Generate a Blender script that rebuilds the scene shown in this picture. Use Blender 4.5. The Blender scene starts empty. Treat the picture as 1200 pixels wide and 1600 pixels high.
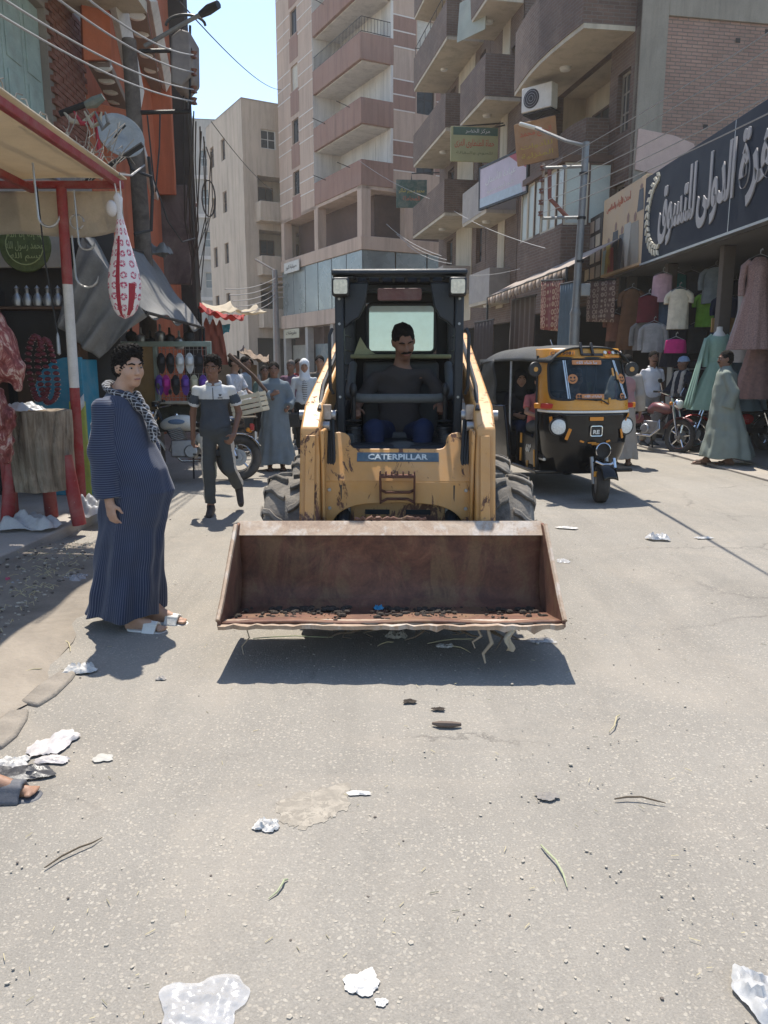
import bpy, math, random
import numpy as np
from mathutils import Matrix, Vector, Euler
random.seed(7); np.random.seed(7)
SC = bpy.context.scene
COL = SC.collection
R = math.radians

# ------------------------------------------------------------------ camera, sky, sun, exposure
H = 1.5                                   # eye height of the photographer
PITCH = math.atan(230 / 1200)
cam = bpy.data.cameras.new('camera')
cam.sensor_fit = 'VERTICAL'; cam.sensor_height = 36; cam.lens = 27.0; cam.clip_start = .05; cam.clip_end = 900
camo = bpy.data.objects.new('camera', cam); COL.objects.link(camo)
camo.location = (0, 0, H); camo.rotation_euler = (math.pi / 2 - PITCH, 0, 0)
SC.camera = camo
SUN_EL, SUN_AZ = R(65), R(-10)              # azimuth from +Y towards +X
world = bpy.data.worlds.new('World'); SC.world = world; world.use_nodes = True
wn = world.node_tree
sky = wn.nodes.new('ShaderNodeTexSky'); sky.sky_type = 'NISHITA'; sky.sun_disc = False
sky.sun_elevation = SUN_EL; sky.sun_rotation = SUN_AZ; sky.dust_density = .35; sky.air_density = 1.0; sky.ozone_density = 1.3
wn.links.new(sky.outputs[0], wn.nodes['Background'].inputs[0]); wn.nodes['Background'].inputs[1].default_value = .125
sl = bpy.data.lights.new('sun', 'SUN'); sl.energy = 3.5; sl.angle = R(.53); sl.color = (1, .94, .84)
so = bpy.data.objects.new('sun', sl); COL.objects.link(so)
sd = Vector((math.sin(SUN_AZ) * math.cos(SUN_EL), math.cos(SUN_AZ) * math.cos(SUN_EL), math.sin(SUN_EL)))
so.rotation_euler = sd.to_track_quat('Z', 'Y').to_euler(); so.location = (0, 0, 30)
SC.view_settings.view_transform = 'Standard'; SC.view_settings.look = 'None'
SC.view_settings.exposure = 1.2; SC.view_settings.gamma = 1; SC.view_settings.use_curve_mapping = False

# ------------------------------------------------------------------ helpers: points
CP, SP = math.cos(PITCH), math.sin(PITCH)
def PX(px, py, Y):                        # the world point at distance Y that the photograph shows at (px, py)
    a = (px - 600) / 1200; b = (800 - py) / 1200
    k = Y / (CP + b * SP)
    return Vector((a * k, Y, H + k * (-SP + b * CP)))
def GP(px, py, z=0):                      # the point of the plane at height z there
    a = (px - 600) / 1200; b = (800 - py) / 1200
    k = (z - H) / (-SP + b * CP)
    return Vector((a * k, k * (CP + b * SP), z))

# ------------------------------------------------------------------ helpers: materials
MATS = {}
def nodes(name):
    m = bpy.data.materials.new(name); m.use_nodes = True; t = m.node_tree
    return m, t, t.nodes['Principled BSDF'], lambda k: t.nodes.new('ShaderNode' + k), t.links.new
def rgba(c): return (c[0], c[1], c[2], 1)
def sc3(c, k): return tuple(min(1, x * k) for x in c[:3])
def noise(N, L, vec, scale, detail=4, rough=.6, dist=0):
    n = N('TexNoise'); n.inputs['Scale'].default_value = scale; n.inputs['Detail'].default_value = detail
    n.inputs['Roughness'].default_value = rough; n.inputs['Distortion'].default_value = dist
    if vec is not None: L(vec, n.inputs['Vector'])
    return n
def ramp(N, L, fac, stops):
    r = N('ValToRGB'); e = r.color_ramp.elements
    while len(e) < len(stops): e.new(.5)
    for i, (p, c) in enumerate(stops):
        e[i].position = p; e[i].color = rgba(c) if not isinstance(c, (int, float)) else (c, c, c, 1)
    L(fac, r.inputs[0]); return r
def mixc(N, L, fac, a, b, mode='MIX'):
    m = N('MixRGB'); m.blend_type = mode
    for i, v in ((0, fac), (1, a), (2, b)):
        if hasattr(v, 'is_linked'): L(v, m.inputs[i])
        elif i == 0: m.inputs[0].default_value = v
        else: m.inputs[i].default_value = rgba(v)
    return m.outputs[0]
def M(name, col, rough=.75, metal=0., var=.18, scale=6., bump=.15, bscale=60., dust=0., dcol=(.42, .36, .29), spots=None, uv=False, spec=.35, streak=0):
    """one general procedural paint / cloth / stone material: two scales of tone, dust, chips, fine relief"""
    if name in MATS: return MATS[name]
    m, t, b, N, L = nodes(name); MATS[name] = m
    tc = N('TexCoord'); v = tc.outputs['UV' if uv else 'Object']
    n1 = noise(N, L, v, scale, 6, .62, .3)
    r1 = ramp(N, L, n1.outputs[0], [(.28, sc3(col, 1 - var)), (.55, col), (.8, sc3(col, 1 + var * .8))])
    c = r1.outputs[0]
    n2 = noise(N, L, v, bscale, 5, .7)
    r2 = ramp(N, L, n2.outputs[0], [(.3, .82), (.7, 1.08)])
    c = mixc(N, L, .6, c, r2.outputs[0], 'MULTIPLY')
    if dust:
        n3 = noise(N, L, v, scale * .45, 8, .7, .6)
        r3 = ramp(N, L, n3.outputs[0], [(.42, 0), (.72, dust)])
        c = mixc(N, L, r3.outputs[0], c, dcol)
    if streak:                                   # rain streaks and soot
        mp = N('Mapping'); mp.inputs['Scale'].default_value = (1.6, 1.6, .16); L(tc.outputs['Object'], mp.inputs[0])
        n5 = noise(N, L, mp.outputs[0], 1.4, 8, .72, .3); r5 = ramp(N, L, n5.outputs[0], [(.46, 0), (.68, streak)]); c = mixc(N, L, r5.outputs[0], c, sc3(col, .45))
    if spots:                                    # (colour, scale, threshold)
        n4 = noise(N, L, v, spots[1], 8, .72, .8)
        r4 = ramp(N, L, n4.outputs[0], [(spots[2], 0), (spots[2] + .03, 1)])
        c = mixc(N, L, r4.outputs[0], c, spots[0])
    L(c, b.inputs['Base Color'])
    rr = ramp(N, L, n1.outputs[0], [(.3, max(.03, rough - .1)), (.7, min(1, rough + .1))]); L(rr.outputs[0], b.inputs['Roughness'])
    b.inputs['Metallic'].default_value = metal; b.inputs['Specular IOR Level'].default_value = spec
    if bump:
        bp = N('Bump'); bp.inputs['Strength'].default_value = bump; bp.inputs['Distance'].default_value = .02
        L(n2.outputs[0], bp.inputs['Height']); L(bp.outputs[0], b.inputs['Normal'])
    return m
def glassy(name, col, alpha=.5, rough=.05, dustc=(.5, .5, .45)):
    if name in MATS: return MATS[name]
    m, t, b, N, L = nodes(name); MATS[name] = m
    tr = N('BsdfTransparent'); tr.inputs[0].default_value = rgba(col); mx = N('MixShader')
    tc = N('TexCoord'); n = noise(N, L, tc.outputs['Object'], 5, 6, .7)
    r = ramp(N, L, n.outputs[0], [(.3, max(0, alpha - .12)), (.7, min(1, alpha + .12))]); L(r.outputs[0], mx.inputs[0])
    L(tr.outputs[0], mx.inputs[1]); L(b.outputs[0], mx.inputs[2]); L(mx.outputs[0], t.nodes['Material Output'].inputs[0])
    b.inputs['Base Color'].default_value = rgba(dustc); b.inputs['Roughness'].default_value = rough
    return m
def translucent(name, col, tcol, amt=.5, rough=.6, var=.2, scale=8, bump=.2):
    if name in MATS: return MATS[name]
    m = M(name, col, rough, var=var, scale=scale, bump=bump); t = m.node_tree; b = t.nodes['Principled BSDF']
    tr = t.nodes.new('ShaderNodeBsdfTranslucent'); tr.inputs[0].default_value = rgba(tcol)
    mx = t.nodes.new('ShaderNodeMixShader'); mx.inputs[0].default_value = amt
    t.links.new(b.outputs[0], mx.inputs[1]); t.links.new(tr.outputs[0], mx.inputs[2]); t.links.new(mx.outputs[0], t.nodes['Material Output'].inputs[0])
    return m
def brickm(name, c1, c2, mortar, bw=.25, bh=.075, dust=.3, uv=True, stain=.4):
    if name in MATS: return MATS[name]
    m, t, b, N, L = nodes(name); MATS[name] = m
    tc = N('TexCoord'); br = N('TexBrick'); v = tc.outputs['UV']
    nz = noise(N, L, v, 9, 3); vm = N('VectorMath'); vm.operation = 'MULTIPLY_ADD'; vm.inputs[1].default_value = (.018, .018, 0); L(nz.outputs[1], vm.inputs[0]); L(v, vm.inputs[2])
    L(vm.outputs[0], br.inputs['Vector'])
    br.inputs['Color1'].default_value = rgba(c1); br.inputs['Color2'].default_value = rgba(c2); br.inputs['Mortar'].default_value = rgba(mortar)
    br.inputs['Scale'].default_value = 1; br.inputs['Mortar Size'].default_value = .011; br.inputs['Mortar Smooth'].default_value = .3
    br.inputs['Brick Width'].default_value = bw; br.inputs['Row Height'].default_value = bh; br.inputs['Bias'].default_value = -.1
    n1 = noise(N, L, v, .7, 8, .7, .4); r1 = ramp(N, L, n1.outputs[0], [(.35, 1 - stain), (.7, 1.12)])
    c = mixc(N, L, .8, br.outputs[0], r1.outputs[0], 'MULTIPLY')
    n2 = noise(N, L, v, 1.6, 9, .75); r2 = ramp(N, L, n2.outputs[0], [(.5, 0), (.8, dust)]); c = mixc(N, L, r2.outputs[0], c, (.42, .33, .26))
    n3 = noise(N, L, v, 40, 4, .7); r3 = ramp(N, L, n3.outputs[0], [(.25, .7), (.7, 1.1)]); c = mixc(N, L, .5, c, r3.outputs[0], 'MULTIPLY')
    L(c, b.inputs['Base Color']); b.inputs['Roughness'].default_value = .9
    bp = N('Bump'); bp.inputs['Strength'].default_value = .7; bp.inputs['Distance'].default_value = .02; bp.invert = True
    L(br.outputs[1], bp.inputs['Height']); L(bp.outputs[0], b.inputs['Normal'])
    return m
def attrm(name, cols, attr='su', freq=480, width=.25, rough=.85, second=None, sheen=.2):
    """woven cloth whose stripes follow a per-vertex coordinate"""
    if name in MATS: return MATS[name]
    m, t, b, N, L = nodes(name); MATS[name] = m
    def stripe(a, f, w):
        at = N('Attribute'); at.attribute_name = a
        mu = N('Math'); mu.operation = 'MULTIPLY'; mu.inputs[1].default_value = f; L(at.outputs['Fac'], mu.inputs[0])
        fr = N('Math'); fr.operation = 'FRACT'; L(mu.outputs[0], fr.inputs[0])
        return ramp(N, L, fr.outputs[0], [(0, 0), (.5 - w, 0), (.5 - w * .4, 1), (.5 + w * .4, 1), (.5 + w, 0), (1, 0)]).outputs[0]
    c = mixc(N, L, stripe(attr, freq, width), cols[0], cols[1])
    if second: c = mixc(N, L, stripe(second[0], second[1], second[2]), c, cols[2])
    tc = N('TexCoord'); n = noise(N, L, tc.outputs['Object'], 5, 6, .65); r = ramp(N, L, n.outputs[0], [(.3, .78), (.7, 1.12)])
    c = mixc(N, L, .7, c, r.outputs[0], 'MULTIPLY'); L(c, b.inputs['Base Color']); b.inputs['Roughness'].default_value = rough
    b.inputs['Sheen Weight'].default_value = sheen; b.inputs['Specular IOR Level'].default_value = .2
    return m

# ------------------------------------------------------------------ helpers: meshes
class MB:
    def __init__(s): s.v = []; s.f = []; s.m = []; s.u = []; s.T = None
    def add(s, vs, fs, mi=0, T=None):
        o = len(s.v); vs = [Vector(p) for p in vs]
        A = T if s.T is None else (s.T if T is None else s.T @ T)
        for f in fs:
            p = [vs[i] for i in f]; n = Vector((0, 0, 0))
            for i in range(len(p)):
                a, b = p[i], p[(i + 1) % len(p)]
                n += Vector(((a.y - b.y) * (a.z + b.z), (a.z - b.z) * (a.x + b.x), (a.x - b.x) * (a.y + b.y)))
            ax = max(range(3), key=lambda k: abs(n[k]))
            s.u.append([(q.y, q.z) if ax == 0 else (q.x, q.z) if ax == 1 else (q.x, q.y) for q in p])
            s.f.append([i + o for i in f]); s.m.append(mi)
        s.v += [A @ p for p in vs] if A is not None else vs
        return s
    def bx(s, x0, x1, y0, y1, z0, z1, mi=0, T=None):
        return s.add([(x0, y0, z0), (x1, y0, z0), (x1, y1, z0), (x0, y1, z0), (x0, y0, z1), (x1, y0, z1), (x1, y1, z1), (x0, y1, z1)],
                     [(0, 3, 2, 1), (4, 5, 6, 7), (0, 1, 5, 4), (1, 2, 6, 5), (2, 3, 7, 6), (3, 0, 4, 7)], mi, T)
    def box(s, c, d, rot=(0, 0, 0), mi=0):
        T = Matrix.Translation(c) @ Euler(rot).to_matrix().to_4x4()
        return s.bx(-d[0] / 2, d[0] / 2, -d[1] / 2, d[1] / 2, -d[2] / 2, d[2] / 2, mi, T)
    def prism(s, poly, a, b, axis='z', mi=0, T=None):
        k = len(poly)
        P = {'x': lambda p, h: (h, p[0], p[1]), 'y': lambda p, h: (p[0], h, p[1]), 'z': lambda p, h: (p[0], p[1], h)}[axis]
        ar = sum(poly[i][0] * poly[(i + 1) % k][1] - poly[(i + 1) % k][0] * poly[i][1] for i in range(k))
        if (ar < 0) != (axis == 'y'): poly = poly[::-1]
        vs = [P(p, a) for p in poly] + [P(p, b) for p in poly]
        fs = [tuple(range(k))[::-1], tuple(range(k, 2 * k))] + [(i, (i + 1) % k, k + (i + 1) % k, k + i) for i in range(k)]
        if b < a: fs = [f[::-1] for f in fs]
        return s.add(vs, fs, mi, T)
    def tube(s, pts, r, n=8, mi=0, cap=True, closed=False):
        pts = [Vector(p) for p in pts]; k = len(pts)
        rs = r if isinstance(r, (list, tuple)) else [r] * k
        vs = []; up = None
        for i, p in enumerate(pts):
            t = (pts[(i + 1) % k] - pts[i - 1]) if closed else (pts[min(i + 1, k - 1)] - pts[max(i - 1, 0)])
            t = t.normalized() if t.length > 1e-9 else Vector((0, 0, 1))
            if up is None: up = t.orthogonal().normalized()
            up = (up - t * up.dot(t)); up = up.normalized() if up.length > 1e-6 else t.orthogonal().normalized()
            w = t.cross(up)
            for j in range(n):
                a = 2 * math.pi * j / n; vs.append(p + (up * math.cos(a) + w * math.sin(a)) * rs[i])
        fs = []
        for i in range(k if closed else k - 1):
            a = i * n; b = ((i + 1) % k) * n
            for j in range(n): fs.append((a + j, a + (j + 1) % n, b + (j + 1) % n, b + j))
        if cap and not closed: fs += [tuple(range(n))[::-1], tuple(range((k - 1) * n, k * n))]
        return s.add(vs, fs, mi)
    def lathe(s, prof, c=(0, 0, 0), axis='z', n=20, mi=0, T=None, sx=1, sy=1):
        vs = []; fs = []; k = len(prof)
        for i in range(n):
            a = 2 * math.pi * i / n; ca, sa = math.cos(a) * sx, math.sin(a) * sy
            for r, h in prof:
                p = {'z': (r * ca, r * sa, h), 'x': (h, r * ca, r * sa), 'y': (r * sa, h, r * ca)}[axis]
                vs.append((p[0] + c[0], p[1] + c[1], p[2] + c[2]))
        for i in range(n):
            a = i * k; b = ((i + 1) % n) * k
            for j in range(k - 1): fs.append((a + j, b + j, b + j + 1, a + j + 1))
        return s.add(vs, fs, mi, T)
    def ell(s, c, r, n=12, k=8, mi=0, rot=(0, 0, 0)):
        T = Matrix.Translation(c) @ Euler(rot).to_matrix().to_4x4()
        r = r if hasattr(r, '__len__') else (r, r, r)
        pr = [(math.sin(math.pi * i / k), -math.cos(math.pi * i / k)) for i in range(k + 1)]
        vs = []; fs = []
        for j in range(n):
            a = 2 * math.pi * j / n
            for q, h in pr: vs.append((q * math.cos(a) * r[0], q * math.sin(a) * r[1], h * r[2]))
        for j in range(n):
            a = j * (k + 1); b = ((j + 1) % n) * (k + 1)
            for i in range(k): fs.append((a + i, b + i, b + i + 1, a + i + 1))
        return s.add(vs, fs, mi, T)
    def grid(s, fn, nu, nv, mi=0, cu=False, flip=False):
        vs = [fn(i / nu, j / nv) for i in range(nu + (0 if cu else 1)) for j in range(nv + 1)]; fs = []
        for i in range(nu):
            a = i * (nv + 1); b = ((i + 1) % nu if cu else i + 1) * (nv + 1)
            for j in range(nv):
                f = (a + j, b + j, b + j + 1, a + j + 1); fs.append(f[::-1] if flip else f)
        return s.add(vs, fs, mi)
    def build(s, name, mats, parent=None, bev=0, seg=2, smooth=38, thick=0, loc=None, rot=None):
        me = bpy.data.meshes.new(name); me.from_pydata([tuple(p) for p in s.v], [], s.f)
        mats = mats if isinstance(mats, (list, tuple)) else [mats]
        for m in mats: me.materials.append(m)
        if len(mats) > 1: me.polygons.foreach_set('material_index', s.m)
        uv = me.uv_layers.new(name='UVMap'); flat = [c for f in s.u for p in f for c in p]; uv.data.foreach_set('uv', flat)
        me.validate(); me.update()
        if smooth:
            me.polygons.foreach_set('use_smooth', [True] * len(me.polygons)); me.set_sharp_from_angle(angle=R(smooth))
        o = bpy.data.objects.new(name, me); COL.objects.link(o)
        if parent is not None: o.parent = parent
        if loc is not None: o.location = loc
        if rot is not None: o.rotation_euler = rot
        if thick:
            q = o.modifiers.new('thickness', 'SOLIDIFY'); q.thickness = thick; q.offset = 0
        if bev:
            q = o.modifiers.new('edges', 'BEVEL'); q.width = bev; q.segments = seg; q.limit_method = 'ANGLE'; q.angle_limit = R(35); q.harden_normals = False
        return o
def tag(o, label=None, cat=None, group=None, kind=None):
    for k, v in (('label', label), ('category', cat), ('group', group), ('kind', kind)):
        if v: o[k] = v
    return o
def thing(name, label, cat, loc=(0, 0, 0), rz=0, group=None, rot=None):
    o = bpy.data.objects.new(name, None); COL.objects.link(o); o.empty_display_size = .2
    o.location = loc; o.rotation_euler = rot or (0, 0, rz)
    return tag(o, label, cat, group)
def copy_tree(o, parent=None):
    c = o.copy(); COL.objects.link(c)
    if parent is not None: c.parent = parent
    for ch in o.children: copy_tree(ch, c)
    return c
def part(name, mats, parent, fn, *a, **k):       # part('seat', mat, root, 'bx', ...)
    kw = {q: k.pop(q) for q in ('bev', 'seg', 'smooth', 'thick', 'loc', 'rot') if q in k}
    mb = MB(); getattr(mb, fn)(*a, **k); return mb.build(name, mats, parent, **kw)
ORD = ('first', 'second', 'third', 'fourth', 'fifth', 'sixth', 'seventh', 'eighth', 'ninth', 'tenth', 'eleventh', 'twelfth', 'thirteenth', 'fourteenth')
def boxes(name, mats, par, L, T=None, **k):            # one object for each box
    for b in L:
        mb = MB(); mb.T = T; mb.bx(*b); mb.build(name, mats, par, **k)
def rr(x0, x1, z0, z1, r, n=4):                  # rounded rectangle outline
    o = []
    for cx, cz, a0 in ((x1 - r, z1 - r, 0), (x0 + r, z1 - r, 90), (x0 + r, z0 + r, 180), (x1 - r, z0 + r, 270)):
        for i in range(n + 1):
            a = R(a0 + 90 * i / n); o.append((cx + r * math.cos(a), cz + r * math.sin(a)))
    return o
def arc(c, r, a0, a1, n, plane='xz'):
    o = []
    for i in range(n + 1):
        a = R(a0 + (a1 - a0) * i / n); p, q = r * math.cos(a), r * math.sin(a)
        o.append((c[0] + p, c[1], c[2] + q) if plane == 'xz' else (c[0] + p, c[1] + q, c[2]) if plane == 'xy' else (c[0], c[1] + p, c[2] + q))
    return o
def sag(a, b, d, n=14):
    a, b = Vector(a), Vector(b)
    return [a.lerp(b, i / n) - Vector((0, 0, d * 4 * (i / n) * (1 - i / n))) for i in range(n + 1)]

# ------------------------------------------------------------------ helpers: lettering
_F = {}
for ch, a, k in [('ا', 0xFE8D, 2), ('أ', 0xFE83, 2), ('إ', 0xFE87, 2), ('ب', 0xFE8F, 4), ('ة', 0xFE93, 2), ('ت', 0xFE95, 4), ('ث', 0xFE99, 4), ('ج', 0xFE9D, 4), ('ح', 0xFEA1, 4),
                 ('خ', 0xFEA5, 4), ('د', 0xFEA9, 2), ('ذ', 0xFEAB, 2), ('ر', 0xFEAD, 2), ('ز', 0xFEAF, 2), ('س', 0xFEB1, 4), ('ش', 0xFEB5, 4), ('ص', 0xFEB9, 4), ('ض', 0xFEBD, 4),
                 ('ط', 0xFEC1, 4), ('ظ', 0xFEC5, 4), ('ع', 0xFEC9, 4), ('غ', 0xFECD, 4), ('ف', 0xFED1, 4), ('ق', 0xFED5, 4), ('ك', 0xFED9, 4), ('ل', 0xFEDD, 4), ('م', 0xFEE1, 4),
                 ('ن', 0xFEE5, 4), ('ه', 0xFEE9, 4), ('و', 0xFEED, 2), ('ى', 0xFEEF, 2), ('ي', 0xFEF1, 4)]: _F[ch] = (a, k)
def arabic(s):                                   # joined letter forms, in left-to-right drawing order
    o = []
    for i, c in enumerate(s):
        if c not in _F: o.append(c); continue
        a, k = _F[c]; pv = i > 0 and s[i - 1] in _F and _F[s[i - 1]][1] == 4; nx = i + 1 < len(s) and s[i + 1] in _F
        if k == 2: o.append(chr(a + (1 if pv else 0)))
        else: o.append(chr(a + (3 if pv and nx else 1 if pv else 2 if nx else 0)))
    return ''.join(o[::-1])
def text(name, body, width, height, mat, parent, T, depth=.004, bold=0., res=2):
    """lettering as a thin solid in the XY plane of T, centred, stretched to width x height"""
    c = bpy.data.curves.new(name, 'FONT'); c.body = body; c.extrude = .01; c.offset = bold; c.resolution_u = res
    o = bpy.data.objects.new(name, c); COL.objects.link(o)
    me = bpy.data.meshes.new_from_object(o.evaluated_get(bpy.context.evaluated_depsgraph_get()))
    bpy.data.objects.remove(o); bpy.data.curves.remove(c)
    n = len(me.vertices); co = np.empty(n * 3); me.vertices.foreach_get('co', co); co = co.reshape(n, 3)
    lo, hi = co.min(0), co.max(0); co -= (lo + hi) / 2
    co *= np.array([width / (hi[0] - lo[0]), height / (hi[1] - lo[1]), depth / max(1e-6, hi[2] - lo[2])])
    A = np.array(T); co = co @ A[:3, :3].T + A[:3, 3]
    me.vertices.foreach_set('co', co.ravel()); me.materials.clear(); me.materials.append(mat); me.update()
    q = bpy.data.objects.new(name, me); COL.objects.link(q)
    if parent is not None: q.parent = parent
    return q
def frame(o, x, y):                              # matrix with given origin, right and up directions
    x = Vector(x).normalized(); y = Vector(y); y = (y - x * y.dot(x)).normalized(); z = x.cross(y)
    return Matrix(((x.x, y.x, z.x, o[0]), (x.y, y.y, z.y, o[1]), (x.z, y.z, z.z, o[2]), (0, 0, 0, 1)))

# ------------------------------------------------------------------ helpers: organic bodies (distance field -> one continuous surface)
def surface_nets(D, org, h):
    s = D < 0; nx, ny, nz = D.shape
    c = np.zeros((nx - 1, ny - 1, nz - 1), np.int8)
    for i in (0, 1):
        for j in (0, 1):
            for k in (0, 1): c += s[i:nx - 1 + i, j:ny - 1 + j, k:nz - 1 + k]
    act = np.argwhere((c > 0) & (c < 8)); idx = -np.ones(c.shape, np.int64); idx[act[:, 0], act[:, 1], act[:, 2]] = np.arange(len(act))
    acc = np.zeros((len(act), 3)); cnt = np.zeros(len(act))
    cor = [np.array((i, j, k)) for i in (0, 1) for j in (0, 1) for k in (0, 1)]
    val = [D[act[:, 0] + q[0], act[:, 1] + q[1], act[:, 2] + q[2]] for q in cor]
    for a in range(8):
        for b in range(a + 1, 8):
            if np.abs(cor[a] - cor[b]).sum() != 1: continue
            va, vb = val[a], val[b]; m = (va < 0) != (vb < 0)
            t = np.where(m, va / np.where(m, va - vb, 1), 0)
            acc += m[:, None] * (cor[a] + (cor[b] - cor[a]) * t[:, None]); cnt += m
    V = (act + acc / cnt[:, None]) * h + org
    F = []
    for ax in range(3):
        o1, o2 = [(1, 2), (2, 0), (0, 1)][ax]
        sl0 = [slice(None)] * 3; sl1 = [slice(None)] * 3; sl0[ax] = slice(0, -1); sl1[ax] = slice(1, None)
        a, b = s[tuple(sl0)], s[tuple(sl1)]
        e = np.argwhere(a != b)
        e = e[(e[:, o1] > 0) & (e[:, o2] > 0) & (e[:, o1] < D.shape[o1] - 1) & (e[:, o2] < D.shape[o2] - 1)]
        if not len(e): continue
        q = []
        for d1, d2 in ((1, 1), (0, 1), (0, 0), (1, 0)):
            p = e.copy(); p[:, o1] -= d1; p[:, o2] -= d2; q.append(idx[p[:, 0], p[:, 1], p[:, 2]])
        q = np.stack(q, 1); ins = a[e[:, 0], e[:, 1], e[:, 2]]
        q[~ins] = q[~ins][:, ::-1]
        F.append(q)
    return V, np.concatenate(F), act
class SD:
    def __init__(s, k=.02): s.p = []; s.k = k
    def cap(s, a, b, ra, rb=None, mi=0, k=None, flat=None):
        s.p.append(('c', np.array(a, float), np.array(b, float), ra, ra if rb is None else rb, mi, s.k if k is None else k, flat)); return s
    def chain(s, pts, rs, mi=0, k=None):
        for i in range(len(pts) - 1): s.cap(pts[i], pts[i + 1], rs[i], rs[i + 1], mi, k)
        return s
    def ell(s, c, r, rot=(0, 0, 0), mi=0, k=None, sub=False):
        s.p.append(('e', np.array(c, float), np.array(r if hasattr(r, '__len__') else (r, r, r), float), np.array(Euler(rot).to_matrix()), None, mi, s.k if k is None else k, sub)); return s
    def fn(s, f, lo, hi, mi=0, k=None, sub=False):           # any field
        s.p.append(('f', f, np.array(lo, float), np.array(hi, float), None, mi, s.k if k is None else k, sub)); return s
    def bounds(s, q):
        if q[0] == 'c': r = max(q[3], q[4]); return np.minimum(q[1], q[2]) - r, np.maximum(q[1], q[2]) + r
        if q[0] == 'e': r = np.abs(q[3]) @ q[2]; return q[1] - r, q[1] + r
        return q[2], q[3]
    def mesh(s, h=.01, disp=None, attr=None):
        B = [s.bounds(q) for q in s.p if not (q[0] in 'ef' and q[7])]
        lo = np.min([b[0] for b in B], 0) - 3 * h - .01; hi = np.max([b[1] for b in B], 0) + 3 * h + .01
        n = np.ceil((hi - lo) / h).astype(int) + 1
        ax = [lo[i] + h * np.arange(n[i]) for i in range(3)]
        D = np.full(n, .5, np.float32); MI = np.zeros(n, np.int8); best = np.full(n, .5, np.float32)
        for q in s.p:
            l, u = s.bounds(q); mg = q[6] + 3 * h + .012
            i0 = np.clip(np.floor((l - mg - lo) / h).astype(int), 0, n - 1); i1 = np.clip(np.ceil((u + mg - lo) / h).astype(int) + 1, 1, n)
            sl = tuple(slice(a, b) for a, b in zip(i0, i1))
            X, Y, Z = np.meshgrid(ax[0][sl[0]], ax[1][sl[1]], ax[2][sl[2]], indexing='ij', sparse=True)
            if q[0] == 'c':
                a, b = q[1], q[2]; d = b - a; L2 = max(1e-12, d @ d)
                t = ((X - a[0]) * d[0] + (Y - a[1]) * d[1] + (Z - a[2]) * d[2]) / L2; tc = np.clip(t, 0, 1)
                g = np.sqrt((X - a[0] - d[0] * tc) ** 2 + (Y - a[1] - d[1] * tc) ** 2 + (Z - a[2] - d[2] * tc) ** 2) - (q[3] + (q[4] - q[3]) * tc)
                if q[7]:                                   # cut flat at an end: 'a', 'b' or 'ab'
                    Ln = math.sqrt(L2)
                    if 'a' in q[7]: g = np.maximum(g, -t * Ln)
                    if 'b' in q[7]: g = np.maximum(g, (t - 1) * Ln)
            elif q[0] == 'e':
                Rm = q[3]; x, y, z = X - q[1][0], Y - q[1][1], Z - q[1][2]; r = q[2]
                u = (Rm[0, 0] * x + Rm[1, 0] * y + Rm[2, 0] * z) / r[0]; v = (Rm[0, 1] * x + Rm[1, 1] * y + Rm[2, 1] * z) / r[1]; w = (Rm[0, 2] * x + Rm[1, 2] * y + Rm[2, 2] * z) / r[2]
                k0 = np.sqrt(u * u + v * v + w * w); k1 = np.sqrt((u / r[0]) ** 2 + (v / r[1]) ** 2 + (w / r[2]) ** 2)
                g = k0 * (k0 - 1) / np.maximum(k1, 1e-9)
            else: g = q[1](X, Y, Z)
            g = np.broadcast_to(g, D[sl].shape).astype(np.float32); o = D[sl]; k = max(q[6], 1e-4)
            if q[0] in 'ef' and q[7]:
                hh = np.clip(.5 - .5 * (o + g) / k, 0, 1); D[sl] = o * (1 - hh) + (-g) * hh + k * hh * (1 - hh)
            else:
                hh = np.clip(.5 + .5 * (o - g) / k, 0, 1); D[sl] = o * (1 - hh) + g * hh - k * hh * (1 - hh)
                bb = best[sl]; mm = g < bb; MI[sl] = np.where(mm, q[5], MI[sl]); best[sl] = np.minimum(bb, g)
        if disp is not None:
            X, Y, Z = np.meshgrid(*ax, indexing='ij', sparse=True); D = D + disp(X, Y, Z).astype(np.float32)
        V, F, act = surface_nets(D, lo, h)
        fm = MI[tuple(np.clip(np.round((V[F].mean(1) - lo) / h).astype(int), 0, np.array(n) - 1).T)]
        vm = MI[tuple(np.clip(np.round((V - lo) / h).astype(int), 0, np.array(n) - 1).T)]
        return V, F, fm, vm
    def build(s, name, mats, parent=None, h=.01, disp=None, attrs=None, relax=2, loc=None, rot=None):
        V, F, fm, vm = s.mesh(h, disp)
        for _ in range(relax):                              # smooth away the sampling steps
            A = np.zeros_like(V); c = np.zeros(len(V))
            for i in range(4):
                for j in ((i + 1) % 4, (i - 1) % 4): np.add.at(A, F[:, i], V[F[:, j]]); np.add.at(c, F[:, i], 1)
            V = V * .5 + .5 * A / np.maximum(c, 1)[:, None]
        return npmesh(name, V, F, mats, parent, fm, {k: f(V, vm) for k, f in (attrs or {}).items()}, loc, rot)
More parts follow.
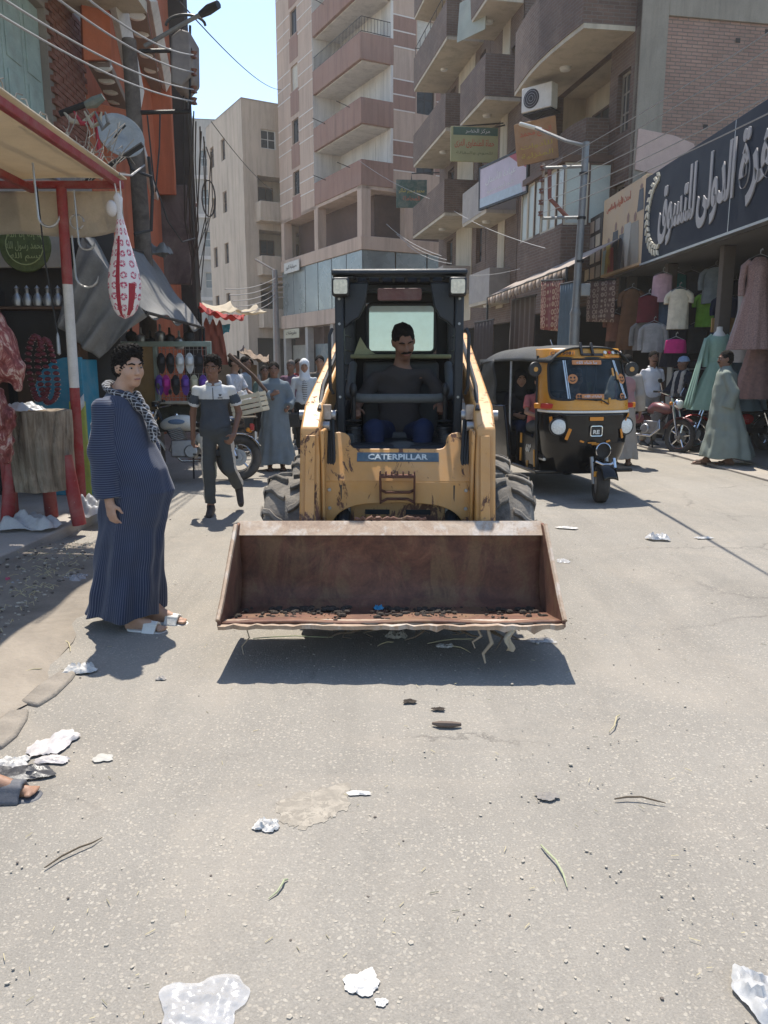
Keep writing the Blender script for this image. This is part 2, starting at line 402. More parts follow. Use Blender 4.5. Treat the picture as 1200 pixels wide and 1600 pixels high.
def npmesh(name, V, F, mats, parent=None, fm=None, attrs=None, loc=None, rot=None):
    me = bpy.data.meshes.new(name); k = F.shape[1]
    me.vertices.add(len(V)); me.vertices.foreach_set('co', np.ascontiguousarray(V, dtype=np.float32).ravel())
    me.loops.add(len(F) * k); me.loops.foreach_set('vertex_index', F.astype(np.int32).ravel())
    me.polygons.add(len(F)); me.polygons.foreach_set('loop_start', (np.arange(len(F)) * k).astype(np.int32))
    me.polygons.foreach_set('use_smooth', np.ones(len(F), bool))
    mats = mats if isinstance(mats, (list, tuple)) else [mats]
    for m in mats: me.materials.append(m)
    if fm is not None and len(mats) > 1: me.polygons.foreach_set('material_index', np.minimum(fm, len(mats) - 1).astype(np.int32))
    me.update(calc_edges=True); me.validate()
    for a, val in (attrs or {}).items():
        at = me.attributes.new(a, 'FLOAT', 'POINT'); at.data.foreach_set('value', val.astype(np.float32))
    o = bpy.data.objects.new(name, me); COL.objects.link(o)
    if parent is not None: o.parent = parent
    if loc is not None: o.location = loc
    if rot is not None: o.rotation_euler = rot
    return o
def wob(sc, amp, seed=0):                                   # cloth / flesh relief
    a = np.random.RandomState(seed).rand(9) * 6
    return lambda X, Y, Z: amp * (np.sin(X * sc + a[0] + 1.7 * np.sin(Z * sc * .7 + a[1])) * np.sin(Z * sc * .8 + a[2] + 1.3 * np.sin(Y * sc * .9 + a[3])) + .6 * np.sin(Y * sc * 1.3 + a[4] + X * sc * .8) * np.sin(Z * sc * 1.5 + a[5] + X * sc * .6))

# ------------------------------------------------------------------ materials of the place
def road_mat():
    m, t, b, N, L = nodes('worn_asphalt')
    tc = N('TexCoord'); v = tc.outputs['Object']
    big = noise(N, L, v, .35, 7, .62, .5); r0 = ramp(N, L, big.outputs[0], [(.3, (.205, .187, .161)), (.5, (.24, .22, .19)), (.72, (.275, .252, .218))])
    fine = noise(N, L, v, 160, 3, .7); rf = ramp(N, L, fine.outputs[0], [(.3, .72), (.7, 1.16)])
    c = mixc(N, L, .75, r0.outputs[0], rf.outputs[0], 'MULTIPLY')
    mp = N('Mapping'); mp.inputs['Scale'].default_value = (1, 1, 1); nz = noise(N, L, v, 30, 2); L(v, mp.inputs[0])
    ad = N('VectorMath'); ad.operation = 'MULTIPLY_ADD'; ad.inputs[1].default_value = (.02, .02, 0); L(nz.outputs[1], ad.inputs[0]); L(mp.outputs[0], ad.inputs[2])
    hs = []
    for sc, lo, hi, wt in ((58, .27, .36, .62), (105, .26, .36, .5), (26, .13, .17, .6)):
        vo = N('TexVoronoi'); vo.inputs['Scale'].default_value = sc; vo.inputs['Randomness'].default_value = 1; L(ad.outputs[0], vo.inputs['Vector'])
        ra = ramp(N, L, vo.outputs['Distance'], [(lo, 1), (hi, 0)])
        sel = N('SeparateColor'); L(vo.outputs['Color'], sel.inputs[0]); th = ramp(N, L, sel.outputs[0], [(.42, 0), (.5, 1)])
        mk = N('Math'); mk.operation = 'MULTIPLY'; L(ra.outputs[0], mk.inputs[0]); L(th.outputs[0], mk.inputs[1])
        patch = noise(N, L, v, 1.3, 5, .7); rp = ramp(N, L, patch.outputs[0], [(.3, .25), (.6, 1)])
        mk2 = N('Math'); mk2.operation = 'MULTIPLY'; L(mk.outputs[0], mk2.inputs[0]); L(rp.outputs[0], mk2.inputs[1])
        mk3 = N('Math'); mk3.operation = 'MULTIPLY'; mk3.inputs[1].default_value = wt; L(mk2.outputs[0], mk3.inputs[0])
        tint = ramp(N, L, sel.outputs[1], [(0, (.38, .33, .265)), (.6, (.44, .40, .335)), (1, (.31, .27, .225))])
        c = mixc(N, L, mk3.outputs[0], c, tint.outputs[0]); hs.append(mk3.outputs[0])
    dn = noise(N, L, v, .9, 9, .72, 1.0); rd = ramp(N, L, dn.outputs[0], [(.48, 0), (.78, .55)]); c = mixc(N, L, rd.outputs[0], c, (.34, .295, .24))
    st = noise(N, L, v, 1.7, 8, .7, .4); rs = ramp(N, L, st.outputs[0], [(.66, 0), (.74, .55)]); c = mixc(N, L, rs.outputs[0], c, (.15, .132, .115))
    mt = N('Mapping'); mt.inputs['Scale'].default_value = (2.6, .22, 1); mt.inputs['Rotation'].default_value = (0, 0, .06); L(v, mt.inputs[0])
    tk_ = noise(N, L, mt.outputs[0], 1.1, 7, .68, .5); rt = ramp(N, L, tk_.outputs[0], [(.36, .80), (.5, 1.0), (.66, 1.12)]); c = mixc(N, L, .4, c, rt.outputs[0], 'MULTIPLY')
    cr = N('TexVoronoi'); cr.feature = 'DISTANCE_TO_EDGE'; cr.inputs['Scale'].default_value = .55; wv = noise(N, L, v, 2.5, 6, .7); wa = N('VectorMath'); wa.operation = 'MULTIPLY_ADD'; wa.inputs[1].default_value = (.5, .5, 0); L(wv.outputs[1], wa.inputs[0]); L(v, wa.inputs[2]); L(wa.outputs[0], cr.inputs['Vector'])
    rc = ramp(N, L, cr.outputs['Distance'], [(0, .6), (.006, .0)]); ms = noise(N, L, v, .5, 3); rm = ramp(N, L, ms.outputs[0], [(.5, 0), (.6, 1)]); mk4 = N('Math'); mk4.operation = 'MULTIPLY'; L(rc.outputs[0], mk4.inputs[0]); L(rm.outputs[0], mk4.inputs[1]); c = mixc(N, L, mk4.outputs[0], c, (.09, .08, .07))
    L(c, b.inputs['Base Color']); b.inputs['Roughness'].default_value = .82; b.inputs['Specular IOR Level'].default_value = .25
    ah = N('Math'); ah.operation = 'ADD'; L(hs[0], ah.inputs[0]); L(fine.outputs[0], ah.inputs[1])
    ah2 = N('Math'); ah2.operation = 'MULTIPLY_ADD'; ah2.inputs[1].default_value = 3; L(big.outputs[0], ah2.inputs[0]); L(ah.outputs[0], ah2.inputs[2])
    bp = N('Bump'); bp.inputs['Strength'].default_value = .45; bp.inputs['Distance'].default_value = .012; L(ah2.outputs[0], bp.inputs['Height']); L(bp.outputs[0], b.inputs['Normal'])
    return m
m_road = road_mat()
m_dirt = M('trodden_dirt', (.21, .18, .145), .95, var=.3, scale=2.2, bump=.5, bscale=45, dust=.5, spots=((.12, .11, .09), 6, .66))
m_conc = M('stained_concrete', (.33, .30, .27), .9, var=.22, scale=2.5, bump=.3, bscale=50, dust=.4, spots=((.16, .145, .13), 5, .64))
m_cframe = M('raw_concrete_frame', (.27, .235, .185), .9, var=.2, scale=1.4, bump=.35, bscale=30, dust=.3, streak=.55)
m_cream = M('cream_plaster', (.50, .43, .32), .9, var=.15, scale=1.2, bump=.12, bscale=40, dust=.35, dcol=(.3, .25, .2), streak=.55)
m_white = M('white_plaster', (.62, .58, .53), .9, var=.1, scale=.8, bump=.1, bscale=40, dust=.3, dcol=(.4, .36, .32), streak=.55)
m_tan = M('tan_render', (.46, .33, .25), .9, var=.1, scale=.5, bump=.12, bscale=30, dust=.35, dcol=(.46, .37, .3), streak=.55)
m_pink = M('red_brown_render', (.27, .152, .115), .9, var=.1, scale=.5, bump=.12, bscale=30, dust=.3, dcol=(.36, .26, .21), streak=.55)
m_line = M('white_groove_paint', (.62, .57, .52), .8, var=.1, scale=3)
m_sand = M('sand_render', (.50, .395, .30), .92, var=.14, scale=.6, bump=.15, bscale=25, dust=.4, dcol=(.5, .42, .33), streak=.55)
m_grey = M('grey_render', (.42, .40, .365), .9, var=.14, scale=.6, bump=.15, bscale=25, dust=.3, streak=.55)
m_dbrick = brickm('dark_brown_brick', (.150, .086, .060), (.108, .064, .047), (.16, .128, .10))
m_rbrick = brickm('weathered_rose_brick', (.37, .225, .165), (.30, .18, .135), (.19, .15, .12), stain=.3)
m_fbrick = M('red_clay_brick', (.20, .075, .05), .92, var=.35, scale=4, bump=.4, bscale=50, dust=.35)
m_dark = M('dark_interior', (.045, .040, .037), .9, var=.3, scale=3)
m_pane = M('dark_window_glass', (.02, .027, .033), .3, var=.3, scale=2, bump=0, spec=.2)
m_bluepane = M('blue_grey_glazing', (.105, .135, .14), .3, var=.3, scale=.7, bump=.05, dust=.5, dcol=(.3, .31, .29), spec=.6)
m_shut = M('white_shutter_paint', (.55, .54, .5), .6, var=.15, scale=5, dust=.3)
m_wood = M('brown_window_wood', (.10, .055, .035), .7, var=.3, scale=6)
m_iron = M('black_iron', (.03, .03, .032), .5, .6, var=.3, scale=12)
m_orange = M('orange_render', (.46, .125, .055), .85, var=.18, scale=1.5, bump=.15, dust=.35, dcol=(.35, .2, .14), streak=.55)
m_mint = M('mint_painted_wood', (.32, .40, .35), .7, var=.25, scale=4, dust=.5, dcol=(.25, .24, .2), spots=((.14, .12, .1), 8, .66))
m_mauve = M('mauve_banner', (.26, .26, .34), .6, var=.15, scale=3, dust=.3)
m_black = M('black_plastic', (.018, .018, .019), .45, var=.3, scale=10)
m_steel = M('dull_steel', (.34, .34, .34), .42, .8, var=.25, scale=14, dust=.3)
m_whitep = M('off_white_plastic', (.66, .65, .6), .5, var=.12, scale=6, dust=.25)
m_plaster_pink = M('peeling_pink_plaster', (.52, .37, .31), .9, var=.12, scale=4, bump=.2)

# ------------------------------------------------------------------ ground
tag(part('ground', m_dirt, None, 'add', [(-260, -60, -.03), (260, -60, -.03), (260, 420, -.03), (-260, 420, -.03)], [(0, 1, 2, 3)], smooth=0), kind='structure')
def road_z(x, y):
    return .012 * math.sin(x * .9 + 1.3 * math.sin(y * .5)) * math.sin(y * .7 + .6) - .0
mb = MB()
def rfn(u, v):
    y = -3 + 60 * (v ** 1.6); x = -9 + 19 * u
    return (x, y, 0 if 0 else 0.004 * math.sin(x * 2.1 + y) )
mb.grid(rfn, 60, 110)
tag(mb.build('road', m_road, smooth=60), kind='structure')
# trodden dirt verge on the left with a broken kerb
mb = MB()
def vfn(u, v):
    y = -1 + 7.3 * v; edge = -1.62 - .10 * max(0, y - 3.2) + .05 * math.sin(y * 4.1) + .03 * math.sin(y * 9.7)
    x = -6 + (edge + 6) * u
    return (x, y, .012 + (.055 * (1 - u) ** .5 if u < .999 else -.012) + .012 * math.sin(x * 5 + y * 3) * (1 - u) + .008 * math.sin(y * 8 + x * 3))
mb.grid(vfn, 40, 70); tag(mb.build('dirt_verge', m_dirt, smooth=60), kind='structure')
for i, (p, q) in enumerate([((2, 1172), (52, 1112)), ((60, 1105), (128, 1050))]):
    a, b = GP(*p), GP(*q); d = (b - a); L0 = d.length; ang = math.atan2(d.y, d.x)
    mb = MB(); poly = [(0, -.05), (L0 * .3, -.07), (L0 * .75, -.055), (L0, -.03), (L0 * .97, .05), (L0 * .5, .065), (L0 * .08, .05)]
    mb.prism(poly, -.03, .018)
    o = mb.build('kerb_stone', M('dusty_kerb', (.235, .205, .17), .95, var=.3, scale=7, bump=.6, bscale=40, dust=.5), bev=.012, loc=(a.x - .05, a.y, 0), rot=(0, 0, ang))
    tag(o, ['broken kerb stone half sunk in dirt by the torn rags', 'broken kerb stone half sunk in dirt near the boy in the robe'][i], 'kerb stone', 'broken kerb stones')
# concrete step in front of the butcher
mb = MB(); a, b = GP(140, 806, .1), GP(0, 868, .1)
k = (b - a) * 1.0
mb.prism([(a.x, a.y), (a.x + k.x * 2.2, a.y + k.y * 2.2), (-8, 2.9), (-8, 10.2), (-2.95, 10.2)], -.03, .1)
tag(mb.build('pavement', m_conc, bev=.015), kind='structure')
# right pavement strip in front of the shops
mb = MB(); mb.prism([(4.6, 17.5), (5.0, 10), (5.4, 5), (9, 5), (9, 17.5)], -.03, .035)
tag(mb.build('shop_pavement', M('dusty_pavement', (.30, .27, .235), .9, var=.2, scale=1.5, bump=.3, dust=.5), bev=.01), kind='structure')

# ------------------------------------------------------------------ building helpers
def facade(mb, W, z0, z1, holes, depth=.22, mi=0):
    xs = sorted({0., W} | {round(v, 4) for h in holes for v in h[:2]}); zs = sorted({z0, z1} | {round(v, 4) for h in holes for v in h[2:4]})
    for i in range(len(xs) - 1):
        for j in range(len(zs) - 1):
            cx, cz = (xs[i] + xs[i + 1]) / 2, (zs[j] + zs[j + 1]) / 2
            if any(h[0] < cx < h[1] and h[2] < cz < h[3] for h in holes): continue
            mb.add([(xs[i], 0, zs[j]), (xs[i + 1], 0, zs[j]), (xs[i + 1], 0, zs[j + 1]), (xs[i], 0, zs[j + 1])], [(0, 1, 2, 3)], mi)
    for a, b, c, d in [h[:4] for h in holes]:
        P = [(a, 0, c), (b, 0, c), (b, 0, d), (a, 0, d)]; Q = [(x, depth, z) for x, _, z in P]
        mb.add(P + Q, [(0, 4, 5, 1), (1, 5, 6, 2), (2, 6, 7, 3), (3, 7, 4, 0)], mi)
def window(par, T, h, depth=.16, mf=None, mp=None, bars=(1, 1), name='window', fw=.06, shutter=0):
    """a frame with its pane set back in an opening; T is the wall's frame"""
    a, b, c, d = h[:4]; mf = mf or m_wood; mp = mp or m_pane
    mb = MB(); mb.T = T; y0, y1 = depth - .05, depth
    mb.bx(a, a + fw, y0, y1, c, d); mb.bx(b - fw, b, y0, y1, c, d); mb.bx(a + fw, b - fw, y0, y1, c, c + fw); mb.bx(a + fw, b - fw, y0, y1, d - fw, d)
    for i in range(1, bars[0] + 1):
        x = a + (b - a) * i / (bars[0] + 1); mb.bx(x - .02, x + .02, y0 + .005, y1 - .005, c + fw, d - fw)
    for i in range(1, bars[1] + 1):
        z = c + (d - c) * i / (bars[1] + 1); mb.bx(a + fw, b - fw, y0 + .008, y1 - .008, z - .018, z + .018)
    o = mb.build(name, mf, par, smooth=0)
    mb = MB(); mb.T = T; mb.bx(a + .01, b - .01, y1 - .02, y1 + .015, c + .01, d - .01)
    if shutter:
        n = int((d - c) / .09)
        for i in range(n): mb.box(((a + b) / 2, y1 - .03, c + (i + .5) * (d - c) / n), (b - a - .1, .012, .07), (R(30), 0, 0))
    mb.build('pane', mp, o, smooth=0); return o
def wallT(o, along):                           # wall frame: x along, y into the wall, z up
    a = Vector((along[0], along[1], 0)).normalized(); inn = Vector((0, 0, 1)).cross(a)
    return Matrix(((a.x, inn.x, 0, o[0]), (a.y, inn.y, 0, o[1]), (0, 0, 1, o[2] if len(o) > 2 else 0), (0, 0, 0, 1)))

# ------------------------------------------------------------------ tower block that closes the street
tw = thing('apartment_tower', 'tall tan and red-brown apartment tower with corner balconies closing the street', 'apartment tower', (-1.1, 40, 0), R(28.1))
LV = [10.3, 13.1, 15.95, 18.8, 21.6, 24.4]      # balcony floor levels
TL, TR, LL, LR = 11.2, 7.5, 5.8, 1.75           # lengths of the left and right faces, of the balcony on each
TLf = wallT((0, TL), (0, -1)); TRf = wallT((0, 0), (1, 0))
hl = []; hr = []
for i, z in enumerate(LV):
    hl.append((TL - 9.0, TL - 8.0, z + .95, z + 2.25)); hr.append((3.1, 4.15, z + .75, z + 2.2))
mb = MB(); mb.T = TLf; facade(mb, TL - LL, 10.0, 26, hl); mb.T = TRf @ Matrix.Translation((LR, 0, 0))
facade(mb, TR - LR, 10.0, 26, [(h[0] - LR, h[1] - LR, h[2], h[3]) for h in hr]); mb.T = None
mb.bx(.3, TR, .3, TL, 26, 26.3); mb.bx(LR + .01, TR, TL - .02, TL, 0, 26); mb.bx(TR - .02, TR, .0, TL, 0, 26)
mb.build('wall', m_tan, tw, smooth=0)
mb = MB(); mb.bx(1.62, 1.75, .0, 1.6, 10.2, 26); mb.bx(1.6, 1.7, 1.6, LL, 10.2, 26); mb.bx(.0, 1.65, LL, LL + .1, 10.2, 26)
hh = []
mb.build('loggia_wall', m_white, tw, smooth=0)
for i, z in enumerate(LV):
    mb = MB(); mb.prism([(-.04, -.04), (LR + .02, -.04), (LR + .02, .14), (.14, .14), (.14, LL), (-.04, LL)], z - .12, z + 1.05)
    p = mb.build('balcony_parapet', m_pink, tw, bev=.02)
    mb = MB(); mb.prism([(.14, .14), (1.62, .14), (1.62, LL), (.14, LL)], z - .16, z + .04); mb.build('balcony_slab', m_white, tw, smooth=0)
    if i == 2:
        mb = MB()
        for a, b in (((.0, LL, 0), (.0, .0, 0)), ((.0, .0, 0), (LR, .0, 0))):
            a, b = Vector(a), Vector(b); n = int((b - a).length / .16)
            for q in (1.12, 1.75): mb.tube([a + Vector((.05, .05, z + q)), b + Vector((.05, .05, z + q))], .018, 5)
            for q in range(n + 1):
                c = a.lerp(b, q / n) + Vector((.05, .05, z + 1.1)); mb.tube([c, c + Vector((0, 0, .65))], .011, 4)
        mb.build('railing', m_iron, tw)
    window(tw, wallT((1.59, LL), (0, -1)), (.6, 1.35, z + .6, z + 1.7), .0)
    window(tw, TLf, hl[i], mf=m_shut if i == 2 else m_iron, mp=m_shut if i == 2 else m_pane, shutter=i == 2, bars=(1, 0))
    window(tw, TRf, hr[i], mf=m_shut if i == 2 else m_iron, mp=m_shut if i == 2 else m_pane, shutter=i == 2)
    for T, x0, x1, hx in ((TLf, 0, TL - LL, hl[i]), (TRf, LR, TR, hr[i])):
        boxes('groove_line', m_line, tw, [(u0, u1, -.016, .0, z + q, z + q + .055) for q in (.72, 1.42, 2.12) for u0, u1 in ((x0, hx[0] - .12), (hx[1] + .12, x1))], T, smooth=0)
        if T is TRf:
            boxes('colour_band', m_pink, tw, [(u0, u1, -.01, .0, z + q, z + q + .64) for q in (.78, 1.48) for u0, u1 in ((x0 + .02, hx[0] - .06), (hx[1] + .06, x1))], T, smooth=0)
    mb = MB(); mb.T = TLf; mb.bx(hl[i][0] - .14, hl[i][1] + .14, -.012, 0, z - .35, z + .9); mb.build('spandrel', m_pink, tw, smooth=0)
    if i in (0, 1, 3, 4):
        for q in (0, 1):
            part('laundry_arm', m_iron, tw, 'tube', [(-.03, 1.2 + 3 * q, z + .9), (-.8, 1.1 + 3 * q, z + 1.05)], .02, 5)
# open unfinished storey and glazed storey below it
boxes('column', m_tan, tw, [(x - .15, x + .35, y - .15, y + .35, 7.8, 10.2) for x, y in ((.15, .15), (.15, 5.6), (.15, TL - .4), (2.6, .15), (7.1, .15))], smooth=0)
boxes('storey_band', m_tan, tw, [(-.05, TR, -.05, TL, 7.15, 7.8), (0, TR, 0, TL, 10.0, 10.18), (-.12, TR, -.12, TL, 3.7, 4.5)], bev=.02)
mb = MB(); mb.bx(1.2, TR, .9, 1.0, 7.8, 10.0); mb.bx(1.2, 1.3, .9, TL, 7.8, 10.0); mb.bx(.5, TR - .1, 6, 6.1, 0, 3.7); mb.bx(.8, .9, .8, TL, 0, 3.7); mb.bx(.9, TR, .8, .9, 0, 3.7); mb.build('inner_wall', M('brown_brick_infill', (.10, .058, .047), .95, var=.25, scale=3, bump=.4), tw, smooth=0)
for i in range(6):
    y0 = TL - (i + 1) * TL / 6; mb = MB(); mb.T = wallT((.02, y0 + TL / 6 - .04), (0, -1)); mb.bx(0, TL / 6 - .08, 0, .05, 4.52, 7.13); mb.build('glazing_panel', m_bluepane, tw, bev=.01)
for i in range(4):
    mb = MB(); mb.T = wallT((i * TR / 4 + .1, .03), (1, 0)); mb.bx(0, TR / 4 - .08, 0, .05, 4.52, 7.13); mb.build('glazing_panel', m_bluepane, tw, bev=.01)
boxes('pillar', m_conc, tw, [(0, .4, y, y + .4, 0, 3.7) for y in (.0, 3.6, 7.2, TL - .4)] + [(x, x + .4, 0, .4, 0, 3.7) for x in (3.4, 7.0)], bev=.02)
for i, (y, c) in enumerate(((.6, (.2, .12, .1)), (4.2, (.12, .15, .16)), (7.8, (.26, .24, .2)))):
    mb = MB(); mb.bx(.45, .5, y, y + 2.9, 0, 2.7); mb.build('roller_shutter', M('shutter%d' % i, c, .6, .3, var=.25, scale=3, dust=.5), tw, smooth=0)
for i, (y, z, c) in enumerate(((7.9, 6.95, (.55, .53, .48)), (8.1, 3.1, (.45, .40, .28)))):
    mb = MB(); mb.T = wallT((-.2, y + 2.4), (0, -1)); mb.bx(0, 2.4, 0, .06, z, z + (.62 if i == 0 else .55))
    o = mb.build('shop_sign', M('tower_sign%d' % i, c, .6, dust=.4), tw, bev=.01)
    text('lettering', arabic('صيدلية النور') if i == 0 else arabic('مفروشات'), 1.7, .3, m_dark, o, wallT((-.215, y + 1.2, z + .31), (0, -1)) @ Matrix.Rotation(R(90), 4, 'X'))
# green sign on the tower's street side
mb = MB(); T = frame(PX(643, 303, 38.2), (1, .05, 0), (0, 0, 1)); mb.T = T; mb.bx(-.72, .72, -.62, .62, -.05, .05)
o = mb.build('hanging_sign', M('green_sign_face', (.02, .075, .06), .5, dust=.35), None, bev=.015); tag(o, 'dark green square sign with yellow lettering hanging before the tower', 'sign')
text('lettering', arabic('محمد سمير شاكر'), 1.2, .22, M('yellow_sign_paint', (.55, .42, .06), .6), o, T @ Matrix.Translation((0, .12, .052)))
text('lettering', arabic('للمحاماة'), .8, .2, M('red_sign_paint', (.45, .09, .04), .6), o, T @ Matrix.Translation((0, -.2, .052)))
mb = MB(); mb.T = T; mb.tube([(.0, .62, 0), (.0, .9, 0), (2.2, .9, .4)], .03, 6); mb.build('bracket', m_iron, o)

# ------------------------------------------------------------------ far buildings on the left
fb = thing('corner_building', 'sand coloured corner building with stacked recessed balconies beyond the tower', 'building', (-8.6, 50, 0), R(30))
BL = [4.0, 7.2, 10.4, 13.6]; FT = wallT((0, 7), (0, -1)); FR = wallT((0, 0), (1, 0)); W2 = 8
hl = [(a, a + .8, z + .9, z + 2.2) for z in BL for a in (.7, 3.0)]; hr = []
mb = MB(); mb.T = FT; facade(mb, 7, 0, 17.3, hl)
mb.T = FR; hr = [(.9, 5.2, z + .1, z + 2.6) for z in BL[:3]] + [(1.2, 2.2, 14.6, 15.7), (3.6, 4.4, 14.6, 15.7), (.6, 6.5, .3, 3.2)]
facade(mb, W2, 0, 17.3, hr, depth=1.3); mb.T = None; mb.bx(0, W2, 0, 7, 17.2, 17.28); mb.bx(W2 - .02, W2, 0, 7, 0, 17.2)
mb.build('wall', m_sand, fb, smooth=0)
boxes('balcony_wall', m_cream, fb, [(.9, 5.2, 1.29, 1.34, z + .1, z + 2.6) for z in BL[:3]], FR, smooth=0)
for k, z in enumerate(BL[:3]):
    mb = MB(); mb.T = FR; mb.bx(.7, 5.6, -.9, -.78, z - .05, z + .95); mb.bx(.7, .82, -.78, 0, z - .05, z + .95); mb.bx(5.48, 5.6, -.78, 0, z - .05, z + .95); mb.bx(.7, 5.6, -.9, 1.3, z - .2, z - .05); mb.build('balcony', m_sand, fb, bev=.02)
    window(fb, FR @ Matrix.Translation((0, 1.24, 0)), (1.4, 2.4, z + .5, z + 2.2), .03); window(fb, FR @ Matrix.Translation((0, 1.24, 0)), (3.4, 4.1, z + .1, z + 2.1), .03)
    mb = MB(); mb.T = FR; mb.bx(2.8, 3.05, -.8, -.55, z + .9, z + 2.8); mb.build('column', m_sand, fb, smooth=0)
for h in hl: window(fb, FT, h)
for h in hr[3:5]: window(fb, FR, h, mf=m_shut)
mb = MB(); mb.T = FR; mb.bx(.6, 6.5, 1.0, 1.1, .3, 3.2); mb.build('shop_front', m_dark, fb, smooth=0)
fb2 = thing('pale_building', 'pale grey flat-roofed building farthest down the street', 'building', (-20.5, 66, 0), R(8))
WT = wallT((0, 0), (1, 0)); hs = [(x, x + 1.7, z, z + 1.3) for z in (4.5, 7.8, 11.1, 14.4, 17.4) for x in (.8, 3.2, 5.6, 8.0)]
mb = MB(); mb.T = WT; facade(mb, 10.5, 0, 21, hs); mb.T = None; mb.bx(0, 10.5, 0, 6, 20.9, 21); mb.bx(10.48, 10.5, 0, 6, 0, 21); mb.build('wall', m_grey, fb2, smooth=0)
for h in hs: window(fb2, WT, h, mf=m_shut, mp=m_bluepane)
boxes('string_course', m_white, fb2, [(-.1, 10.6, -.12, 0, z, z + .3) for z in (6.8, 10.1, 13.4, 16.4)], smooth=0)

# ------------------------------------------------------------------ brick buildings on the right
RA = (5.53, 18.2); RZ = R(10.2)
def T_t(L0):                                    # street wall frame of the right row; x runs back towards the corner
    return wallT((0, L0), (0, -1))
def rowbox(par, name, mats, t0, t1, x0, x1, z0, z1, **k): return part(name, mats, par, 'bx', x0, x1, t0, t1, z0, z1, **k)
ba = thing('brick_building', 'unplastered brick building with grey concrete frame and big brick balcony above the shops', 'building', (RA[0], RA[1], 0), RZ)
LA = 7.4
def HT(L0, t0, t1, z0, z1): return (L0 - t1, L0 - t0, z0, z1)
holesA = [HT(LA, .35, .95, 6.7, 8.0), HT(LA, .35, .95, 4.45, 5.6), HT(LA, .35, .95, 9.6, 10.9), HT(LA, 1.35, 4.7, 6.35, 8.7), HT(LA, 1.35, 4.2, 3.9, 6.1), HT(LA, 1.35, 4.7, 9.1, 11.2), HT(LA, .4, 6.6, .05, 3.0)]
mb = MB(); mb.T = T_t(LA); facade(mb, LA, 0, 11.6, holesA, depth=.25); mb.T = None
mb.bx(.03, 6, LA - .02, LA, 0, 11.6); mb.bx(0, 8, .2, LA, 11.5, 11.6)
mb.build('street_wall', m_dbrick, ba, smooth=0)
# end wall: brick panels in a concrete frame
mb = MB(); mb.T = wallT((0, 0), (1, 0))
cols = [(0, .62), (3.45, 4.05), (7.4, 8.0)]; beams = [(5.3, 5.35), (8.9, 9.5), (12.0, 12.5)]
boxes('concrete_column', m_cframe, ba, [(a, b, -.04, .2, 0, 11.6) for a, b in cols], mb.T, bev=.015); boxes('concrete_beam', m_cframe, ba, [(.62, 8, -.03, .2, a, b) for a, b in beams[1:2]], mb.T, bev=.015)
for (x0, x1) in ((.62, 3.45), (4.05, 7.4)):
    for (z0, z1) in ((0, 8.9), (9.5, 11.6)):
        mb = MB(); mb.T = wallT((0, 0), (1, 0)); mb.bx(x0, x1, .02, .2, z0, z1); mb.build('brick_panel', m_rbrick, ba, smooth=0)
mb = MB(); mb.T = wallT((0, 0), (1, 0))
mb.prism([(.02, 5.75), (.62, 5.65), (1.4, 5.45), (2.2, 5.1), (2.9, 5.5), (2.75, 6.1), (2.35, 6.25), (1.75, 6.3), (1.62, 5.85), (1.4, 6.35), (.9, 6.5), (.05, 6.6)], -.065, -.03, axis='y', T=None)
mb.build('plaster_remnant', m_plaster_pink, ba, bev=.008)
for i, h in enumerate(holesA[:3]): window(ba, T_t(LA), h, mf=m_cframe, mp=m_dark, bars=(2, 2))
rng = random.Random(3)
for i in range(26):
    x, z = rng.uniform(.8, 7), rng.uniform(5.5, 11); boxes('putlog_hole', m_dark, ba, [(x, x + .11, .01, .03, z, z + .09)], wallT((0, 0), (1, 0)), smooth=0)
def balcony(par, t0, t1, d, z0, z1, mp, ms, rail=0, curve=0, lamp=True, inner=.12):
    """a projecting balcony: brick parapet over a plastered slab"""
    n = 6; out = [(0, t0)]
    for i in range(n + 1):
        f = i / n; out.append((-d * (1 + curve * math.sin(math.pi * f)), t0 + .25 * curve + (t1 - t0 - .5 * curve) * f))
    out.append((0, t1))
    inn = []
    for (x, t) in out: inn.append((min(0, x + inner) if x else 0, t + (inner if t < (t0 + t1) / 2 else -inner)))
    mb = MB(); vs = []; k = len(out)
    for z in (z0, z1): vs += [(x, t, z) for x, t in out] + [(x, t, z) for x, t in inn]
    fs = []
    for i in range(k - 1):
        fs += [(i, i + 1, 2 * k + i + 1, 2 * k + i), (k + i + 1, k + i, 3 * k + i, 3 * k + i + 1), (2 * k + i, 2 * k + i + 1, 3 * k + i + 1, 3 * k + i), (i + 1, i, k + i, k + i + 1)]
    mb.add(vs, fs); o = mb.build('balcony', mp, par, smooth=0)
    mb = MB(); mb.prism([(x * .985, t) for x, t in out], z0 - .1, z0 + .03); mb.build('slab', ms, o, smooth=0)
    if lamp: part('soffit_lamp', m_whitep, o, 'lathe', [(0, -.09), (.12, -.07), (.14, 0)], (-d * .55, (t0 + t1) / 2, z0 - .1), n=12)
    if rail:
        mb = MB(); pr = [(x, t, 0) for x, t in out]
        for q in (z1 + .02, z1 + .4): mb.tube([(x + .06, t, q) for x, t, _ in pr], .016, 5)
        for (x, t, _) in pr: mb.tube([(x + .06, t, z1), (x + .06, t, z1 + .4)], .012, 4)
        mb.build('rail', m_iron, o)
    return o
balcony(ba, .25, 4.7, 1.2, 8.75, 10.2, m_dbrick, m_cream, curve=.14)
balcony(ba, 1.3, 3.1, .55, 6.25, 7.2, m_dbrick, m_cream, curve=.2, lamp=False)
mb = MB()
